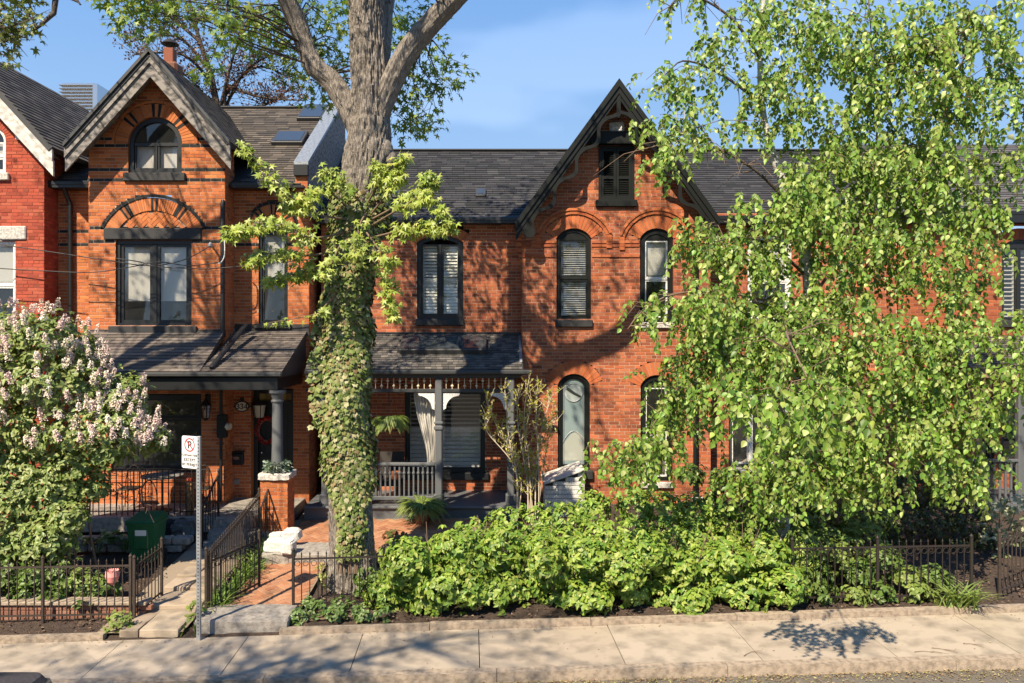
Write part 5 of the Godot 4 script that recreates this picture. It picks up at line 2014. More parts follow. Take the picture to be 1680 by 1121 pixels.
func right_house() -> void:
	var E := 18.1
	var h := thing("brick_house", "red brick house with shuttered arched window and brown porch beyond the birch", "house", Vector3(11, 0.5, -18.5))
	var pal := [Color(0.42, 0.11, 0.037), Color(0.46, 0.125, 0.045), Color(0.37, 0.092, 0.033), Color(0.33, 0.083, 0.032)]
	var wall := sub("wall", h, Vector3(11, 0.4, -E))
	var bb := MB.new()
	var mm := MB.new()
	var x0 := X(1474, E)
	var x1 := 15.5
	var w := arched(1644, 1704, 527, 405, 393, E)
	var pw := opening(X(1643, E), X(1710, E), Y(775, E), Y(650, E))
	var pd := opening(X(1598, E), X(1632, E), Y(830, E), Y(650, E))
	brick_wall(bb, mm, x0, x1, 0.3, Y(352, E), -E, [w, pw, pd], pal, {mortar = Color(0.4, 0.25, 0.17), single = singles_for(wall, pal, 120, func(x: float, y: float): return y > 4.6 and x > X(1590, E) and x < X(1690, E))})
	arch_ring(bb, mm, w.xc, w.cy, w.R + 0.004, w.R + 0.26, w.th, 15, -E, pal)
	for q in [w, pw, pd]:
		reveal(mm, q, -E, 0.16, pal[1])
	put(mm, "mortar", M.mortar, wall)
	kind(put(bb, "brickwork", M.brick, wall), "stuff")
	core(h, Vector3(x0, 0.1, -25), Vector3(x1, Y(352, E), -E - 3.2))
	window(h, w, -E, {frame = M.black_paint, tympanum = true, fw = 0.06, mullions = [0.5], blind = "shutters", pitch = 0.1, tilt = 0.3, closed = 0.0, sill = M.black_stone, blind_mat = M.blind})
	window(h, pw, -E, {frame = M.black_paint, fw = 0.07, rails = [0.5], blind = "slats", pitch = 0.09, tilt = 0.4, blind_mat = M.dark_grey_paint})
	window(h, pd, -E, {frame = M.black_paint, fw = 0.08})
	var b := MB.new()
	var roof := sub("roof", h, Vector3(11, 7, -19))
	var rp := [Color(0.085, 0.082, 0.085), Color(0.07, 0.068, 0.072), Color(0.1, 0.096, 0.098)]
	var e0 := Vector3(x0, Y(352, 17.9), -17.9)
	var ridge := Vector3(x0, Y(238, 21.6), -21.6)
	var v := ridge - e0
	deck(roof, "boarding", [e0, Vector3(x1, e0.y, e0.z), Vector3(x1, ridge.y, ridge.z), ridge], 0.1, M.dark_grey_paint)
	deck(roof, "back_boarding", [Vector3(x1, ridge.y, ridge.z), Vector3(x1, e0.y, -26), Vector3(x0, e0.y, -26), ridge], 0.1, M.dark_grey_paint)
	shingles(roof, e0 + Vector3(0, 0.004, 0), Vector3.RIGHT, v.normalized(), x1 - x0, v.length(), rp, {singles = 150, share = 0.3})
	gutter(h, Vector3(x0, Y(350, 17.85), -17.85), Vector3(x1, Y(350, 17.85), -17.85), M.black_paint)
	b = MB.new()
	b.box(Vector3(x0, Y(368, E), -E - 0.02), Vector3(x1, Y(352, E), -17.8))
	put(b, "soffit_board", M.black_paint, h)
	# porch
	var p := sub("porch", h, Vector3(12, 0.5, -17))
	var px0 := X(1590, 16.6)
	var a := Vector3(px0, 3.62, -16.5)
	var t := Vector3(px0, 4.3, -E + 0.01)
	deck(p, "porch_roof", [a, Vector3(x1, a.y, a.z), Vector3(x1, t.y, t.z), t], 0.08, M.dark_grey_paint)
	shingles(p, a + Vector3(0, 0.004, 0), Vector3.RIGHT, (t - a).normalized(), x1 - px0, (t - a).length() - 0.01, [Color(0.14, 0.12, 0.1), Color(0.11, 0.1, 0.085)], {expose = 0.115})
	b = MB.new()
	b.box(Vector3(px0, 3.42, -16.66), Vector3(x1, 3.6, -16.56), 0.01)
	put(b, "beam", M.tan_paint, p)
	b = MB.new()
	b.box(Vector3(px0, 3.12, -16.65), Vector3(x1, 3.19, -16.57), 0.01)
	put(b, "frieze_rail", M.tan_paint, p)
	var sp := MB.new()
	sp.lathe(Vector3.ZERO, [Vector2(0.012, 0), Vector2(0.03, 0.07), Vector2(0.03, 0.15), Vector2(0.012, 0.23)], 8)
	var sm := mesh_of(sp)
	for i in 14:
		inst(sm, "spindle", M.tan_paint, p, Transform3D(Basis(), Vector3(px0 + 0.1 + i * 0.12, 3.19, -16.61)))
	for px in [1604.0, 1674.0]:
		var x := X(px, 16.61)
		b = MB.new()
		b.box(Vector3(x - 0.07, 0.8, -16.69), Vector3(x + 0.07, 3.12, -16.54), 0.02)
		put(b, "post", M.tan_paint if px < 1650.0 else M.grey_paint, p)
	b = MB.new()
	b.box(Vector3(px0, 0.3, -E + 0.01), Vector3(x1, 0.8, -16.45), 0.01)
	put(b, "deck", M.grey_paint, p)
	var rl := sub("balustrade", h, Vector3(12, 0.8, -16.6))
	b = MB.new()
	b.box(Vector3(px0, 1.64, -16.66), Vector3(x1, 1.7, -16.56), 0.01)
	put(b, "top_rail", M.grey_paint, rl)
	b = MB.new()
	b.box(Vector3(-0.02, 0, -0.02), Vector3(0.02, 0.84, 0.02), 0.004)
	var bm := mesh_of(b)
	for i in 14:
		inst(bm, "baluster", M.grey_paint, rl, Transform3D(Basis(), Vector3(px0 + 0.06 + i * 0.12, 0.8, -16.61)))

# ---------------------------------------------------------------- plants kit
func smooth_path(pts: Array, per: int) -> Array:
	var r := []
	for i in pts.size() - 1:
		var a = pts[maxi(i - 1, 0)]
		var b = pts[i]
		var c = pts[i + 1]
		var d = pts[mini(i + 2, pts.size() - 1)]
		for k in per:
			var t := float(k) / per
			r.append(b.cubic_interpolate(c, a, d, t))
	r.append(pts[pts.size() - 1])
	return r
func smooth_vals(v: Array, per: int) -> Array:
	var r := []
	for i in v.size() - 1:
		for k in per:
			r.append(lerpf(v[i], v[i + 1], smoothstep(0.0, 1.0, float(k) / per)))
	r.append(v[v.size() - 1])
	return r

# furrowed trunk: ridges run along it
func bark_tube(b: MB, pts: Array, rad: Array, sides: int, amp: float, sd: int, freq := 3.0) -> void:
	var fn := FastNoiseLite.new()
	fn.seed = sd
	fn.frequency = 1.0
	fn.fractal_octaves = 3
	var m := pts.size()
	var t: Vector3 = (pts[1] - pts[0]).normalized()
	var u := t.cross(Vector3.BACK).normalized()
	var rings := []
	var len := 0.0
	for i in m:
		if i > 0:
			len += (pts[i] - pts[i - 1]).length()
		if i > 0 and i < m - 1:
			t = (pts[i + 1] - pts[i - 1]).normalized()
		u = (u - t * u.dot(t)).normalized()
		var w := t.cross(u)
		var ring := PackedVector3Array()
		for j in sides:
			var a := TAU * j / sides
			var d := u * cos(a) + w * sin(a)
			var s: float = rad[i] * freq * 2.2
			var nz := fn.get_noise_3d(cos(a) * s, len * 0.7 * freq * 0.45, sin(a) * s)
			var ridge := 1.0 - absf(nz) * 2.6
			var big := fn.get_noise_3d(cos(a) * 0.8 + 7.0, len * 0.35, sin(a) * 0.8)
			ring.append(pts[i] + d * (rad[i] * (1.0 + big * 0.12) + amp * (ridge - 0.4)))
		rings.append(ring)
	for i in m - 1:
		for j in sides:
			var k := (j + 1) % sides
			b.quad(rings[i][j], rings[i][k], rings[i + 1][k], rings[i + 1][j])

func rand_dir() -> Vector3:
	return Vector3(rng.randfn(), rng.randfn(), rng.randfn()).normalized()

# a sink for leaves: the first few that are eligible become parts of their own
func sink(owner: Node3D, shape: String, singles: int, tones: Array, m: Material) -> Dictionary:
	var s := {mb = MB.new(), node = owner, left = singles, shape = shape, mats = [], tones = tones, mat = m}
	if singles > 0:
		for c in tones:
			var k: StandardMaterial3D = m.duplicate()
			k.vertex_color_use_as_albedo = false
			k.albedo_color = c.linear_to_srgb()
			s.mats.append(k)
		var u := MB.new()
		if shape == "maple":
			u.maple(Vector3.ZERO, Vector3.RIGHT, Vector3.UP, 1.0)
		elif shape == "ivy":
			u.maple(Vector3.ZERO, Vector3.RIGHT, Vector3.UP, 1.0, MB.IVY)
		else:
			u.leaf8(Vector3.ZERO, Vector3.RIGHT, Vector3.UP, 1.0, 0.78)
		s.mesh = mesh_of(u)
	return s
func drop_leaf(s: Dictionary, p: Vector3, d: Vector3, q: Vector3, l: float, w: float, ok := false) -> void:
	var k := rng.randi() % (s.tones as Array).size()
	if ok and s.left > 0:
		s.left -= 1
		var side := d.cross(q).normalized()
		var up := side.cross(d)
		inst(s.mesh, "leaf", s.mats[k], s.node, Transform3D(Basis(d * l, up * l, side * l), p))
		return
	var mb: MB = s.mb
	var t := rr(0.8, 1.2)
	var c: Color = s.tones[k]
	mb.col = Color(c.r * t * rr(0.93, 1.08), c.g * t, c.b * t)
	match s.shape:
		"maple": mb.maple(p, d, q, l)
		"ivy": mb.maple(p, d, q, l, MB.IVY)
		"leaf8": mb.leaf8(p, d, q, l, w)
		_: mb.leaf4(p, d, q, l, w)
func flush(s: Dictionary, called: String) -> void:
	if (s.mb as MB).v.size() > 0:
		kind(put(s.mb, called, s.mat, s.node), "stuff")

# cluster of hanging leaves round a point
func leaf_cluster(s: Dictionary, c: Vector3, r: float, n: int, l: float, flat := 0.7) -> void:
	for i in n:
		var o := rand_dir() * (r * pow(rng.randf(), 0.45))
		o.y *= flat
		var d := (o.normalized() * 0.7 + Vector3(rr(-0.5, 0.5), rr(-1.0, 0.1), rr(-0.5, 0.5))).normalized()
		var q := (Vector3(0, 0.9, 0.25) + rand_dir() * 0.9).normalized()
		if absf(d.dot(q)) > 0.9:
			q = (q + Vector3(0.7, 0, 0.3)).normalized()
		drop_leaf(s, c + o, d, q, l * rr(0.7, 1.25), l * rr(0.6, 0.9))

# thin bough from the nearest limb point to a cluster
func bough(b: MB, limbs: Array, c: Vector3, r0: float) -> void:
	var best: Vector3 = limbs[0]
	var bd := 1e9
	for p in limbs:
		var dd: float = (p - c).length() + maxf(0.0, p.y - c.y) * 0.8
		if dd < bd:
			bd = dd
			best = p
	var m1 := best.lerp(c, 0.35) + Vector3(rr(-0.2, 0.2), rr(0.1, 0.35), rr(-0.2, 0.2)) * minf(1.0, bd * 0.5)
	var m2 := best.lerp(c, 0.7) + Vector3(rr(-0.2, 0.2), rr(0.0, 0.25), rr(-0.2, 0.2)) * minf(1.0, bd * 0.5)
	b.tube([best, m1, m2, c], [r0, r0 * 0.75, r0 * 0.5, r0 * 0.2], 5, false)
	for i in 3:
		b.tube([m2.lerp(c, i * 0.3), c + rand_dir() * 0.35], [r0 * 0.35, r0 * 0.1], 4, false)

func trees() -> void:
	maple()
	kerb_trees()
	birch()
	bud_tree()
	far_trees()

func maple() -> void:
	var Z := 13.3
	var t := thing("maple_tree", "tall street maple with furrowed grey trunk forking above the roofs", "tree", Vector3(X(578, Z), ground_y(-2.4, Z), -Z))
	var b := MB.new()
	var tp := [[580, 975, 0.5], [578, 945, 0.41], [577, 900, 0.36], [575, 820, 0.34], [571, 720, 0.34], [567, 620, 0.34], [568, 500, 0.35], [581, 400, 0.37], [594, 330, 0.41], [602, 265, 0.4], [606, 215, 0.34], [607, 160, 0.3], [605, 110, 0.29], [602, 50, 0.285], [601, 0, 0.28], [604, -80, 0.26], [610, -180, 0.22], [612, -300, 0.18]]
	var pts := []
	var rad := []
	for q in tp:
		pts.append(P(q[0], q[1], Z))
		rad.append(q[2])
	bark_tube(b, smooth_path(pts, 9), smooth_vals(rad, 9), 110, 0.042, 3, 6.0)
	put(b, "trunk", M.bark, t)
	var limbs := [pts[14], pts[15], pts[16], pts[17]]
	# limbs: rows of px, py, depth, radius
	var defs := [
		[[596, 235, 13.4, 0.18], [575, 185, 13.5, 0.18], [548, 138, 13.6, 0.175], [515, 108, 13.6, 0.165], [500, 75, 13.6, 0.155], [486, 35, 13.5, 0.16], [466, -10, 13.3, 0.15], [430, -90, 13.0, 0.13], [380, -200, 12.5, 0.1], [330, -330, 12.2, 0.06]],
		[[614, 210, 13.25, 0.17], [636, 150, 13.2, 0.185], [664, 92, 13.1, 0.18], [703, 42, 13.0, 0.175], [750, -8, 12.8, 0.165], [810, -80, 12.6, 0.17], [860, -180, 12.5, 0.13], [900, -300, 12.5, 0.08]],
		[[622, 130, 13.55, 0.13], [630, 60, 13.75, 0.13], [636, 0, 14.0, 0.12], [660, -120, 14.4, 0.1], [690, -260, 14.6, 0.06]],
		[[604, -40, 13.3, 0.2], [590, -120, 12.6, 0.17], [560, -230, 11.6, 0.13], [520, -340, 10.8, 0.08]],
	]
	for k in defs.size():
		b = MB.new()
		pts = []
		rad = []
		for q in defs[k]:
			pts.append(P(q[0], q[1], q[2]))
			rad.append(q[3])
		bark_tube(b, smooth_path(pts, 7), smooth_vals(rad, 7), 36, 0.018, 11 + k, 5.0)
		put(b, "limb", M.bark, t)
		for i in range(3, pts.size()):
			limbs.append(pts[i])
			limbs.append(pts[i].lerp(pts[i - 1], 0.5))
	# burls
	b = MB.new()
	for q in [[629, 248, 0.17], [640, 262, 0.12], [615, 262, 0.16]]:
		var prof := []
		for i in 9:
			var a := i / 8.0 * PI
			prof.append(Vector2(sin(a) * q[2], -cos(a) * q[2] * 1.3))
		b.lathe(P(q[0], q[1], Z - 0.12), prof, 18)
	put(b, "burl", M.bark, t)
	# crown: mostly above the picture, with clusters hanging into it
	var tones := [Color(0.18, 0.28, 0.045), Color(0.22, 0.32, 0.055), Color(0.14, 0.23, 0.035), Color(0.27, 0.34, 0.065)]
	var s := sink(t, "maple", 0, tones, M.leaf)
	b = MB.new()
	var cl := []
	for q in [[545, 20, 14.6], [520, 60, 14.8], [555, 75, 15.0], [470, 45, 14.2], [440, 25, 14.0], [540, 130, 14.6], [530, 165, 14.4], [560, 110, 15.2], [505, 130, 14.6], [490, 15, 14.8], [400, 15, 13.2], [420, 50, 13.4], [440, 80, 13.8], [365, 25, 12.8], [655, 20, 14.6], [680, 60, 14.6], [665, 105, 14.4], [690, 100, 14.2], [680, 150, 14.2], [655, 185, 14.0], [672, 205, 14.0], [715, 115, 14.0], [740, 122, 14.0], [700, 20, 14.8], [650, 70, 15.0], [640, 140, 14.6], [190, 8, 11.5], [215, 28, 11.6], [235, 40, 11.6], [262, 12, 11.8], [290, 6, 12.0], [205, -8, 11.5], [325, 15, 12.3], [560, 40, 15.5], [585, 10, 15.5], [690, 175, 14.1], [480, 75, 14.2], [510, 40, 15], [455, 5, 14.5], [430, 60, 14.2], [470, 110, 14.4], [500, 95, 15.2], [525, 5, 15], [560, 150, 15], [545, 95, 15.4], [390, 40, 13.6], [350, 5, 12.8], [250, -5, 11.8], [725, 140, 14.2], [660, 150, 14.5], [705, 60, 14.4], [640, 100, 15.2], [700, 200, 14.1], [630, 30, 15.2]]:
		cl.append([P(q[0], q[1], q[2]), 0.44, 46])
	for q in [[352, 62, 6.4, 0.1], [372, 20, 6.4, 0.14], [345, 100, 6.3, 0.1], [366, 80, 6.5, 0.08], [330, 118, 6.3, 0.08], [380, -25, 6.4, 0.2], [375, 45, 6.5, 0.1]]:
		cl.append([P(q[0], q[1], q[2]), q[3], 15 if q[3] < 0.12 else 26])
	for i in 135:
		var c := Vector3(rng.randfn(-2.6, 2.0), rng.randfn(12.8, 2.0), rng.randfn(-11.6, 1.9))
		var rel := c - Vector3(0, CH, 0)
		# keep the sky in the picture clear of stray boughs
		if rel.y < 0.44 * -rel.z + 0.3 or c.z > -7.5 or c.z < -16.0 or c.x > 1.6 or c.x < -6.6:
			continue
		# where its shade falls on the house fronts: the gabled bay stands mostly in the sun
		var k := (17.6 + c.z) / 0.591
		var fall := c + SUN * k
		if fall.x > -2.2 and fall.x < 4.4 and fall.y > 0.0 and fall.y < (5.2 if fall.x > 0.4 else 2.6) and rng.randf() < 0.75:
			continue
		cl.append([c, 0.5, 20])
	for q in cl:
		if q[0].z < -7.0:
			bough(b, limbs, q[0], 0.017)
		leaf_cluster(s, q[0], q[1], q[2], 0.15 if q[0].z < -7.0 else 0.085)
	b.tube([P(410, -330, 8.5), P(392, -120, 7.2), P(378, -20, 6.45), P(366, 50, 6.45), P(338, 118, 6.3)], [0.03, 0.02, 0.012, 0.006, 0.003], 5, false)
	put(b, "boughs", M.dark_bark, t)
	flush(s, "crown")
	# shoots springing from the trunk
	var st := [Color(0.27, 0.36, 0.06), Color(0.32, 0.4, 0.075), Color(0.22, 0.31, 0.05), Color(0.37, 0.42, 0.1)]
	var s2 := sink(t, "maple", 300, st, M.leaf)
	b = MB.new()
	var shoots := [
		[[575, 360, 12.95], [520, 350, 12.4], [450, 300, 12.1], [400, 240, 12.0]],
		[[570, 380, 12.95], [510, 390, 12.3], [450, 365, 12.0], [400, 375, 11.9], [375, 382, 11.9]],
		[[565, 410, 12.95], [500, 420, 12.4], [450, 415, 12.2], [405, 425, 12.1]],
		[[570, 340, 12.9], [530, 310, 12.5], [500, 330, 12.3], [470, 340, 12.3]],
		[[560, 430, 12.9], [520, 440, 12.6], [480, 450, 12.5], [440, 460, 12.4]],
		[[610, 350, 12.9], [640, 310, 12.5], [655, 280, 12.4], [660, 255, 12.4]],
		[[610, 370, 12.9], [660, 340, 12.3], [700, 320, 12.1], [735, 360, 12.0]],
		[[610, 390, 12.9], [650, 380, 12.4], [690, 370, 12.2], [740, 372, 12.1]],
		[[605, 330, 12.85], [620, 300, 12.6], [625, 280, 12.5], [615, 268, 12.5]],
		[[612, 400, 12.9], [630, 440, 12.6], [640, 480, 12.5], [645, 520, 12.5]],
		[[580, 390, 12.85], [560, 400, 12.4], [545, 430, 12.3], [530, 455, 12.3]],
		[[600, 380, 12.85], [615, 400, 12.4], [630, 420, 12.3], [640, 430, 12.3]],
		[[590, 330, 12.85], [570, 310, 12.5], [550, 290, 12.4], [530, 280, 12.4]],
		[[610, 360, 12.9], [680, 320, 12.4], [705, 290, 12.3], [712, 300, 12.3]],
		[[555, 480, 12.9], [535, 500, 12.7], [520, 515, 12.6], [440, 530, 12.5]],
		[[600, 350, 12.8], [590, 370, 12.3], [585, 400, 12.2], [580, 420, 12.2]],
	]
	for k in shoots.size():
		pts = []
		for q in shoots[k]:
			pts.append(P(q[0], q[1], q[2]))
		pts = smooth_path(pts, 6)
		rad = []
		for i in pts.size():
			rad.append(lerpf(0.02, 0.004, float(i) / pts.size()))
		b.tube(pts, rad, 5, false)
		for i in range(6, pts.size()):
			var thin := 3 if k == 14 else (9 if k in [8, 10, 11, 12, 15] else 12)
			if k in [10, 11, 15] and i % 2:
				continue
			for j in thin:
				var spread := 0.06 if k == 14 else 0.21 * (1.0 - 0.45 * float(i) / pts.size())
				var o := rand_dir() * spread * sqrt(rng.randf())
				var d := Vector3(rr(-0.8, 0.8), rr(-1.1, 0.05), rr(-0.2, 0.6)).normalized()
				var q := (Vector3(-0.25, 0.75, 0.55) + rand_dir() * 0.6).normalized()
				drop_leaf(s2, pts[i] + o, d, q, rr(0.09, 0.18), 0.1, o.z > 0.06)
	put(b, "shoots", M.twig, t)
	flush(s2, "shoot_leaves")
	ivy(tp, Z)

func ivy(tp: Array, Z: float) -> void:
	var t := thing("ivy", "dense cream and olive ivy climbing the maple trunk", "ivy", Vector3(X(575, Z), 0.3, -Z + 0.4))
	var tones := [Color(0.09, 0.13, 0.03), Color(0.13, 0.17, 0.045), Color(0.17, 0.18, 0.06), Color(0.07, 0.105, 0.025), Color(0.15, 0.19, 0.05), Color(0.3, 0.29, 0.16), Color(0.2, 0.15, 0.07), Color(0.11, 0.155, 0.035), Color(0.24, 0.25, 0.11)]
	var s := sink(t, "ivy", 260, tones, M.waxy_leaf)
	var n := 0
	while n < 9600:
		var py := rr(300, 905)
		var i := 0
		while i < tp.size() - 2 and tp[i + 1][1] > py:
			i += 1
		var f := inverse_lerp(tp[i][1], tp[i + 1][1], py)
		var cx: float = lerpf(tp[i][0], tp[i + 1][0], f)
		var r: float = lerpf(tp[i][2], tp[i + 1][2], f)
		var a := rr(-PI, PI)       # 0 faces the street
		if absf(a) > 2.0 and rng.randf() < 0.6:
			continue
		if py > 770:
			var k := clampf((py - 770) / 60.0, 0.0, 1.0)
			if a < lerpf(-1.6, -0.35, k) or a > lerpf(1.6, 0.75, k):
				continue
		if py < 345 and rng.randf() < (345 - py) / 45.0:
			continue
		var bulge := 0.03 + 0.05 * rng.randf() + 0.045 * sin(py * 0.031 + a * 2.0) + 0.03 * sin(py * 0.07 - a * 3.0)
		var out := Vector3(sin(a), 0, cos(a))
		var p := P(cx, py, Z) + out * (r + maxf(0.015, bulge))
		var d := (Vector3(rr(-0.7, 0.7), -1, 0) + out * 0.35 + rand_dir() * 0.35).normalized()
		var q := (out + Vector3(0, 0.35, 0) + rand_dir() * 0.45).normalized()
		drop_leaf(s, p, d, q, rr(0.05, 0.11), 0.1, absf(a) < 1.0)
		n += 1
	# pale shoots of new leaf on the left edge
	for i in 130:
		var p := P(rr(512, 540), rr(520, 700), Z - 0.25)
		drop_leaf(s, p, Vector3(rr(-1, 0.3), rr(-1, 0.2), 0.2).normalized(), Vector3(rr(-0.4, 0.4), 0.5, 1).normalized(), rr(0.08, 0.13), 0.1)
	flush(s, "foliage")
	var b := MB.new()
	for k in 9:
		var pts := []
		var rad := []
		var a := rr(-0.6, 0.7)
		for i in 14:
			var py := lerpf(930, 400, i / 13.0)
			var j := 0
			while j < tp.size() - 2 and tp[j + 1][1] > py:
				j += 1
			var f := inverse_lerp(tp[j][1], tp[j + 1][1], py)
			var r: float = lerpf(tp[j][2], tp[j + 1][2], f) + 0.012
			a += rr(-0.14, 0.14)
			pts.append(P(lerpf(tp[j][0], tp[j + 1][0], f), py, Z) + Vector3(sin(a), 0, cos(a)) * r)
			rad.append(0.014)
		b.tube(pts, rad, 5, false)
	put(b, "vine_stems", M.twig, t)

# maples along the kerb whose crowns stand over the picture's left side
func kerb_trees() -> void:
	var tones := [Color(0.12, 0.17, 0.03), Color(0.15, 0.2, 0.04), Color(0.1, 0.14, 0.025), Color(0.2, 0.22, 0.05)]
	for k in 2:
		var base := Vector3(-11.2, 0.0, -12.6) if k == 0 else Vector3(-12.5, -0.1, 1.2)
		var t := thing("maple_tree", ["leafy maple reaching a crooked bough in front of the sky beside the red house", "broad maple across the pavement whose shade dapples the sidewalk"][k], "tree", base)
		var b := MB.new()
		var top := base + (Vector3(1.0, 8.0, 1.5) if k == 0 else Vector3(2.0, 8.0, -0.6))
		bark_tube(b, smooth_path([base + Vector3(0, -0.2, 0), base.lerp(top, 0.4) + Vector3(0.1, 0, 0), top, top + Vector3(0.6, 4.0, 0.5)], 8), smooth_vals([0.45, 0.33, 0.26, 0.12], 8), 30, 0.02, 40 + k)
		put(b, "trunk", M.bark, t)
		var limbs := [top, top + Vector3(0.6, 4, 0.5), base.lerp(top, 0.8)]
		b = MB.new()
		var lg := []
		if k == 0:
			lg = [[top, Vector3(-10.0, 10.0, -11.5), Vector3(-8.6, 11.4, -10.6), Vector3(-7.0, 12.4, -9.8)], [top, Vector3(-9.6, 10.5, -13.0), Vector3(-8.2, 11.8, -13.0), Vector3(-6.6, 12.6, -12.8)], [top, Vector3(-11.2, 11, -10), Vector3(-11.6, 13, -8.6)]]
		else:
			lg = [[top, Vector3(-9.5, 9.6, -0.2), Vector3(-8.2, 10.8, -1.0), Vector3(-6.6, 11.6, -1.6)], [top, Vector3(-10.5, 10.4, 1.4), Vector3(-9.6, 12.4, 2.0)], [top, Vector3(-9.0, 8.8, -1.6), Vector3(-7.2, 9.4, -3.0)]]
		for g in lg:
			var pts: Array = smooth_path(g, 5)
			var rad := []
			for i in pts.size():
				rad.append(lerpf(0.16, 0.04, float(i) / pts.size()))
			b.tube(pts, rad, 8, false)
			limbs.append_array(pts)
		if k == 0:
			# the crooked bough seen against the sky
			var cz := 10.6
			var crook := [P(96, -60, cz), P(92, -12, cz), P(88, 22, cz), P(82, 27, cz), P(70, 38, cz), P(60, 47, cz), P(52, 30, cz), P(40, 20, cz)]
			b.tube(crook, [0.045, 0.042, 0.034, 0.03, 0.026, 0.022, 0.012, 0.006], 8, false)
			b.tube([P(-60, 80, cz), P(-10, 62, cz), P(18, 50, cz), P(40, 44, cz)], [0.03, 0.022, 0.014, 0.006], 7, false)
			b.tube([P(110, -4, cz), P(125, 2, cz), P(132, 8, cz), P(120, -8, cz), P(96, -50, cz)], [0.012, 0.016, 0.012, 0.02, 0.03], 6, false)
			limbs.append(P(92, -12, cz))
			limbs.append(P(-30, 70, cz))
		var s := sink(t, "maple", 0, tones, M.leaf)
		var cl := []
		if k == 0:
			for q in [[10, 10], [30, 20], [48, 12], [22, 36], [8, 30], [44, 34], [36, 50], [46, 62], [14, 70], [0, 60], [-12, 40], [-20, 10], [10, -10], [40, -10], [2, 90], [30, 6]]:
				cl.append([P(q[0], q[1], 10.6 + rr(-0.4, 0.4)), 0.24, 16])
			for i in 105:
				var c := Vector3(rng.randfn(-9.2, 1.7), rng.randfn(12.6, 1.7), rng.randfn(-11.0, 1.6))
				var rel := c - Vector3(0, CH, 0)
				if rel.y < 0.45 * -rel.z and c.x > -0.64 * -c.z:
					continue
				cl.append([c, 0.6, 24 if i % 2 else 8])
		else:
			for i in 150:
				var c := Vector3(rng.randfn(-8.4, 1.9), rng.randfn(11.0, 1.2), rng.randfn(-1.2, 1.0))
				if c.x < -12.0 or c.z < -4.2:
					continue
				cl.append([c, 0.5, 15])
		for q in cl:
			bough(b, limbs, q[0], 0.026)
			leaf_cluster(s, q[0], q[1], q[2], 0.13)
		put(b, "boughs", M.dark_bark, t)
		flush(s, "crown")

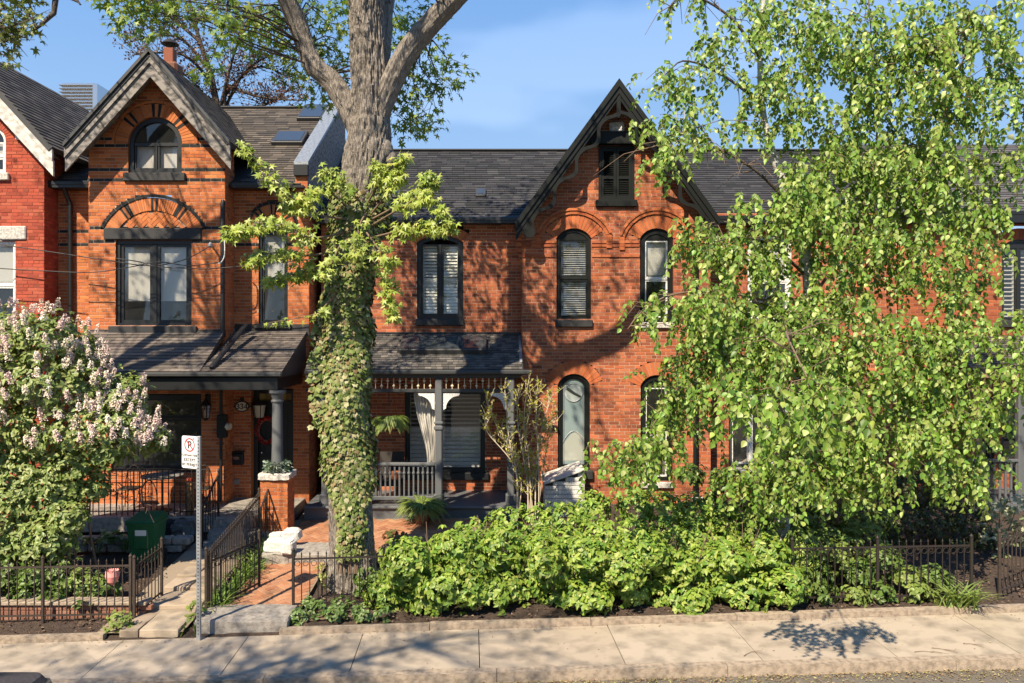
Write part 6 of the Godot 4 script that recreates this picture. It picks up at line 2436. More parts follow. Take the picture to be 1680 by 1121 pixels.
func birch() -> void:
	var Z := 13.2
	var t := thing("birch_tree", "weeping birch with white trunk and long curtains of bright green leaves", "tree", P(1280, 885, Z))
	var b := MB.new()
	var pts := []
	var rad := []
	for q in [[1276, 900, 0.16], [1284, 850, 0.14], [1294, 770, 0.13], [1305, 700, 0.12], [1314, 630, 0.115], [1328, 520, 0.1], [1322, 420, 0.09], [1300, 340, 0.08], [1270, 260, 0.065], [1250, 170, 0.05], [1248, 60, 0.04], [1260, -60, 0.03]]:
		pts.append(P(q[0], q[1], Z))
		rad.append(q[2])
	b.tube(smooth_path(pts, 5), smooth_vals(rad, 5), 14)
	put(b, "trunk", M.birch_bark, t)
	var limbs := pts.duplicate()
	var arms := [
		[[1320, 560, 13.2], [1270, 500, 12.8], [1180, 480, 12.5], [1110, 482, 12.3], [1060, 505, 12.2], [1030, 540, 12.2]],
		[[1325, 500, 13.2], [1390, 400, 13.0], [1430, 290, 12.9], [1440, 180, 12.9], [1430, 60, 12.9], [1420, -60, 12.8]],
		[[1325, 520, 13.2], [1420, 440, 12.8], [1500, 340, 12.7], [1540, 220, 12.7], [1580, 100, 12.6], [1620, 0, 12.6]],
		[[1315, 600, 13.2], [1400, 560, 12.7], [1480, 560, 12.4], [1560, 600, 12.3], [1600, 660, 12.3]],
		[[1300, 340, 13.2], [1240, 280, 12.9], [1170, 240, 12.7], [1110, 220, 12.6], [1075, 240, 12.6]],
		[[1250, 170, 13.2], [1180, 120, 13.0], [1120, 100, 12.9], [1090, 130, 12.9]],
		[[1310, 640, 13.2], [1240, 590, 12.6], [1170, 590, 12.4], [1110, 640, 12.2], [1070, 700, 12.2]],
		[[1250, 100, 13.2], [1200, 30, 12.9], [1130, -10, 12.8], [1100, 10, 12.8]],
		[[1440, 200, 12.9], [1500, 120, 12.6], [1560, 60, 12.4], [1640, 40, 12.4]],
		[[1320, 450, 13.2], [1260, 400, 12.7], [1200, 390, 12.5], [1150, 410, 12.4]],
		[[1310, 620, 13.2], [1300, 560, 12.2], [1290, 545, 10.6], [1300, 570, 9.2], [1330, 630, 8.4]],
	]
	for g in arms:
		b = MB.new()
		pts = []
		rad = []
		for q in g:
			pts.append(P(q[0], q[1], q[2]))
		pts = smooth_path(pts, 5)
		for i in pts.size():
			rad.append(lerpf(0.03, 0.005, float(i) / pts.size()))
		b.tube(pts, rad, 7, false)
		put(b, "bough", M.twig if g[0][1] > 450 else M.dark_bark, t)
		limbs.append_array(pts)
	var tones := [Color(0.19, 0.33, 0.05), Color(0.24, 0.38, 0.065), Color(0.15, 0.28, 0.04), Color(0.31, 0.41, 0.09), Color(0.1, 0.2, 0.03), Color(0.21, 0.34, 0.055), Color(0.36, 0.45, 0.14)]
	var s := sink(t, "leaf8", 300, tones, M.leaf)
	var tw := MB.new()
	# curtains: px, py, half width, half height, depth, strands
	var zones := [
		[1130, 20, 45, 24, 13.0, 14], [1170, 90, 50, 45, 13.1, 34], [1120, 150, 35, 35, 12.8, 24], [1085, 190, 24, 50, 12.7, 28], [1240, 60, 60, 60, 13.1, 66], [1130, 215, 40, 35, 12.7, 42],
		[1330, 60, 70, 60, 13.0, 88], [1440, 70, 80, 70, 12.9, 165], [1560, 60, 80, 60, 12.7, 150], [1640, 50, 35, 60, 12.6, 50],
		[1220, 170, 55, 50, 13.0, 52], [1300, 180, 60, 60, 13.0, 70], [1400, 180, 70, 70, 12.9, 150], [1510, 180, 80, 70, 12.8, 165], [1600, 170, 40, 60, 12.8, 30], [1090, 255, 22, 40, 12.6, 22],
		[1320, 270, 45, 45, 13.0, 42], [1400, 290, 60, 60, 12.9, 120], [1500, 290, 70, 60, 12.8, 125], [1590, 280, 40, 60, 12.8, 26],
		[1260, 350, 60, 35, 12.8, 80], [1350, 370, 70, 60, 12.8, 140], [1450, 380, 70, 70, 12.7, 140], [1550, 350, 50, 80, 12.7, 90], [1585, 440, 26, 70, 12.7, 60], [1560, 520, 36, 60, 12.6, 60],
		[1200, 400, 45, 40, 12.6, 70], [1150, 420, 30, 30, 12.5, 30], [1250, 440, 50, 35, 12.7, 75], [1370, 460, 70, 50, 12.7, 110], [1470, 460, 40, 35, 12.7, 40],
		[1120, 505, 60, 20, 12.3, 52], [1050, 520, 22, 14, 12.2, 16], [1200, 530, 70, 45, 12.4, 150], [1310, 550, 80, 55, 12.4, 190], [1420, 560, 60, 50, 12.4, 110], [1510, 590, 40, 40, 12.4, 60],
		[1150, 560, 30, 30, 12.3, 34], [1122, 650, 22, 36, 12.2, 40], [1165, 620, 40, 40, 12.3, 66], [1230, 620, 60, 45, 12.2, 115], [1320, 640, 60, 45, 12.2, 90], [1400, 640, 40, 40, 12.2, 55],
		[1060, 740, 36, 24, 12.2, 60], [1040, 760, 28, 16, 12.2, 30], [1110, 700, 40, 30, 12.3, 40], [1255, 640, 40, 30, 8.4, 22], [1330, 655, 45, 25, 8.3, 26], [1250, 700, 24, 24, 8.4, 13], [1380, 690, 24, 20, 8.3, 10], [1290, 800, 50, 40, 12.4, 90], [1370, 790, 45, 45, 12.5, 90], [1225, 800, 30, 30, 12.7, 45], [1400, 730, 35, 40, 12.5, 50], [1310, 730, 40, 30, 12.4, 50], [1430, 800, 25, 40, 12.6, 40],
		[1540, 640, 50, 40, 12.3, 85], [1580, 700, 40, 50, 12.2, 90], [1520, 720, 40, 60, 12.3, 80], [1560, 780, 36, 40, 12.2, 60], [1610, 770, 25, 20, 12.2, 22], [1480, 660, 30, 30, 12.5, 30], [1640, 130, 35, 60, 12.7, 34], [1655, 210, 25, 40, 12.7, 34], [1600, 360, 30, 60, 12.7, 40], [1640, 560, 30, 30, 12.0, 36], [1665, 620, 20, 50, 12.0, 36], [1440, 640, 25, 40, 12.6, 25], [1660, 270, 25, 12, 12.3, 16],
	]
	for z in zones:
		# strands gather on a few side shoots, with gaps between them
		var kids := []
		for i in maxi(3, int(z[5] / 7.0)):
			kids.append(P(z[0] + z[2] * rng.randfn(0.0, 0.58), z[1] + z[3] * rng.randfn(0.0, 0.55) - 16.0, z[4] + rng.randfn(0, 0.3)))
		for i in int(z[5] * 0.8):
			var p: Vector3 = kids[rng.randi() % kids.size()] + Vector3(rng.randfn(0, 0.13), rng.randfn(0, 0.1), rng.randfn(0, 0.12))
			strand(s, tw, p, 7 + rng.randi() % 8, 0.098)
	# short links from boughs so that no curtain floats free
	for i in 260:
		var q: Vector3 = limbs[rng.randi() % limbs.size()]
		var e := q + Vector3(rng.randfn(0, 0.45), rr(-0.5, 0.35), rng.randfn(0, 0.35))
		tw.tube([q, q.lerp(e, 0.5) + Vector3(0, 0.12, 0), e], [0.009, 0.006, 0.003], 4, false)
	put(tw, "twigs", M.twig, t)
	flush(s, "crown")

func strand(s: Dictionary, tw: MB, p: Vector3, n: int, l: float) -> void:
	var d := Vector3(rr(-1, 1), rr(-0.3, 0.5), rr(-0.4, 0.8)).normalized()
	var pts := [p]
	var side := 1.0
	for i in n:
		p += d * 0.05
		d = (d + Vector3(rr(-0.12, 0.12), -0.32, rr(-0.12, 0.12))).normalized()
		pts.append(p)
		side = -side
		var out := d.cross(Vector3(rr(-0.4, 0.4), 0.3, 1)).normalized() * side
		var ld := (out * 0.75 + Vector3(0, -0.75, 0) + d * 0.3 + rand_dir() * 0.3).normalized()
		var q := (Vector3(-0.2, 0.4, 0.6) + rand_dir() * 0.95).normalized()
		drop_leaf(s, p, ld, q, l * rr(0.55, 1.2), l * rr(0.5, 0.85), p.z > -12.1)
	var m := pts.size()
	tw.tube([pts[0], pts[m / 3], pts[2 * m / 3], pts[m - 1]], [0.006, 0.005, 0.004, 0.0025], 3, false)

# half-bare tree with maroon buds, behind the numbered house
func bud_tree() -> void:
	var Z := 27.0
	var t := thing("bud_tree", "thin half bare tree with maroon buds rising behind the chimney", "tree", Vector3(X(365, Z), 0.5, -Z))
	var b := MB.new()
	b.tube([Vector3(X(365, Z), 0, -Z), P(362, 230, Z), P(355, 170, Z), P(345, 120, Z), P(325, 60, Z), P(310, 0, Z), P(300, -60, Z)], [0.3, 0.17, 0.12, 0.1, 0.07, 0.05, 0.02], 10)
	put(b, "trunk", M.dark_bark, t)
	var tones := [Color(0.13, 0.05, 0.035), Color(0.18, 0.08, 0.045), Color(0.2, 0.15, 0.06), Color(0.1, 0.04, 0.03)]
	var s := sink(t, "leaf4", 0, tones, M.leaf)
	var tw := MB.new()
	for a in [[362, 230, 375, 120, 400, 40], [358, 200, 400, 120, 445, 90], [350, 140, 300, 90, 220, 90], [345, 120, 290, 60, 205, 70], [330, 70, 280, 30, 240, 10], [365, 160, 420, 110, 480, 130], [372, 140, 430, 160, 500, 165], [320, 40, 350, 0, 380, -30], [362, 210, 330, 150, 300, 120], [360, 180, 390, 70, 430, 20], [375, 190, 440, 170, 470, 150]]:
		var z := Z + rr(-1, 1)
		var path := smooth_path([P(a[0], a[1], Z), P(a[2], a[3], z), P(a[4], a[5], z)], 6)
		var rad := []
		for i in path.size():
			rad.append(lerpf(0.07, 0.012, float(i) / path.size()))
		tw.tube(path, rad, 5, false)
		for i in range(3, path.size()):
			for k in 6:
				var e: Vector3 = path[i] + Vector3(rng.randfn(0, 0.45), rr(-0.1, 0.8), rng.randfn(0, 0.4))
				tw.tube([path[i], path[i].lerp(e, 0.5) + Vector3(0, -0.05, 0), e], [0.014, 0.009, 0.005], 3, false)
				for j in 3:
					var c: Vector3 = path[i].lerp(e, rr(0.3, 1.05)) + rand_dir() * 0.09
					for g in 2:
						drop_leaf(s, c + rand_dir() * 0.04, rand_dir(), rand_dir(), rr(0.07, 0.13), rr(0.05, 0.08))
	put(tw, "boughs", M.dark_bark, t)
	flush(s, "buds")

# trees across the street, met only in the window glass, and the tops beyond the roofs
func far_trees() -> void:
	var tones := [Color(0.1, 0.15, 0.03), Color(0.13, 0.18, 0.04), Color(0.08, 0.12, 0.025)]
	var list := [
		[Vector3(-9, -0.2, 9.5), 9.5, 3.6, 1700, 0.3, "round maple standing across the street, mirrored in the panes"],
		[Vector3(1.5, -0.2, 12.5), 11.0, 4.4, 1900, 0.32, "tall maple across the street opposite the gabled bay"],
		[Vector3(11, -0.2, 9.5), 9.0, 3.6, 1600, 0.3, "bushy maple across the street opposite the birch"],
		[P(52, 175, 45) + Vector3(0, -8.5, 0), 8.0, 2.0, 700, 0.24, "small yellowing treetop beyond the red house roof"],
		[Vector3(11.6, 0.4, -13.8), 11.5, 2.4, 800, 0.17, "brown boughed maple beside the birch, by the right porch"],
	]
	for q in list:
		var base: Vector3 = q[0]
		var hgt: float = q[1]
		var r: float = q[2]
		var t := thing("street_tree", q[5], "tree", base)
		var b := MB.new()
		var top := base + Vector3(0.3, hgt * 0.75, 0)
		b.tube(smooth_path([base + Vector3(0, -0.3, 0), base + Vector3(0.1, hgt * 0.35, 0), top], 4), smooth_vals([0.3, 0.2, 0.08], 4), 10)
		put(b, "trunk", M.dark_bark, t)
		var s := sink(t, "leaf4", 0, tones, M.leaf)
		var bo := MB.new()
		var limbs := [base + Vector3(0.1, hgt * 0.4, 0), base + Vector3(0.2, hgt * 0.55, 0), top]
		var m: int = q[3] / 14
		for i in m:
			var o := rand_dir() * pow(rng.randf(), 0.4) * r
			o.y *= 0.8
			var c := base + Vector3(0, hgt * 0.72, 0) + o
			if i % 3 == 0:
				bough(bo, limbs, c, 0.035)
			leaf_cluster(s, c, 0.6, 14, q[4])
		put(bo, "boughs", M.dark_bark, t)
		flush(s, "crown")

# ---------------------------------------------------------------- gardens
# bushes made of leafy lumps. lumps: centre, radius
func bush(s: Dictionary, tw: MB, lumps: Array, shoots: int, per: int, l: float, ok: bool, droop := 0.3) -> void:
	for g in lumps:
		var c: Vector3 = g[0]
		var r: float = g[1]
		for i in int(shoots * r * r * 6.0):
			var o := rand_dir()
			if o.z < -0.45 or (o.y < -0.5 and rng.randf() < 0.7):
				continue
			var p := c + o * r * Vector3(1.0, 0.9, 0.9) * (rr(0.7, 1.05) if i % 5 else rr(0.95, 1.35))
			var gone := false
			for k in lumps:
				if k[0] != c and (p - k[0]).length() < k[1] * 0.72:
					gone = true
					break
			if gone:
				continue
			var ax := (o + Vector3(0, 0.35, 0.15)).normalized()
			var a0 := rr(0, TAU)
			for j in per:
				var a := a0 + TAU * j / per + rr(-0.3, 0.3)
				var u := ax.cross(Vector3(0.3, 1, 0.2)).normalized()
				var w := ax.cross(u)
				var out := u * cos(a) + w * sin(a)
				var d := (out + ax * rr(-0.1, 0.5) + Vector3(0, -droop, 0)).normalized()
				var q := (ax + Vector3(0, 0.5, 0.2) - out * 0.2 + rand_dir() * 0.3).normalized()
				drop_leaf(s, p - ax * (j / 2) * 0.02, d, q, l * rr(0.5, 1.3), l * rr(0.45, 0.8), ok and o.z > 0.35)
			if i % 6 == 0:
				tw.tube([c + o * r * 0.3, p], [0.006, 0.003], 3, false)

func gardens() -> void:
	hedge()
	lilac()
	twig_shrub()
	border_plants()
	fences()

func hedge() -> void:
	var t := thing("hedge", "broad sunlit shrub hedge of bright green oval leaves below the gabled bay", "hedge", Vector3(1.5, 0.15, -12.4))
	var tones := [Color(0.19, 0.31, 0.04), Color(0.25, 0.365, 0.05), Color(0.29, 0.39, 0.065), Color(0.12, 0.225, 0.03), Color(0.34, 0.41, 0.095), Color(0.21, 0.29, 0.045), Color(0.14, 0.26, 0.04)]
	var s := sink(t, "leaf8", 300, tones, M.leaf)
	var tw := MB.new()
	var lumps := []
	# columns of lumps: px, row of the top, row of the foot
	var tops := [[650, 935, 985], [690, 905, 990], [730, 885, 985], [780, 868, 985], [830, 845, 985], [880, 848, 985], [930, 842, 990], [980, 822, 990], [1030, 818, 990], [1080, 822, 990], [1130, 830, 985], [1180, 842, 985], [1220, 856, 980], [1255, 880, 975], [1300, 925, 975]]
	for q in tops:
		var d := 13.5
		var top := Y(q[1] - 12, d)
		var g := ground_y(X(q[0], 12.4), 12.4)
		for k in 3:
			var r := rr(0.32, 0.44)
			var dd := d - 0.45 * k
			var y := lerpf(top, g + 0.35, k / 3.0) - r * 0.8
			lumps.append([Vector3(X(q[0] + rr(-14, 14), dd), y, -dd), r])
		# the front, leaning over the edging
		for k in 5:
			var r := rr(0.22, 0.34)
			var dd := rr(11.85, 12.6)
			lumps.append([Vector3(X(q[0] + rr(-22, 22), dd), g + rr(0.05, 0.95) , -dd), r])
	bush(s, tw, lumps, 250, 5, 0.088, true, 0.4)
	flush(s, "foliage")
	# woody stems
	for i in 60:
		var x := rr(-1.6, 4.6)
		var d := rr(12.3, 13.2)
		var g := Vector3(x, ground_y(x, d), -d)
		var e := g + Vector3(rr(-0.5, 0.5), rr(0.7, 1.2), rr(-0.3, 0.5))
		tw.tube([g, g.lerp(e, 0.5) + Vector3(rr(-0.1, 0.1), 0, 0.05), e], [0.014, 0.01, 0.005], 5, false)
	put(tw, "stems", M.twig, t)

func lilac() -> void:
	var t := thing("lilac_bush", "large lilac bush covered in pale pink flower panicles beside the numbered porch", "bush", Vector3(X(110, 13.2), 0.3, -13.2))
	var tones := [Color(0.2, 0.27, 0.075), Color(0.24, 0.31, 0.09), Color(0.15, 0.22, 0.055), Color(0.29, 0.34, 0.12)]
	var s := sink(t, "leaf8", 0, tones, M.leaf)
	var tw := MB.new()
	var fl := MB.new()
	var lumps := []
	for q in [[20, 560, 55], [75, 560, 50], [120, 575, 40], [15, 620, 60], [70, 630, 60], [125, 640, 55], [165, 640, 45], [200, 660, 45], [20, 690, 60], [80, 700, 60], [140, 705, 55], [190, 705, 50], [228, 715, 38], [252, 722, 22], [20, 760, 55], [75, 765, 55], [130, 765, 40], [-30, 600, 60], [-30, 680, 60], [-25, 760, 60], [30, 825, 50], [85, 820, 45], [-10, 850, 50], [50, 880, 45], [110, 850, 30], [175, 745, 26], [150, 590, 24], [20, 890, 45], [80, 890, 40], [-40, 880, 50], [100, 790, 45], [45, 790, 55], [150, 800, 28], [70, 930, 35], [10, 930, 40]]:
		lumps.append([P(q[0], q[1], 13.1 + rr(-0.35, 0.35)), q[2] / 98.0])
	bush(s, tw, lumps, 260, 4, 0.085, false, 0.2)
	for g in lumps:
		leaf_cluster(s, g[0] - Vector3(0, 0, 0.12), g[1] * 0.85, 150, 0.09, 1.0)
		var c: Vector3 = g[0]
		if c.y < 2.4:
			continue
		for i in int(34 + 70 * g[1]):
			var o := rand_dir()
			if o.z < -0.1 or o.y < -0.35:
				continue
			var p: Vector3 = c + o * g[1] * rr(0.98, 1.15)
			var ax := (o * 0.4 + Vector3(0, 0.9, 0.1)).normalized()
			var len := rr(0.12, 0.22)
			var tone := [Color(0.78, 0.66, 0.6), Color(0.84, 0.77, 0.7), Color(0.74, 0.58, 0.55), Color(0.8, 0.73, 0.6)][rng.randi() % 4] as Color
			for k in 90:
				var f := rng.randf()
				var side := ax.cross(rand_dir()).normalized()
				var rad := 0.048 * (1.0 - f * 0.8)
				fl.col = tone * rr(0.75, 1.15)
				var fp: Vector3 = p + ax * (f * len) + side * rad * rr(0.5, 1.0)
				fl.leaf4(fp, (side + rand_dir() * 0.6).normalized(), (ax + rand_dir() * 0.8).normalized(), rr(0.02, 0.034), rr(0.018, 0.03))
	flush(s, "foliage")
	kind(put(fl, "flowers", M.petal, t), "stuff")
	for i in 16:
		var g := Vector3(X(rr(20, 150), 13.2), 0.2, -13.2 + rr(-0.3, 0.3))
		var e: Vector3 = lumps[rng.randi() % lumps.size()][0]
		var mid := g.lerp(e, 0.5) + Vector3(rr(-0.1, 0.1), 0.1, rr(-0.1, 0.1))
		tw.tube(smooth_path([g, mid, e], 4), smooth_vals([0.028, 0.018, 0.008], 4), 6, false)
	# tangle of bare twigs by the railing
	for i in 90:
		var p := P(rr(120, 245), rr(755, 830), 13.3)
		var e := p + Vector3(rng.randfn(0, 0.2), rng.randfn(0, 0.16), rr(-0.1, 0.1))
		tw.tube([p, p.lerp(e, 0.5) + rand_dir() * 0.05, e], [0.007, 0.005, 0.003], 4, false)
	put(tw, "stems", M.twig, t)

# upright shrub of pale bare stems just breaking leaf, before the porch
func twig_shrub() -> void:
	var Z := 15.9
	var t := thing("budding_shrub", "upright shrub of pale bare stems with yellow green buds beside the grey hatch", "shrub", Vector3(X(862, Z), 0.45, -Z))
	var s := sink(t, "leaf4", 0, [Color(0.42, 0.42, 0.07), Color(0.34, 0.37, 0.06), Color(0.5, 0.46, 0.1)], M.leaf)
	for a in [[848, 855, 845, 760, 815, 700, 798, 660], [848, 855, 848, 780, 835, 720, 828, 640], [850, 850, 846, 770, 800, 710, 802, 690], [872, 850, 868, 760, 860, 690, 866, 632], [878, 850, 880, 770, 890, 700, 905, 650], [882, 850, 890, 780, 900, 720, 915, 680], [870, 850, 862, 770, 850, 700, 850, 650], [884, 850, 884, 760, 880, 680, 882, 640], [850, 850, 855, 790, 840, 740, 818, 715], [876, 855, 872, 800, 885, 740, 900, 700], [866, 850, 866, 790, 862, 720, 872, 660]]:
		var b := MB.new()
		var pts := []
		for i in 4:
			pts.append(P(a[i * 2], a[i * 2 + 1], Z + rr(-0.25, 0.25) * i * 0.4))
		pts = smooth_path(pts, 6)
		var rad := []
		for i in pts.size():
			rad.append(lerpf(0.017, 0.004, float(i) / pts.size()))
		b.tube(pts, rad, 6, false)
		for i in range(4, pts.size()):
			for k in 2:
				var e: Vector3 = pts[i] + Vector3(rng.randfn(0, 0.1), rr(0.08, 0.34), rng.randfn(0, 0.1))
				b.tube([pts[i], e], [0.006, 0.003], 4, false)
				for j in 6:
					drop_leaf(s, pts[i].lerp(e, rr(0.2, 1.0)), (Vector3(rr(-1, 1), rr(0.1, 1.2), rr(-1, 1))).normalized(), rand_dir(), rr(0.04, 0.085), rr(0.025, 0.045))
		put(b, "stem", M.pale_twig, t)
	flush(s, "buds")

func strap(b: MB, p: Vector3, d: Vector3, l: float, w: float) -> void:
	var side := Vector3(-d.z, 0, d.x).normalized()
	if side.length() < 0.5:
		side = Vector3.RIGHT
	var k := b.v.size()
	var q := p
	var dir := (d * 0.45 + Vector3(0, 1, 0)).normalized()
	for i in 6:
		var f := i / 5.0
		var ww := w * (1.0 - f * f * 0.9)
		var nn := side.cross(dir).normalized()
		b.v.append(q - side * ww * 0.5); b.n.append((nn + side * 0.3).normalized()); b.c.append(b.col)
		b.v.append(q + side * ww * 0.5); b.n.append((nn - side * 0.3).normalized()); b.c.append(b.col)
		q += dir * (l / 5.0)
		dir = (dir + d * 0.22 + Vector3(0, -0.2, 0)).normalized()
	for i in 5:
		var a := k + i * 2
		b.ix.append(a); b.ix.append(a + 2); b.ix.append(a + 1)
		b.ix.append(a + 1); b.ix.append(a + 2); b.ix.append(a + 3)

func lily_clump(label: String, group: String, x: float, d: float, spread: Vector2, n: int, l: float, tones: Array) -> void:
	var g := Vector3(x, ground_y(x, d), -d)
	var t := thing("lily_clump", label, "plant", g, group)
	var b := MB.new()
	for i in n:
		b.col = tones[rng.randi() % tones.size()] * rr(0.8, 1.2)
		var a := rr(0, TAU)
		strap(b, g + Vector3(rng.randfn(0, spread.x), -0.02, rng.randfn(0, spread.y)), Vector3(cos(a), 0, sin(a)), l * rr(0.6, 1.15), rr(0.02, 0.04))
	put(b, "blades", M.leaf, t)

func low_plant(called: String, label: String, at: Array, l: float, tones: Array, shoots := 60, m: Material = null, per := 5, cat := "plant", shape := "leaf8") -> Node3D:
	var g: Vector3 = at[0][0]
	var t := thing(called, label, cat, Vector3(g.x, ground_y(g.x, -g.z), g.z))
	var s := sink(t, shape, 0, tones, M.leaf if m == null else m)
	var tw := MB.new()
	bush(s, tw, at, shoots, per, l, false, 0.25)
	var b0 := Vector3(g.x, ground_y(g.x, -g.z) - 0.02, g.z)
	for k in at:
		tw.tube([b0, b0.lerp(k[0], 0.5) + Vector3(0, 0.02, 0), k[0]], [0.012, 0.009, 0.005], 5, false)
	kind(put(tw, "stems", M.twig, t), "stuff")
	flush(s, "foliage")
	return t

func gl(px: float, d: float, up: float, r: float) -> Array:
	var x := X(px, d)
	return [Vector3(x, ground_y(x, d) + up, -d), r]

func border_plants() -> void:
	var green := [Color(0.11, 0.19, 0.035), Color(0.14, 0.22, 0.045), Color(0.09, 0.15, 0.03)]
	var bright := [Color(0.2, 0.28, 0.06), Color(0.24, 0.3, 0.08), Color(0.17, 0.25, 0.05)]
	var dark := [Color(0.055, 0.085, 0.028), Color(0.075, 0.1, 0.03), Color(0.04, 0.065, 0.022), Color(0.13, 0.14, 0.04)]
	var pale := [Color(0.4, 0.42, 0.27), Color(0.5, 0.5, 0.36), Color(0.22, 0.28, 0.14)]
	# strip of lilies between the two paths
	for i in 9:
		lily_clump("strappy green lily clump between the two iron fences", "lilies between the fences", -4.42 + rr(-0.06, 0.1) + i * 0.012, 12.2 + i * 0.31, Vector2(0.07, 0.1), 34, 0.5, [Color(0.16, 0.27, 0.05), Color(0.22, 0.33, 0.08), Color(0.12, 0.2, 0.04)])
	lily_clump("big arching daylily clump spilling over the edging by the right fence", "", X(1578, 11.95), 11.95, Vector2(0.13, 0.08), 85, 0.62, [Color(0.24, 0.33, 0.09), Color(0.3, 0.38, 0.14), Color(0.17, 0.26, 0.06)])
	lily_clump("small tuft of strap leaves at the brick pier foot", "", X(440, 14.2), 14.2, Vector2(0.06, 0.06), 26, 0.35, [Color(0.2, 0.3, 0.08), Color(0.4, 0.42, 0.2)])
	low_plant("ground_cover", "low nettle leaved ground cover along the edging below the short fence", [gl(492, 11.85, 0.06, 0.16), gl(520, 11.95, 0.1, 0.17), gl(548, 11.85, 0.08, 0.17), gl(575, 11.95, 0.1, 0.17), gl(600, 11.85, 0.07, 0.16), gl(628, 11.85, 0.06, 0.14), gl(508, 12.2, 0.1, 0.14), gl(560, 12.2, 0.1, 0.14)], 0.07, [Color(0.12, 0.2, 0.05), Color(0.16, 0.25, 0.07), Color(0.09, 0.16, 0.04), Color(0.22, 0.3, 0.12)], 190)
	low_plant("leafy_plant", "leafy green plant round the foot of the ivy trunk", [gl(600, 12.9, 0.25, 0.2), gl(625, 12.8, 0.22, 0.2), gl(648, 12.9, 0.3, 0.22), gl(590, 12.7, 0.1, 0.13)], 0.08, green, 120)
	low_plant("chartreuse_plant", "upright yellow green plant in front of the bare trunk foot", [gl(528, 12.75, 0.45, 0.08), gl(530, 12.75, 0.3, 0.09), gl(527, 12.75, 0.15, 0.09)], 0.05, [Color(0.35, 0.38, 0.1), Color(0.28, 0.33, 0.08)], 260)
	low_plant("corner_plant", "yellow green bushy plant at the gate post on the sidewalk", [gl(196, 11.62, 0.18, 0.17), gl(205, 11.62, 0.05, 0.15), gl(186, 11.62, 0.05, 0.13)], 0.07, [Color(0.24, 0.3, 0.07), Color(0.2, 0.27, 0.06)], 160)
	low_plant("sign_plant", "broad leaved weed growing at the foot of the sign pole", [gl(318, 11.6, 0.12, 0.13), gl(312, 11.6, 0.03, 0.1), gl(322, 11.7, 0.3, 0.1)], 0.12, bright, 70, null, 4)
	# left bed
	var k := 0
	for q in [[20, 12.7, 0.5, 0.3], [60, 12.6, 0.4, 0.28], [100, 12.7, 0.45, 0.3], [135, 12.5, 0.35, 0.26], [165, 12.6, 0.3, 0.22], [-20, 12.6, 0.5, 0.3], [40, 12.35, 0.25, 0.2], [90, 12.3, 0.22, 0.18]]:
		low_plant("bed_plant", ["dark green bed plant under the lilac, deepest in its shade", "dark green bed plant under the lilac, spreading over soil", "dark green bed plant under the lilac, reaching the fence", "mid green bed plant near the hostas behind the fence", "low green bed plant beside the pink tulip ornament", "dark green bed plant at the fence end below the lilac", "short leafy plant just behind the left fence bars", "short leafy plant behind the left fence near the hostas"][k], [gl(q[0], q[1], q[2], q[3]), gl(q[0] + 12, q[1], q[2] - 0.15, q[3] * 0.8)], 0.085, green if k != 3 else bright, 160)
		k += 1
	for q in [[150, 12.5, "striped hosta with cream edged leaves behind the left fence"], [168, 12.75, "green hosta with broad leaves beside the pink tulip ornament"], [158, 14.6, "dark hosta on the low wall in front of the porch"], [205, 14.7, "dark hosta beside the green bin on the low wall"], [145, 12.25, "small hosta with pale rims at the brick bed edge"]]:
		var x := X(q[0], q[1])
		var g := Vector3(x, ground_y(x, q[1]) + (0.22 if q[1] > 14 else 0.05), -q[1])
		var t := thing("hosta", q[2], "plant", g, "hostas")
		var b := MB.new()
		for i in 22:
			var a := rr(0, TAU)
			b.col = [Color(0.12, 0.2, 0.06), Color(0.16, 0.25, 0.08), Color(0.3, 0.36, 0.18)][rng.randi() % 3] * rr(0.8, 1.15)
			var out := Vector3(cos(a), 0, sin(a))
			var st := g + out * 0.05
			var e := st + out * rr(0.05, 0.16) + Vector3(0, rr(0.08, 0.24), 0)
			b.tube([st - Vector3(0, 0.12, 0), e], [0.006, 0.005], 4, false)
			b.leaf8(e, (out + Vector3(0, rr(-0.3, 0.4), 0)).normalized(), (Vector3(0, 1, 0.2) - out * 0.3).normalized(), rr(0.13, 0.22), rr(0.09, 0.15))
		put(b, "leaves", M.leaf, t)
	# right garden
	k = 0
	for q in [[1330, 12.5, 0.35, 0.26], [1370, 12.7, 0.45, 0.28], [1410, 12.5, 0.3, 0.24], [1450, 12.7, 0.42, 0.28], [1490, 12.4, 0.25, 0.22], [1530, 12.5, 0.25, 0.22], [1345, 12.15, 0.15, 0.18], [1400, 12.1, 0.12, 0.17], [1440, 12.15, 0.14, 0.18], [1500, 12.15, 0.12, 0.18], [1545, 12.1, 0.1, 0.15], [1310, 12.2, 0.4, 0.24], [1350, 13.2, 0.6, 0.3], [1420, 13.3, 0.65, 0.32], [1290, 13.4, 0.7, 0.28]]:
		low_plant("border_plant", ["mid green border plant by the hedge end", "leafy border plant below the birch trunk", "short border plant behind the right fence bars", "full border plant beneath the birch curtain", "pale flecked border plant near the daylily", "low border plant next to the arching daylily", "low edging plant spilling under the right fence by the hedge", "low edging plant spilling under the middle of the right fence", "bright edging plant at the foot of the right fence post", "yellow green edging plant below the right fence", "small edging plant beside the daylily clump", "tall bright plant where hedge and fence meet", "tall leafy plant behind the right fence under the birch", "tall dark leafy plant before the yew", "loose leafy plant beside the birch foot"][k], [gl(q[0], q[1], q[2], q[3]), gl(q[0] + 14, q[1] + 0.1, q[2] * 0.5, q[3] * 0.85)], 0.085, bright if k % 3 == 1 or k > 8 and k < 12 else green, 200)
		k += 1
	var vine := []
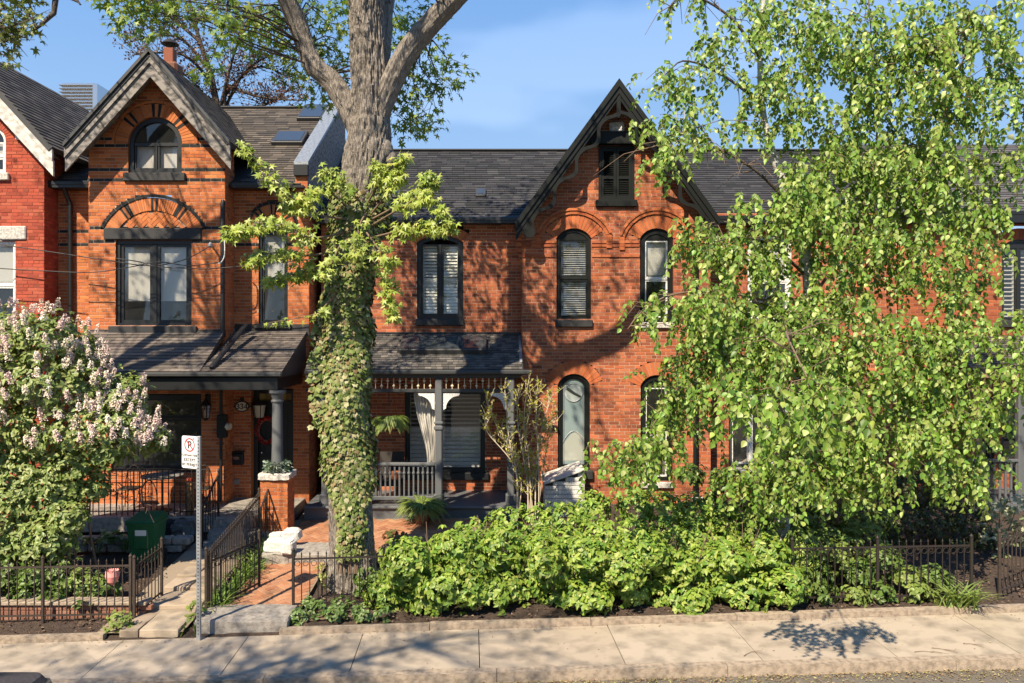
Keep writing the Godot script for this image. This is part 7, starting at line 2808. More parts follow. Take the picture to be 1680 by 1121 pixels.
	for q in [[1190, 790, 14.6], [1170, 830, 14.6], [1210, 840, 14.6], [1330, 760, 13.8], [1370, 790, 13.9], [1350, 840, 13.8], [1400, 830, 13.9], [1420, 780, 14.0], [1390, 870, 13.8], [1310, 850, 13.6], [1270, 850, 14.0], [1440, 850, 14.0], [1410, 720, 14.2], [1350, 720, 14.0], [1130, 780, 14.8], [1300, 790, 12.8], [1275, 830, 12.8], [1310, 880, 12.7], [1340, 900, 12.7], [1250, 870, 13.2], [1380, 900, 12.9]]:
		vine.append([P(q[0], q[1], q[2]), rr(0.22, 0.34)])
	low_plant("leafy_shrub", "loose heart leaved shrub climbing round the birch foot by the brick wall", vine, 0.11, green + bright, 170, null, 4, "shrub")
	var yew := []
	for q in [[1490, 800, 0.4], [1540, 790, 0.42], [1590, 810, 0.38], [1480, 850, 0.42], [1530, 850, 0.45], [1590, 860, 0.42], [1460, 890, 0.3], [1560, 890, 0.36], [1610, 890, 0.3]]:
		yew.append([P(q[0], q[1], 14.6 + rr(-0.2, 0.2)), q[2]])
	low_plant("yew_shrub", "dark dense yew shrub between birch and right porch", yew, 0.06, dark, 330, null, 6, "shrub", "leaf4")
	var vg := []
	for q in [[1640, 840, 0.24], [1670, 830, 0.26], [1630, 880, 0.22], [1660, 880, 0.25], [1690, 870, 0.25], [1640, 920, 0.2], [1650, 950, 0.15]]:
		vg.append([P(q[0], q[1], 13.8 + rr(-0.2, 0.2)), q[2]])
	low_plant("variegated_shrub", "shrub with creamy white variegated leaves by the right porch steps", vg, 0.08, pale, 120, null, 5, "shrub")
	low_plant("dry_clump", "dry brown ornamental clump beside the brick path under the porch", [gl(655, 15.2, 0.1, 0.14), gl(640, 15.2, 0.1, 0.12)], 0.14, [Color(0.2, 0.1, 0.05), Color(0.13, 0.06, 0.03), Color(0.12, 0.14, 0.04)], 90, null, 4)

# ---------------------------------------------------------------- iron fences
func iron_fence(label: String, a: Vector3, e: Vector3, hgt: float, n: int, m: Material, o := {}) -> void:
	var t := thing(o.get("called", "iron_fence"), label, o.get("cat", "fence"), (a + e) * 0.5)
	var d := (e - a)
	var l := Vector2(d.x, d.z).length()
	var b := MB.new()
	for f in o.get("posts", [0.0, 1.0]):
		b = MB.new()
		var p := a.lerp(e, f)
		b.box(p + Vector3(-0.02, -0.12, -0.02), p + Vector3(0.02, hgt + 0.07, 0.02), 0.004)
		b.lathe(p + Vector3(0, hgt + 0.07, 0), [Vector2(0.026, 0), Vector2(0.03, 0.02), Vector2(0.0, 0.06)], 8)
		put(b, "post", m, t)
	for y in [0.1, hgt - 0.06]:
		b = MB.new()
		b.bar(a + Vector3(0, y, 0), e + Vector3(0, y, 0), 0.014, 0.028)
		put(b, "rail", m, t)
	b = MB.new()
	b.tube([Vector3(0, 0.03, 0), Vector3(0, hgt, 0)], [0.0085, 0.0085], 6)
	b.lathe(Vector3(0, hgt, 0), [Vector2(0.0085, 0), Vector2(0.014, 0.015), Vector2(0.0, 0.06)], 6)
	var pm := mesh_of(b)
	for i in range(1, n):
		inst(pm, "picket", m, t, Transform3D(Basis(), a.lerp(e, float(i) / n)))
	# scrolls under the top rail
	b = MB.new()
	var dir := d.normalized()
	for i in n:
		var c := a.lerp(e, (i + 0.5) / n) + Vector3(0, hgt - 0.13, 0)
		var r: float = minf(0.042, l / n * 0.4)
		var pts := []
		var rad := []
		for k in 11:
			var an := TAU * k / 10.0
			pts.append(c + dir * cos(an) * r + Vector3(0, sin(an) * r, 0))
			rad.append(0.005)
		b.tube(pts, rad, 4, false)
	put(b, "scrolls", m, t)

func fences() -> void:
	var f := func(px: float, d: float, up := 0.0) -> Vector3:
		var x := X(px, d)
		return Vector3(x, ground_y(x, d) + up, -d)
	iron_fence("low rusty iron fence in front of the lilac bed", f.call(-70, 11.95), f.call(70, 11.95), 0.9, 10, M.rust_iron)
	iron_fence("low rusty iron fence ending at the open gate post", f.call(70, 11.95), f.call(214, 11.95), 0.9, 11, M.rust_iron, {posts = [1.0]})
	iron_fence("open iron gate standing across the flagstone path mouth", f.call(220, 11.95), f.call(265, 12.75), 0.88, 8, M.rust_iron, {called = "iron_gate", cat = "gate"})
	iron_fence("long iron fence running back from the sidewalk to the brick pier", f.call(338, 12.05), f.call(425, 15.3), 0.95, 32, M.rust_iron)
	iron_fence("iron gate swung open along the orange brick path", f.call(345, 12.1), f.call(425, 13.05), 0.88, 10, M.rust_iron, {called = "iron_gate", cat = "gate"})
	iron_fence("short dark iron fence before the ivy trunk", f.call(481, 12.2), f.call(630, 12.25), 0.86, 11, M.iron)
	iron_fence("dark iron fence half swallowed by the hedge", f.call(630, 12.25), f.call(760, 12.3), 0.86, 10, M.iron, {posts = [1.0]})
	iron_fence("dark iron fence under the birch curtain", f.call(1300, 12.1), f.call(1440, 12.1), 0.92, 12, M.iron)
	iron_fence("grey iron fence beside the arching daylily", f.call(1440, 12.1), f.call(1594, 12.1), 0.92, 13, M.iron, {posts = [1.0]})
	iron_fence("iron fence turning back towards the right porch", f.call(1640, 12.2), f.call(1720, 12.9), 0.95, 12, M.rust_iron)

# ---------------------------------------------------------------- small things
func small_things() -> void:
	road_sign()
	bin()
	porch_things()
	garden_things()
	parked_car()
	backdrop()

func text_on(parent: Node3D, words: String, at: Vector3, size: float, m: Material, called := "lettering", basis := Basis()) -> void:
	var tm := TextMesh.new()
	var f := SystemFont.new()
	f.font_names = PackedStringArray(["Droid Sans"])
	f.font_weight = 700
	tm.font = f
	tm.text = words
	tm.font_size = 64
	tm.pixel_size = size / 64.0
	tm.depth = 0.004
	var o := MeshInstance3D.new()
	o.mesh = tm
	o.material_override = m
	o.name = called
	o.transform = Transform3D(basis, at - origin_of(parent))
	parent.add_child(o, true)

func road_sign() -> void:
	var d := 11.35
	var x := X(326, d)
	var y0 := slope(x)
	var t := thing("parking_sign", "white no parking sign on perforated steel pole at the sidewalk edge", "sign", Vector3(x, y0, -d))
	# square perforated tube
	var b := MB.new()
	var top := Y(716, d)
	b.box(Vector3(x - 0.028, y0 - 0.1, -d - 0.028), Vector3(x + 0.028, top, -d + 0.028), 0.005)
	put(b, "pole", M.galvanised, t)
	b = MB.new()
	b.lathe(Vector3.ZERO, [Vector2(0.0, 0.002), Vector2(0.0095, 0.0022), Vector2(0.0095, 0.0)], 8)
	var hole := mesh_of(b)
	var n := 0
	var y := y0 + 0.1
	while y < top - 0.03:
		inst(hole, "hole", M.sign_black, t, Transform3D(Basis(Vector3.RIGHT, PI / 2), Vector3(x, y, -d + 0.0281)))
		y += 0.05
		n += 1
	# plate, turned a little to the left
	var bs := Basis(Vector3.UP, deg_to_rad(-24))
	var c := P(311, 742, d + 0.03)
	var wv := 0.15
	var hv := 0.235
	b = MB.new()
	var poly := PackedVector2Array()
	for k in 4:
		var cx := (wv - 0.03) * (1 if k == 0 or k == 3 else -1)
		var cy := (hv - 0.03) * (1 if k < 2 else -1)
		for i in 5:
			var a := PI / 2 * k + PI / 2 * i / 4.0
			poly.append(Vector2(cx + cos(a) * 0.03, cy + sin(a) * 0.03))
	b.prism(poly, 0.002, -0.002)
	var pl := plate_part(b, "plate", M.sign_white, t, bs, c)
	b = MB.new()
	var ring := PackedVector2Array()
	var inn := PackedVector2Array()
	for i in 32:
		var a := TAU * i / 32.0
		ring.append(Vector2(cos(a) * 0.1, 0.105 + sin(a) * 0.1))
		inn.append(Vector2(cos(a) * 0.082, 0.105 + sin(a) * 0.082))
	b.band(ring, inn, 0.0045, 0.0022)
	b.obox(Transform3D(Basis(Vector3(0, 0, 1), PI * 0.75), Vector3(0, 0.105, 0.0042)), Vector3(0.088, 0.008, 0.0015))
	plate_part(b, "red_ring", M.sign_red, t, bs, c)
	text_on(t, "P", c + bs * Vector3(0, 0.105, 0.003), 0.15, M.sign_black, "lettering", bs)
	var words := ["12:01am-7am", "EXCEPT", "BY PERMIT"]
	for i in 3:
		text_on(t, words[i], c + bs * Vector3(0, -0.045 - i * 0.068, 0.003), [0.046, 0.062, 0.056][i], M.sign_black, "lettering", bs)
	b = MB.new()
	for yy in [0.2, -0.2]:
		b.box(c + Vector3(0.06, yy - 0.012, -0.02), Vector3(x - 0.02, c.y + yy + 0.012, -d + 0.01))
	put(b, "bracket", M.galvanised, t)

func plate_part(b: MB, called: String, m: Material, parent: Node3D, bs: Basis, c: Vector3) -> MeshInstance3D:
	b.v = Transform3D(bs, c) * b.v
	b.n = Transform3D(bs, Vector3.ZERO) * b.n
	return put(b, called, m, parent)

func bin() -> void:
	var d := 14.3
	var cx := X(241, d)
	var y0 := ground_y(cx, d) + 0.02
	var top := Y(852, d)
	var t := thing("green_bin", "dark green wheeled bin standing behind the open gate", "bin", Vector3(cx, y0, -d))
	var b := MB.new()
	var w0 := 0.2
	var w1 := 0.255
	var q := []
	for k in 8:
		var up := k & 2
		var w := w1 if up else w0
		var z := (0.26 if up else 0.2) * (1 if k & 4 else -1)
		q.append(Vector3(cx + w * (1 if k & 1 else -1), top if up else y0 + 0.06, -d + z))
	b.hexa(q)
	b.box(Vector3(cx - w1 - 0.02, top - 0.05, -d - 0.28), Vector3(cx + w1 + 0.02, top - 0.003, -d + 0.285), 0.012)
	b.box(Vector3(cx - 0.13, y0 + 0.3, -d + 0.2), Vector3(cx + 0.13, y0 + 0.66, -d + 0.256), 0.02)
	put(b, "body", M.green_plastic, t)
	b = MB.new()
	b.hexa([Vector3(cx - 0.27, top, -d - 0.3), Vector3(cx + 0.27, top, -d - 0.3), Vector3(cx - 0.22, top + 0.1, -d - 0.24), Vector3(cx + 0.22, top + 0.1, -d - 0.24), Vector3(cx - 0.28, top, -d + 0.31), Vector3(cx + 0.28, top, -d + 0.31), Vector3(cx - 0.25, top + 0.035, -d + 0.28), Vector3(cx + 0.25, top + 0.035, -d + 0.28)])
	put(b, "lid", M.green_plastic, t)
	b = MB.new()
	b.tube([Vector3(cx - 0.2, top - 0.02, -d - 0.33), Vector3(cx + 0.2, top - 0.02, -d - 0.33)], [0.016, 0.016], 8)
	put(b, "handle", M.green_plastic, t)
	for s in [-1, 1]:
		b = MB.new()
		b.tube([Vector3(cx + s * 0.2, y0 + 0.1, -d - 0.2), Vector3(cx + s * 0.25, y0 + 0.1, -d - 0.2)], [0.1, 0.1], 16)
		put(b, "wheel", M.rubber, t)
	b = MB.new()
	b.box(Vector3(cx - 0.1, top - 0.24, -d + 0.256), Vector3(cx + 0.1, top - 0.14, -d + 0.262))
	put(b, "white_mark", M.sign_white, t)

func porch_things() -> void:
	var E := 17.6
	var D := 17.0
	var b := MB.new()
	# oval number plaque
	var t := thing("number_plaque", "oval cream plaque reading 334 on the brick by the door", "plaque", P(397, 667, E - 0.03))
	b = MB.new()
	var c := P(397, 667, E - 0.03)
	for k in 2:
		b = MB.new()
		var poly := PackedVector2Array()
		for i in 28:
			var a := TAU * i / 28.0
			poly.append(Vector2(c.x + cos(a) * (0.16 if k == 0 else 0.135), c.y + sin(a) * (0.125 if k == 0 else 0.1)))
		b.prism(poly, c.z + 0.01 + k * 0.008, c.z - 0.02 + k * 0.03)
		put(b, "rim" if k == 0 else "face", M.iron if k == 0 else M.cream, t)
	text_on(t, "334", c + Vector3(0, 0, 0.02), 0.16, M.sign_black)
	b = MB.new()
	b.box(c + Vector3(-0.04, 0.12, -0.02), c + Vector3(0.04, 0.2, 0.02), 0.015)
	b.box(c + Vector3(-0.22, -0.02, -0.015), c + Vector3(-0.15, 0.02, 0.012), 0.01)
	b.box(c + Vector3(0.15, -0.02, -0.015), c + Vector3(0.22, 0.02, 0.012), 0.01)
	put(b, "scroll", M.iron, t)
	# wall lantern
	c = P(337, 675, D - 0.16)
	t = thing("wall_lantern", "black wall lantern on the brick beside the porch window", "lantern", c)
	b = MB.new()
	b.box(c + Vector3(-0.06, 0.1, -0.15), c + Vector3(0.06, 0.36, -0.12), 0.01)
	b.tube([c + Vector3(0, 0.3, -0.13), c + Vector3(0, 0.36, -0.05), c + Vector3(0, 0.26, 0)], [0.014, 0.014, 0.014], 6)
	b.lathe(c, [Vector2(0.02, -0.2), Vector2(0.08, -0.15), Vector2(0.02, -0.155)], 6)
	b.lathe(c, [Vector2(0.13, 0.13), Vector2(0.05, 0.22), Vector2(0.0, 0.27)], 6)
	for i in 6:
		var a := TAU * i / 6.0
		b.bar(c + Vector3(cos(a) * 0.08, -0.15, sin(a) * 0.08), c + Vector3(cos(a) * 0.11, 0.13, sin(a) * 0.11), 0.014, 0.014)
	put(b, "cage", M.iron, t)
	b = MB.new()
	b.lathe(c, [Vector2(0.07, -0.145), Vector2(0.1, 0.13)], 6)
	put(b, "glass", M.glass, t)
	b = MB.new()
	b.lathe(c, [Vector2(0.02, -0.14), Vector2(0.02, -0.04), Vector2(0.03, 0.0), Vector2(0.0, 0.06)], 8)
	put(b, "candle_bulb", M.lamp_glass, t)
	# electricity meter, conduit
	c = P(366, 700, D - 0.1)
	t = thing("electric_meter", "black meter box with round glass on the pipe by the door", "meter", c)
	b = MB.new()
	b.box(c + Vector3(-0.12, -0.24, -0.08), c + Vector3(0.08, 0.26, 0.08), 0.015)
	put(b, "box", M.black_paint, t)
	b = MB.new()
	b.tube([c + Vector3(-0.05, 0.26, 0), c + Vector3(-0.05, 0.82, 0)], [0.035, 0.035], 8)
	b.tube([c + Vector3(-0.05, -0.24, 0), c + Vector3(-0.05, -1.62, 0)], [0.035, 0.035], 8)
	put(b, "conduit", M.black_paint, t)
	b = MB.new()
	b.tube([c + Vector3(0.08, 0.0, 0.0), c + Vector3(0.16, 0.0, 0.02)], [0.085, 0.07], 16)
	put(b, "dial_glass", M.lamp_glass, t)
	# mailbox
	c = P(389, 752, E - 0.08)
	t = thing("mailbox", "black wall mailbox with silver oval badge beside the front door", "mailbox", c)
	b = MB.new()
	b.box(c + Vector3(-0.14, -0.15, -0.07), c + Vector3(0.14, 0.12, 0.06), 0.02)
	put(b, "box", M.black_paint, t)
	b = MB.new()
	b.box(c + Vector3(-0.15, 0.125, -0.075), c + Vector3(0.15, 0.16, 0.085), 0.01)
	put(b, "lid", M.black_paint, t)
	b = MB.new()
	var ov := PackedVector2Array()
	for i in 20:
		ov.append(Vector2(c.x + cos(TAU * i / 20.0) * 0.07, c.y + 0.01 + sin(TAU * i / 20.0) * 0.035))
	b.prism(ov, c.z + 0.068, c.z + 0.058)
	put(b, "badge", M.chrome, t)
	b = MB.new()
	c = P(386, 791, E - 0.02)
	b.box(c + Vector3(-0.09, -0.06, -0.02), c + Vector3(0.09, 0.06, 0.03), 0.01)
	for i in 3:
		b.box(c + Vector3(-0.07, -0.04 + i * 0.03, 0.03), c + Vector3(0.07, -0.03 + i * 0.03, 0.04))
	tag(put(b, "dryer_vent", M.stone), "small grey vent plate low on the brick below the mailbox", "vent")
	# hanging door lantern
	c = P(425, 672, E + 0.1)
	t = thing("hanging_lantern", "pale glass lantern hanging in the doorway", "lantern", c)
	b = MB.new()
	b.tube([c + Vector3(0, 0.2, 0), c + Vector3(0, 0.42, 0)], [0.01, 0.01], 6)
	b.lathe(c, [Vector2(0.17, 0.1), Vector2(0.12, 0.19), Vector2(0.0, 0.21)], 6)
	b.lathe(c, [Vector2(0.1, -0.2), Vector2(0.12, -0.18), Vector2(0.0, -0.18)], 6)
	for i in 6:
		var a := TAU * i / 6.0
		b.bar(c + Vector3(cos(a) * 0.11, -0.19, sin(a) * 0.11), c + Vector3(cos(a) * 0.155, 0.1, sin(a) * 0.155), 0.014, 0.014)
	put(b, "cage", M.iron, t)
	b = MB.new()
	b.lathe(c, [Vector2(0.105, -0.185), Vector2(0.15, 0.1)], 6)
	put(b, "shade", M.lamp_glass, t)
	# red wreath on the door
	c = P(438, 706, E + 0.24)
	t = thing("door_wreath", "round red berry wreath hanging on the black front door", "wreath", c)
	b = MB.new()
	var pts := []
	var rad := []
	for i in 21:
		pts.append(c + Vector3(cos(TAU * i / 20.0) * 0.2, sin(TAU * i / 20.0) * 0.25, 0))
		rad.append(0.03)
	b.tube(pts, rad, 6, false)
	put(b, "ring", M.twig, t)
	b = MB.new()
	for i in 420:
		var a := rr(0, TAU)
		b.col = [Color(0.5, 0.02, 0.02), Color(0.35, 0.015, 0.015), Color(0.6, 0.05, 0.03)][rng.randi() % 3]
		var p := c + Vector3(cos(a) * 0.2, sin(a) * 0.25, 0) + rand_dir() * 0.05
		b.leaf4(p, (Vector3(cos(a), sin(a), 0.5) + rand_dir() * 0.6).normalized(), rand_dir(), rr(0.04, 0.08), 0.03)
	put(b, "berries", M.petal, t)
	# greenery round the column foot
	c = Vector3(X(455, 15.6), 1.62, -15.6)
	t = thing("column_garland", "blue green leafy garland round the grey column foot", "garland", c)
	b = MB.new()
	for i in 420:
		var a := rr(0, TAU)
		b.col = [Color(0.1, 0.17, 0.13), Color(0.2, 0.28, 0.23), Color(0.33, 0.4, 0.34), Color(0.07, 0.12, 0.08)][rng.randi() % 4]
		var p := c + Vector3(cos(a) * rr(0.13, 0.26), rr(0.0, 0.2), sin(a) * rr(0.1, 0.2))
		b.leaf8(p, (Vector3(cos(a), rr(-0.4, 0.8), sin(a)) + rand_dir() * 0.5).normalized(), (Vector3(cos(a), 0.8, sin(a)) + rand_dir() * 0.6).normalized(), rr(0.04, 0.075), rr(0.03, 0.05))
	put(b, "leaves", M.leaf, t)
	# porch furniture behind the railing
	c = Vector3(-7.0, 0.66, -16.35)
	t = thing("porch_table", "round pale topped bistro table on the numbered porch", "table", c)
	b = MB.new()
	b.lathe(c, [Vector2(0.0, 0.72), Vector2(0.42, 0.72), Vector2(0.42, 0.75), Vector2(0.0, 0.75)], 24)
	put(b, "top", M.worn_grey_board, t)
	b = MB.new()
	b.tube([c + Vector3(0, 0.05, 0), c + Vector3(0, 0.72, 0)], [0.025, 0.025], 8)
	b.lathe(c, [Vector2(0.2, 0.0), Vector2(0.2, 0.02), Vector2(0.03, 0.06)], 14)
	put(b, "pedestal", M.iron, t)
	for k in 2:
		c = Vector3(-6.25 if k == 0 else -7.75, 0.66, -16.5)
		t = thing("porch_chair", ["iron bistro chair with open back beside the pale porch table", "iron bistro chair behind the lilac twigs on the porch"][k], "chair", c)
		b = MB.new()
		b.box(c + Vector3(-0.2, 0.43, -0.2), c + Vector3(0.2, 0.46, 0.2), 0.01)
		put(b, "seat", M.iron, t)
		for i in 4:
			b = MB.new()
			var lx := -0.17 if i % 2 == 0 else 0.17
			var lz := -0.17 if i < 2 else 0.17
			b.tube([c + Vector3(lx * 1.15, 0, lz * 1.15), c + Vector3(lx, 0.43, lz)], [0.012, 0.012], 6)
			put(b, "leg", M.iron, t)
		b = MB.new()
		pts = []
		rad = []
		for i in 11:
			var a := PI * i / 10.0
			pts.append(c + Vector3(-cos(a) * 0.18, 0.46 + sin(a) * 0.44, -0.19))
			rad.append(0.012)
		b.tube(pts, rad, 6, false)
		for i in 3:
			b.tube([c + Vector3(-0.08 + i * 0.08, 0.46, -0.19), c + Vector3(-0.08 + i * 0.08, 0.85, -0.19)], [0.008, 0.008], 5)
		put(b, "backrest", M.iron, t)
	c = P(312, 812, 15.98)
	t = thing("wood_post", "orange brown wooden post standing by the porch railing end", "post", Vector3(c.x, 0.66, c.z))
	b = MB.new()
	b.box(Vector3(c.x - 0.06, 0.66, c.z - 0.06), Vector3(c.x + 0.06, 1.34, c.z + 0.06), 0.01)
	put(b, "shaft", M.wood, t)
	b = MB.new()
	b.col = Color(0.5, 0.08, 0.04)
	b.box(Vector3(c.x - 0.07, 1.34, c.z - 0.07), Vector3(c.x + 0.07, 1.42, c.z + 0.07), 0.02)
	put(b, "cap", M.brick, t)
	# dark bags under the porch edge
	for q in [[285, 890, 15.5, "black rubbish bag slumped under the porch edge beside the bin"], [302, 895, 15.45, "grey plastic bag lying by the porch step"]]:
		b = MB.new()
		c = P(q[0], q[1], q[2])
		c.y = 0.45
		rough_block(b, c + Vector3(-0.22, -0.12, -0.15), c + Vector3(0.22, 0.22, 0.15), 0.07, int(q[0]))
		tag(put(b, "rubbish_bag", M.rubber if q[0] < 290 else M.grey_paint), q[3], "bag")
	# brick planter wall in front of the porch
	t = thing("low_wall", "low stacked stone wall below the numbered porch", "wall", Vector3(-7.2, 0.3, -14.9))
	for r in 2:
		for i in 9:
			b = MB.new()
			var x0 := -9.2 + i * 0.36 + (0.16 if r else 0.0)
			rough_block(b, Vector3(x0, 0.22 + r * 0.14, -15.05), Vector3(x0 + 0.34, 0.355 + r * 0.14, -14.8), 0.02, 90 + r * 20 + i)
			put(b, "stone", M.stone, t)
	t = thing("bed_wall", "low reddish brick edging wall behind the rusty left fence", "wall", Vector3(-8, 0.05, -12.15))
	var pal := [Color(0.3, 0.13, 0.08), Color(0.36, 0.18, 0.12), Color(0.26, 0.12, 0.08)]
	var unit := MB.new()
	unit.box(Vector3(-0.11, 0, -0.1), Vector3(0.11, 0.07, 0.0), 0.006)
	var um := mesh_of(unit)
	var ms := []
	for k in pal:
		var m: StandardMaterial3D = M.brick.duplicate()
		m.vertex_color_use_as_albedo = false
		m.albedo_color = k.linear_to_srgb()
		ms.append(m)
	for r in 4:
		for i in 22:
			inst(um, "brick", ms[rng.randi() % 3], t, Transform3D(Basis(Vector3.UP, rr(-0.02, 0.02)), Vector3(-10.4 + i * 0.23 + (0.11 if r % 2 else 0.0), slope(-8) - 0.0 + r * 0.078, -12.1)))
	b = MB.new()
	b.box(Vector3(-10.55, slope(-8) + 0.315, -12.32), Vector3(-5.42, slope(-8) + 0.37, -12.06), 0.01)
	put(b, "coping", M.kerb, t)
	# white stones beside the pier
	t = thing("stone_heap", "heap of white painted stone blocks on the grey step by the iron fence", "stones", P(458, 915, 14.2))
	for q in [[432, 468, 888, 908, 14.05, 0.3], [458, 480, 890, 911, 13.95, 0.28], [462, 490, 872, 889, 14.5, 0.3], [440, 462, 877, 890, 14.5, 0.25]]:
		b = MB.new()
		rough_block(b, Vector3(X(q[0], q[4]), Y(q[3], q[4]), -q[4] - q[5]), Vector3(X(q[1], q[4]), Y(q[2], q[4]), -q[4]), 0.03, int(q[0]))
		put(b, "stone", M.white_stone, t)
	b = MB.new()
	rough_block(b, Vector3(X(430, 14.1), ground_y(-4, 14.1), -14.4), Vector3(X(476, 14.1), Y(907, 14.05), -14.02), 0.03, 61)
	put(b, "base_stone", M.stone, t)
	# wind spinner in the bed
	c = P(184, 946, 12.45)
	t = thing("garden_ornament", "pink fabric tulip ornament on a stick in the left bed", "ornament", Vector3(c.x, ground_y(c.x, 12.45), c.z))
	b = MB.new()
	b.lathe(c + Vector3(0, -0.14, 0), [Vector2(0.015, 0), Vector2(0.08, 0.06), Vector2(0.11, 0.15), Vector2(0.1, 0.24), Vector2(0.08, 0.2)], 10)
	put(b, "cup", M.pink, t)
	b = MB.new()
	b.tube([Vector3(c.x, ground_y(c.x, 12.45) - 0.05, c.z), c + Vector3(0, -0.13, 0)], [0.007, 0.007], 5)
	put(b, "stick", M.iron, t)

func fern(label: String, c: Vector3, n: int, l: float, pot: bool, droop: float) -> void:
	var t := thing("fern", label, "fern", c - Vector3(0, 0.3 if pot else 0.0, 0))
	var b := MB.new()
	for i in n:
		var a := rr(0, TAU)
		var d := Vector3(cos(a), rr(0.5, 1.9), sin(a)).normalized()
		var p := c + Vector3(cos(a), 0, sin(a)) * 0.05
		var len := l * rr(0.7, 1.1)
		var tone := [Color(0.2, 0.28, 0.06), Color(0.26, 0.33, 0.09), Color(0.14, 0.21, 0.045)][rng.randi() % 3] as Color
		for k in 22:
			var f := k / 21.0
			p += d * (len / 22.0)
			d = (d + Vector3(0, -droop * 0.1, 0)).normalized()
			var s := d.cross(Vector3(0, 1, 0)).normalized()
			var up := s.cross(d)
			b.col = tone * rr(0.85, 1.15)
			var ll := 0.075 * sin(PI * clampf(f * 0.9 + 0.12, 0, 1)) + 0.012
			for e in [-1.0, 1.0]:
				b.leaf4(p, (s * e + d * 0.35 - up * 0.2).normalized(), (up + Vector3(0, 0.1, 0.2)).normalized(), ll, 0.02)
	put(b, "fronds", M.leaf, t)
	b = MB.new()
	if pot:
		b.lathe(c, [Vector2(0.0, -0.3), Vector2(0.12, -0.3), Vector2(0.165, -0.06), Vector2(0.19, -0.06), Vector2(0.19, 0.0), Vector2(0.165, 0.0), Vector2(0.16, -0.04), Vector2(0, -0.04)], 20)
		put(b, "pot", M.terracotta, t)
	else:
		b.lathe(c, [Vector2(0.0, -0.2), Vector2(0.12, -0.17), Vector2(0.17, 0.0), Vector2(0.0, -0.02)], 14)
		put(b, "basket", M.terracotta, t)
		b = MB.new()
		for i in 3:
			var a := TAU * i / 3.0
			b.tube([c + Vector3(cos(a) * 0.16, 0, sin(a) * 0.16), Vector3(c.x, 3.42, c.z)], [0.004, 0.004], 4)
		put(b, "chains", M.iron, t)

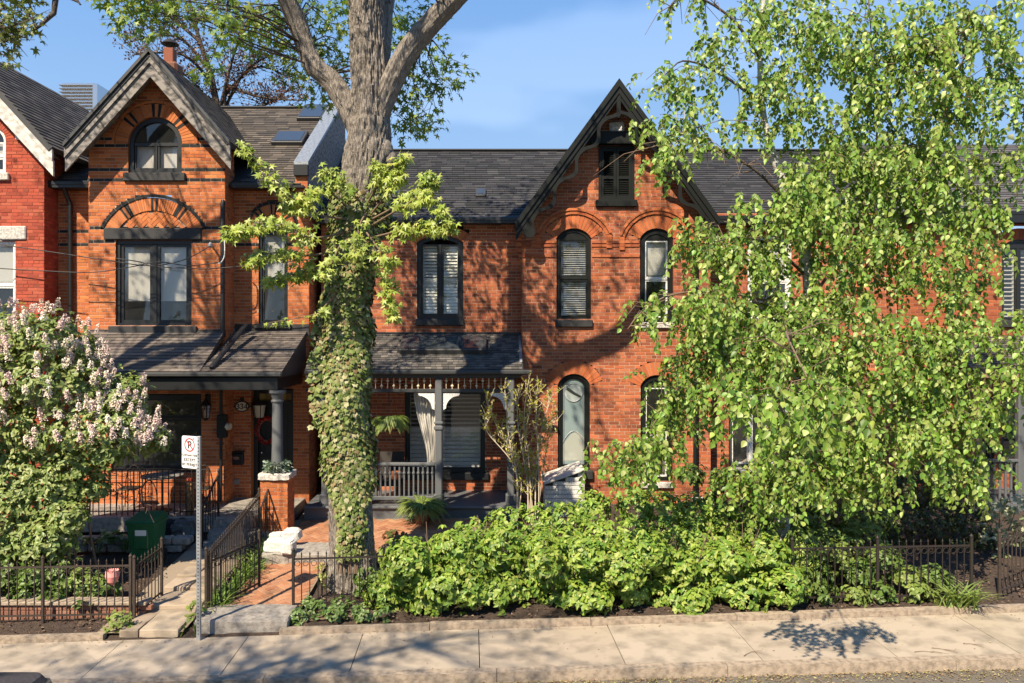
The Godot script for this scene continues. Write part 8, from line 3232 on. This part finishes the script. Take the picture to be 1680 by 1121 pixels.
func garden_things() -> void:
	var b := MB.new()
	fern("bushy fern in a terracotta pot on the steps of the grey porch", P(692, 836, 16.15), 120, 0.64, true, 0.9)
	fern("hanging basket fern under the porch frieze beside the ivy trunk", P(640, 692, 16.7), 120, 0.5, false, 1.3)
	# porch curtain gathered to the post
	var t := thing("porch_curtain", "white outdoor curtain tied to the grey porch post", "curtain", Vector3(X(702, 16.75), 1.6, -17.0))
	var cd := 17.02
	b = MB.new()
	var cols := 40
	var rows := 26
	var grid := []
	for j in rows + 1:
		var f := float(j) / rows
		var py := lerpf(643, 760, f)
		var lx := lerpf(679, 701, smoothstep(0.0, 1.0, f))
		var rx := lerpf(715, 714, f)
		for i in cols + 1:
			var g := float(i) / cols
			grid.append(Vector3(X(lerpf(lx, rx, g), cd), Y(py, cd), -cd + 0.022 * sin(g * 46.0 + f * 1.3) * (1.0 - 0.3 * f) + 0.02 * sin(g * 19.0 + 2.0 - f * 2.1) + 0.008 * sin(f * 23.0 + g * 9.0)))
	for j in rows:
		for i in cols:
			var k := j * (cols + 1) + i
			b.quad(grid[k + cols + 1], grid[k + cols + 2], grid[k + 1], grid[k])
	put(b, "drape", M.curtain, t)
	b = MB.new()
	b.tube([P(676, 643, cd), P(716, 643, cd)], [0.01, 0.01], 6)
	put(b, "rod", M.iron, t)
	# chair on the gabled porch
	var c := Vector3(X(640, 17.3), 0.73, -17.3)
	t = thing("porch_armchair", "dark wicker armchair behind the grey balustrade", "chair", c)
	b = MB.new()
	b.box(c + Vector3(-0.28, 0.3, -0.26), c + Vector3(0.28, 0.42, 0.26), 0.03)
	put(b, "seat", M.iron, t)
	b = MB.new()
	b.obox(Transform3D(Basis(Vector3.RIGHT, -0.2), c + Vector3(0, 0.68, -0.28)), Vector3(0.28, 0.3, 0.03), 0.02)
	put(b, "backrest", M.iron, t)
	for s in [-1, 1]:
		b = MB.new()
		b.box(c + Vector3(s * 0.28 - 0.03, 0.56, -0.26), c + Vector3(s * 0.28 + 0.03, 0.6, 0.26), 0.01)
		put(b, "armrest", M.iron, t)
		for z in [-0.23, 0.23]:
			b = MB.new()
			b.tube([c + Vector3(s * 0.26, 0, z), c + Vector3(s * 0.26, 0.56, z)], [0.018, 0.018], 6)
			put(b, "leg", M.iron, t)
	b = MB.new()
	rough_block(b, c + Vector3(0.02, 0.42, 0.0), c + Vector3(0.26, 0.6, 0.18), 0.03, 5)
	tag(put(b, "cushion", M.terracotta), "terracotta cushion lying on the dark wicker armchair", "cushion")
	# grey hatch with boarded side and sloped lid
	var hx0 := X(894, 16.6)
	var hx1 := X(957, 16.6)
	var yl := Y(795, 16.6)
	var yr := Y(773, 16.6)
	t = thing("cellar_hatch", "pale grey boarded hatch with sloping lid below the stained window", "hatch", Vector3((hx0 + hx1) * 0.5, 0.45, -17.0))
	var y := 0.4
	var k := 0
	while y < yr:
		b = MB.new()
		var y1 := minf(y + 0.088, yr)
		# board ends cut to the slope
		var xa := hx0 if y1 <= yl else lerpf(hx0, hx1, (y1 - yl) / (yr - yl))
		if hx1 - xa > 0.05:
			b.box(Vector3(xa, y + 0.004, -16.63), Vector3(hx1, y1 - 0.004, -16.6), 0.004)
			put(b, "board", M.white_paint, t)
		y += 0.092
		k += 1
	b = MB.new()
	b.prism(PackedVector2Array([Vector2(hx0 + 0.01, 0.3), Vector2(hx1 - 0.01, 0.3), Vector2(hx1 - 0.01, yr), Vector2(hx0 + 0.01, yl)]), -16.625, -17.55)
	put(b, "box", M.dark_grey_paint, t)
	b = MB.new()
	var u := Vector3(hx1 - hx0, yr - yl, 0).normalized()
	b.obox(Transform3D(Basis(u, Vector3(-u.y, u.x, 0), Vector3(0, 0, 1)), Vector3((hx0 + hx1) * 0.5, (yl + yr) * 0.5 + 0.03, -17.05)), Vector3((hx1 - hx0) * 0.56, 0.022, 0.52), 0.008)
	put(b, "lid", M.worn_white_board, t)
	b = MB.new()
	b.box(Vector3(hx0 - 0.03, 0.3, -16.64), Vector3(hx0 - 0.003, yl, -16.59), 0.004)
	b.box(Vector3(hx1 + 0.003, 0.3, -16.64), Vector3(hx1 + 0.03, yr, -16.59), 0.004)
	put(b, "corner_trim", M.worn_white_board, t)
	# dark door in the passage between the houses
	b = MB.new()
	var ax0 := X(507, 17.6) + 0.06
	for i in 5:
		b.box(Vector3(ax0 + i * 0.12, 0.4, -18.95), Vector3(ax0 + i * 0.12 + 0.114, 2.6, -18.9), 0.006)
	tag(put(b, "passage_door", M.black_paint), "dark plank door in the narrow passage between the houses", "door")
	# air unit and pipe at the right corner of the bay
	c = P(1160, 826, 17.2)
	t = thing("wall_vent", "white bent vent pipe at the foot of the down pipe", "pipe", c)
	b = MB.new()
	b.tube([P(1135, 836, 17.35), P(1135, 818, 17.35), P(1170, 818, 17.35), P(1172, 836, 17.35)], [0.03, 0.03, 0.03, 0.03], 8)
	put(b, "elbow", M.white_paint, t)
	# service wires
	for q in [[[-60, 393], [60, 410], [180, 428], [245, 436], [300, 427], [345, 404]], [[-60, 437], [60, 444], [150, 447], [215, 438], [260, 430], [310, 436], [362, 430]], [[190, 424], [230, 430], [250, 437], [300, 440], [360, 440], [520, 425]]]:
		b = MB.new()
		var pts := []
		for p in q:
			pts.append(P(p[0], p[1], 16.5))
		pts = smooth_path(pts, 6)
		var rad := []
		for p in pts:
			rad.append(0.011)
		b.tube(pts, rad, 5, false)
		tag(put(b, "service_wire", M.wire), {393: "upper black service wire looping up to the grey wire holder", 437: "lower black service wire sagging below the upper one to the down pipe", 424: "twisted black service wire running on past the down pipe"}[q[0][1]], "wire", "service wires")
	b = MB.new()
	b.lathe(P(345, 404, 16.75), [Vector2(0.02, 0.08), Vector2(0.05, 0.04), Vector2(0.05, 0.0), Vector2(0.02, -0.03)], 10)
	b.bar(P(345, 400, 16.75), P(345, 400, 17.0), 0.03, 0.03)
	tag(put(b, "wire_insulator", M.galvanised), "grey porcelain wire holder on the numbered house brick", "insulator")
	b = MB.new()
	b.tube(smooth_path([P(364, 390, 16.85), P(368, 395, 16.8), P(368, 420, 16.8), P(362, 431, 16.8), P(358, 432, 16.85)], 4), smooth_vals([0.014, 0.014, 0.014, 0.014, 0.014], 4), 6)
	tag(put(b, "white_cable", M.white_paint), "short white cable hooked beside the black down pipe", "cable")

func parked_car() -> void:
	# only the rear corner of its roof shows
	var t := thing("parked_car", "dark grey parked car whose roof corner shows beside the sidewalk", "car", Vector3(-6.2, -0.13, -6.4))
	var x1 := X(70, 6.95)
	var y := Y(1103, 7.0)
	var b := MB.new()
	# roof with rounded corners
	var poly := PackedVector2Array()
	var z0 := 7.0
	var z1 := 5.75
	for k in 4:
		var cx := x1 - 0.1 if k == 0 or k == 3 else x1 - 2.2
		var cz := z0 - 0.1 if k < 2 else z1 + 0.1
		for i in 6:
			var a := PI / 2 * k + PI / 2 * i / 5.0
			poly.append(Vector2(cx + cos(a) * 0.1, cz + sin(a) * 0.1))
	var m := poly.size()
	var ctr := Vector3(x1 - 1.1, y + 0.05, -6.4)
	var big := PackedVector2Array()
	for p in poly:
		var d := (p - Vector2(ctr.x, 6.4))
		big.append(Vector2(ctr.x, 6.4) + d * 1.04)
	for i in m:
		var k := (i + 1) % m
		var a := Vector3(poly[i].x, y, -poly[i].y)
		var e := Vector3(poly[k].x, y, -poly[k].y)
		b.trio(ctr, a, e, ctr + Vector3(0, -1, 0))
		b.quado(a, e, Vector3(big[k].x, y - 0.06, -big[k].y), Vector3(big[i].x, y - 0.06, -big[i].y), ctr + Vector3(0, -0.3, 0))
	put(b, "roof", M.grey_car, t)
	# cabin glass and body
	b = MB.new()
	var q := []
	for k in 8:
		var s := 0.0 if k & 2 else 1.0
		q.append(Vector3((x1 + 0.02 + s * 0.2) if k & 1 else x1 - 2.25 - s * 0.5, y - 0.06 - s * 0.5, -(5.72 - s * 0.12) if k & 4 else -(7.02 + s * 0.1)))
	b.hexa(q)
	put(b, "cabin_glass", M.skylight_glass, t)
	b = MB.new()
	b.box(Vector3(x1 - 3.9, -0.13 + 0.28, -7.16), Vector3(x1 + 0.42, y - 0.52, -5.58), 0.12)
	put(b, "body", M.grey_car, t)
	for wx in [x1 - 3.0, x1 - 0.35]:
		for wz in [-7.12, -5.62]:
			var w := sub("wheel", t, Vector3(wx, 0.2, wz))
			b = MB.new()
			b.tube([Vector3(wx, 0.19, wz - 0.1), Vector3(wx, 0.19, wz + 0.1)], [0.32, 0.32], 24)
			put(b, "tyre", M.rubber, w)
			b = MB.new()
			b.tube([Vector3(wx, 0.19, wz - 0.11), Vector3(wx, 0.19, wz + 0.11)], [0.2, 0.2], 16)
			put(b, "rim", M.chrome, w)
	for s in [-5.75, -6.98]:
		b = MB.new()
		b.box(Vector3(x1 + 0.4, 0.6, s - 0.1), Vector3(x1 + 0.44, 0.75, s + 0.1), 0.01)
		put(b, "tail_light", M.sign_red, t)

func backdrop() -> void:
	# glass tower far behind, haze put into its pale mirror finish
	var d := 260.0
	var t := thing("far_tower", "glass apartment tower with haze put into its pale mirror finish, far beyond the left roofs", "building", Vector3(X(130, d), 0, -d))
	var b := MB.new()
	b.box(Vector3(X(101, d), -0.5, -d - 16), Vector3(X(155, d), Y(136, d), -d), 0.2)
	put(b, "shaft", M.hazed_glass, t)
	b = MB.new()
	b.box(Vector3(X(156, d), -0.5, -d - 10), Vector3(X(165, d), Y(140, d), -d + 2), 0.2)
	put(b, "stair_core", M.hazed_glass, t)
	for i in 9:
		b = MB.new()
		var py := 140 + i * 5.5
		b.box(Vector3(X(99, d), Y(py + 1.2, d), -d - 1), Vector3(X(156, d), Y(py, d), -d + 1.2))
		put(b, "balcony", M.hazed_glass, t)
	d = 34.0
	t = thing("lattice_mast", "slim grey lattice mast behind the gabled roof", "mast", Vector3(X(1114, d), 0, -d))
	for px in [1110.0, 1123.0]:
		b = MB.new()
		b.tube([Vector3(X(px, d), 0, -d), P(px, 175, d)], [0.03, 0.03], 6)
		put(b, "leg", M.galvanised, t)
	for i in 12:
		b = MB.new()
		b.tube([P(1110, 180 + i * 7.0, d), P(1123, 180 + i * 7.0, d)], [0.02, 0.02], 5)
		put(b, "rung", M.galvanised, t)
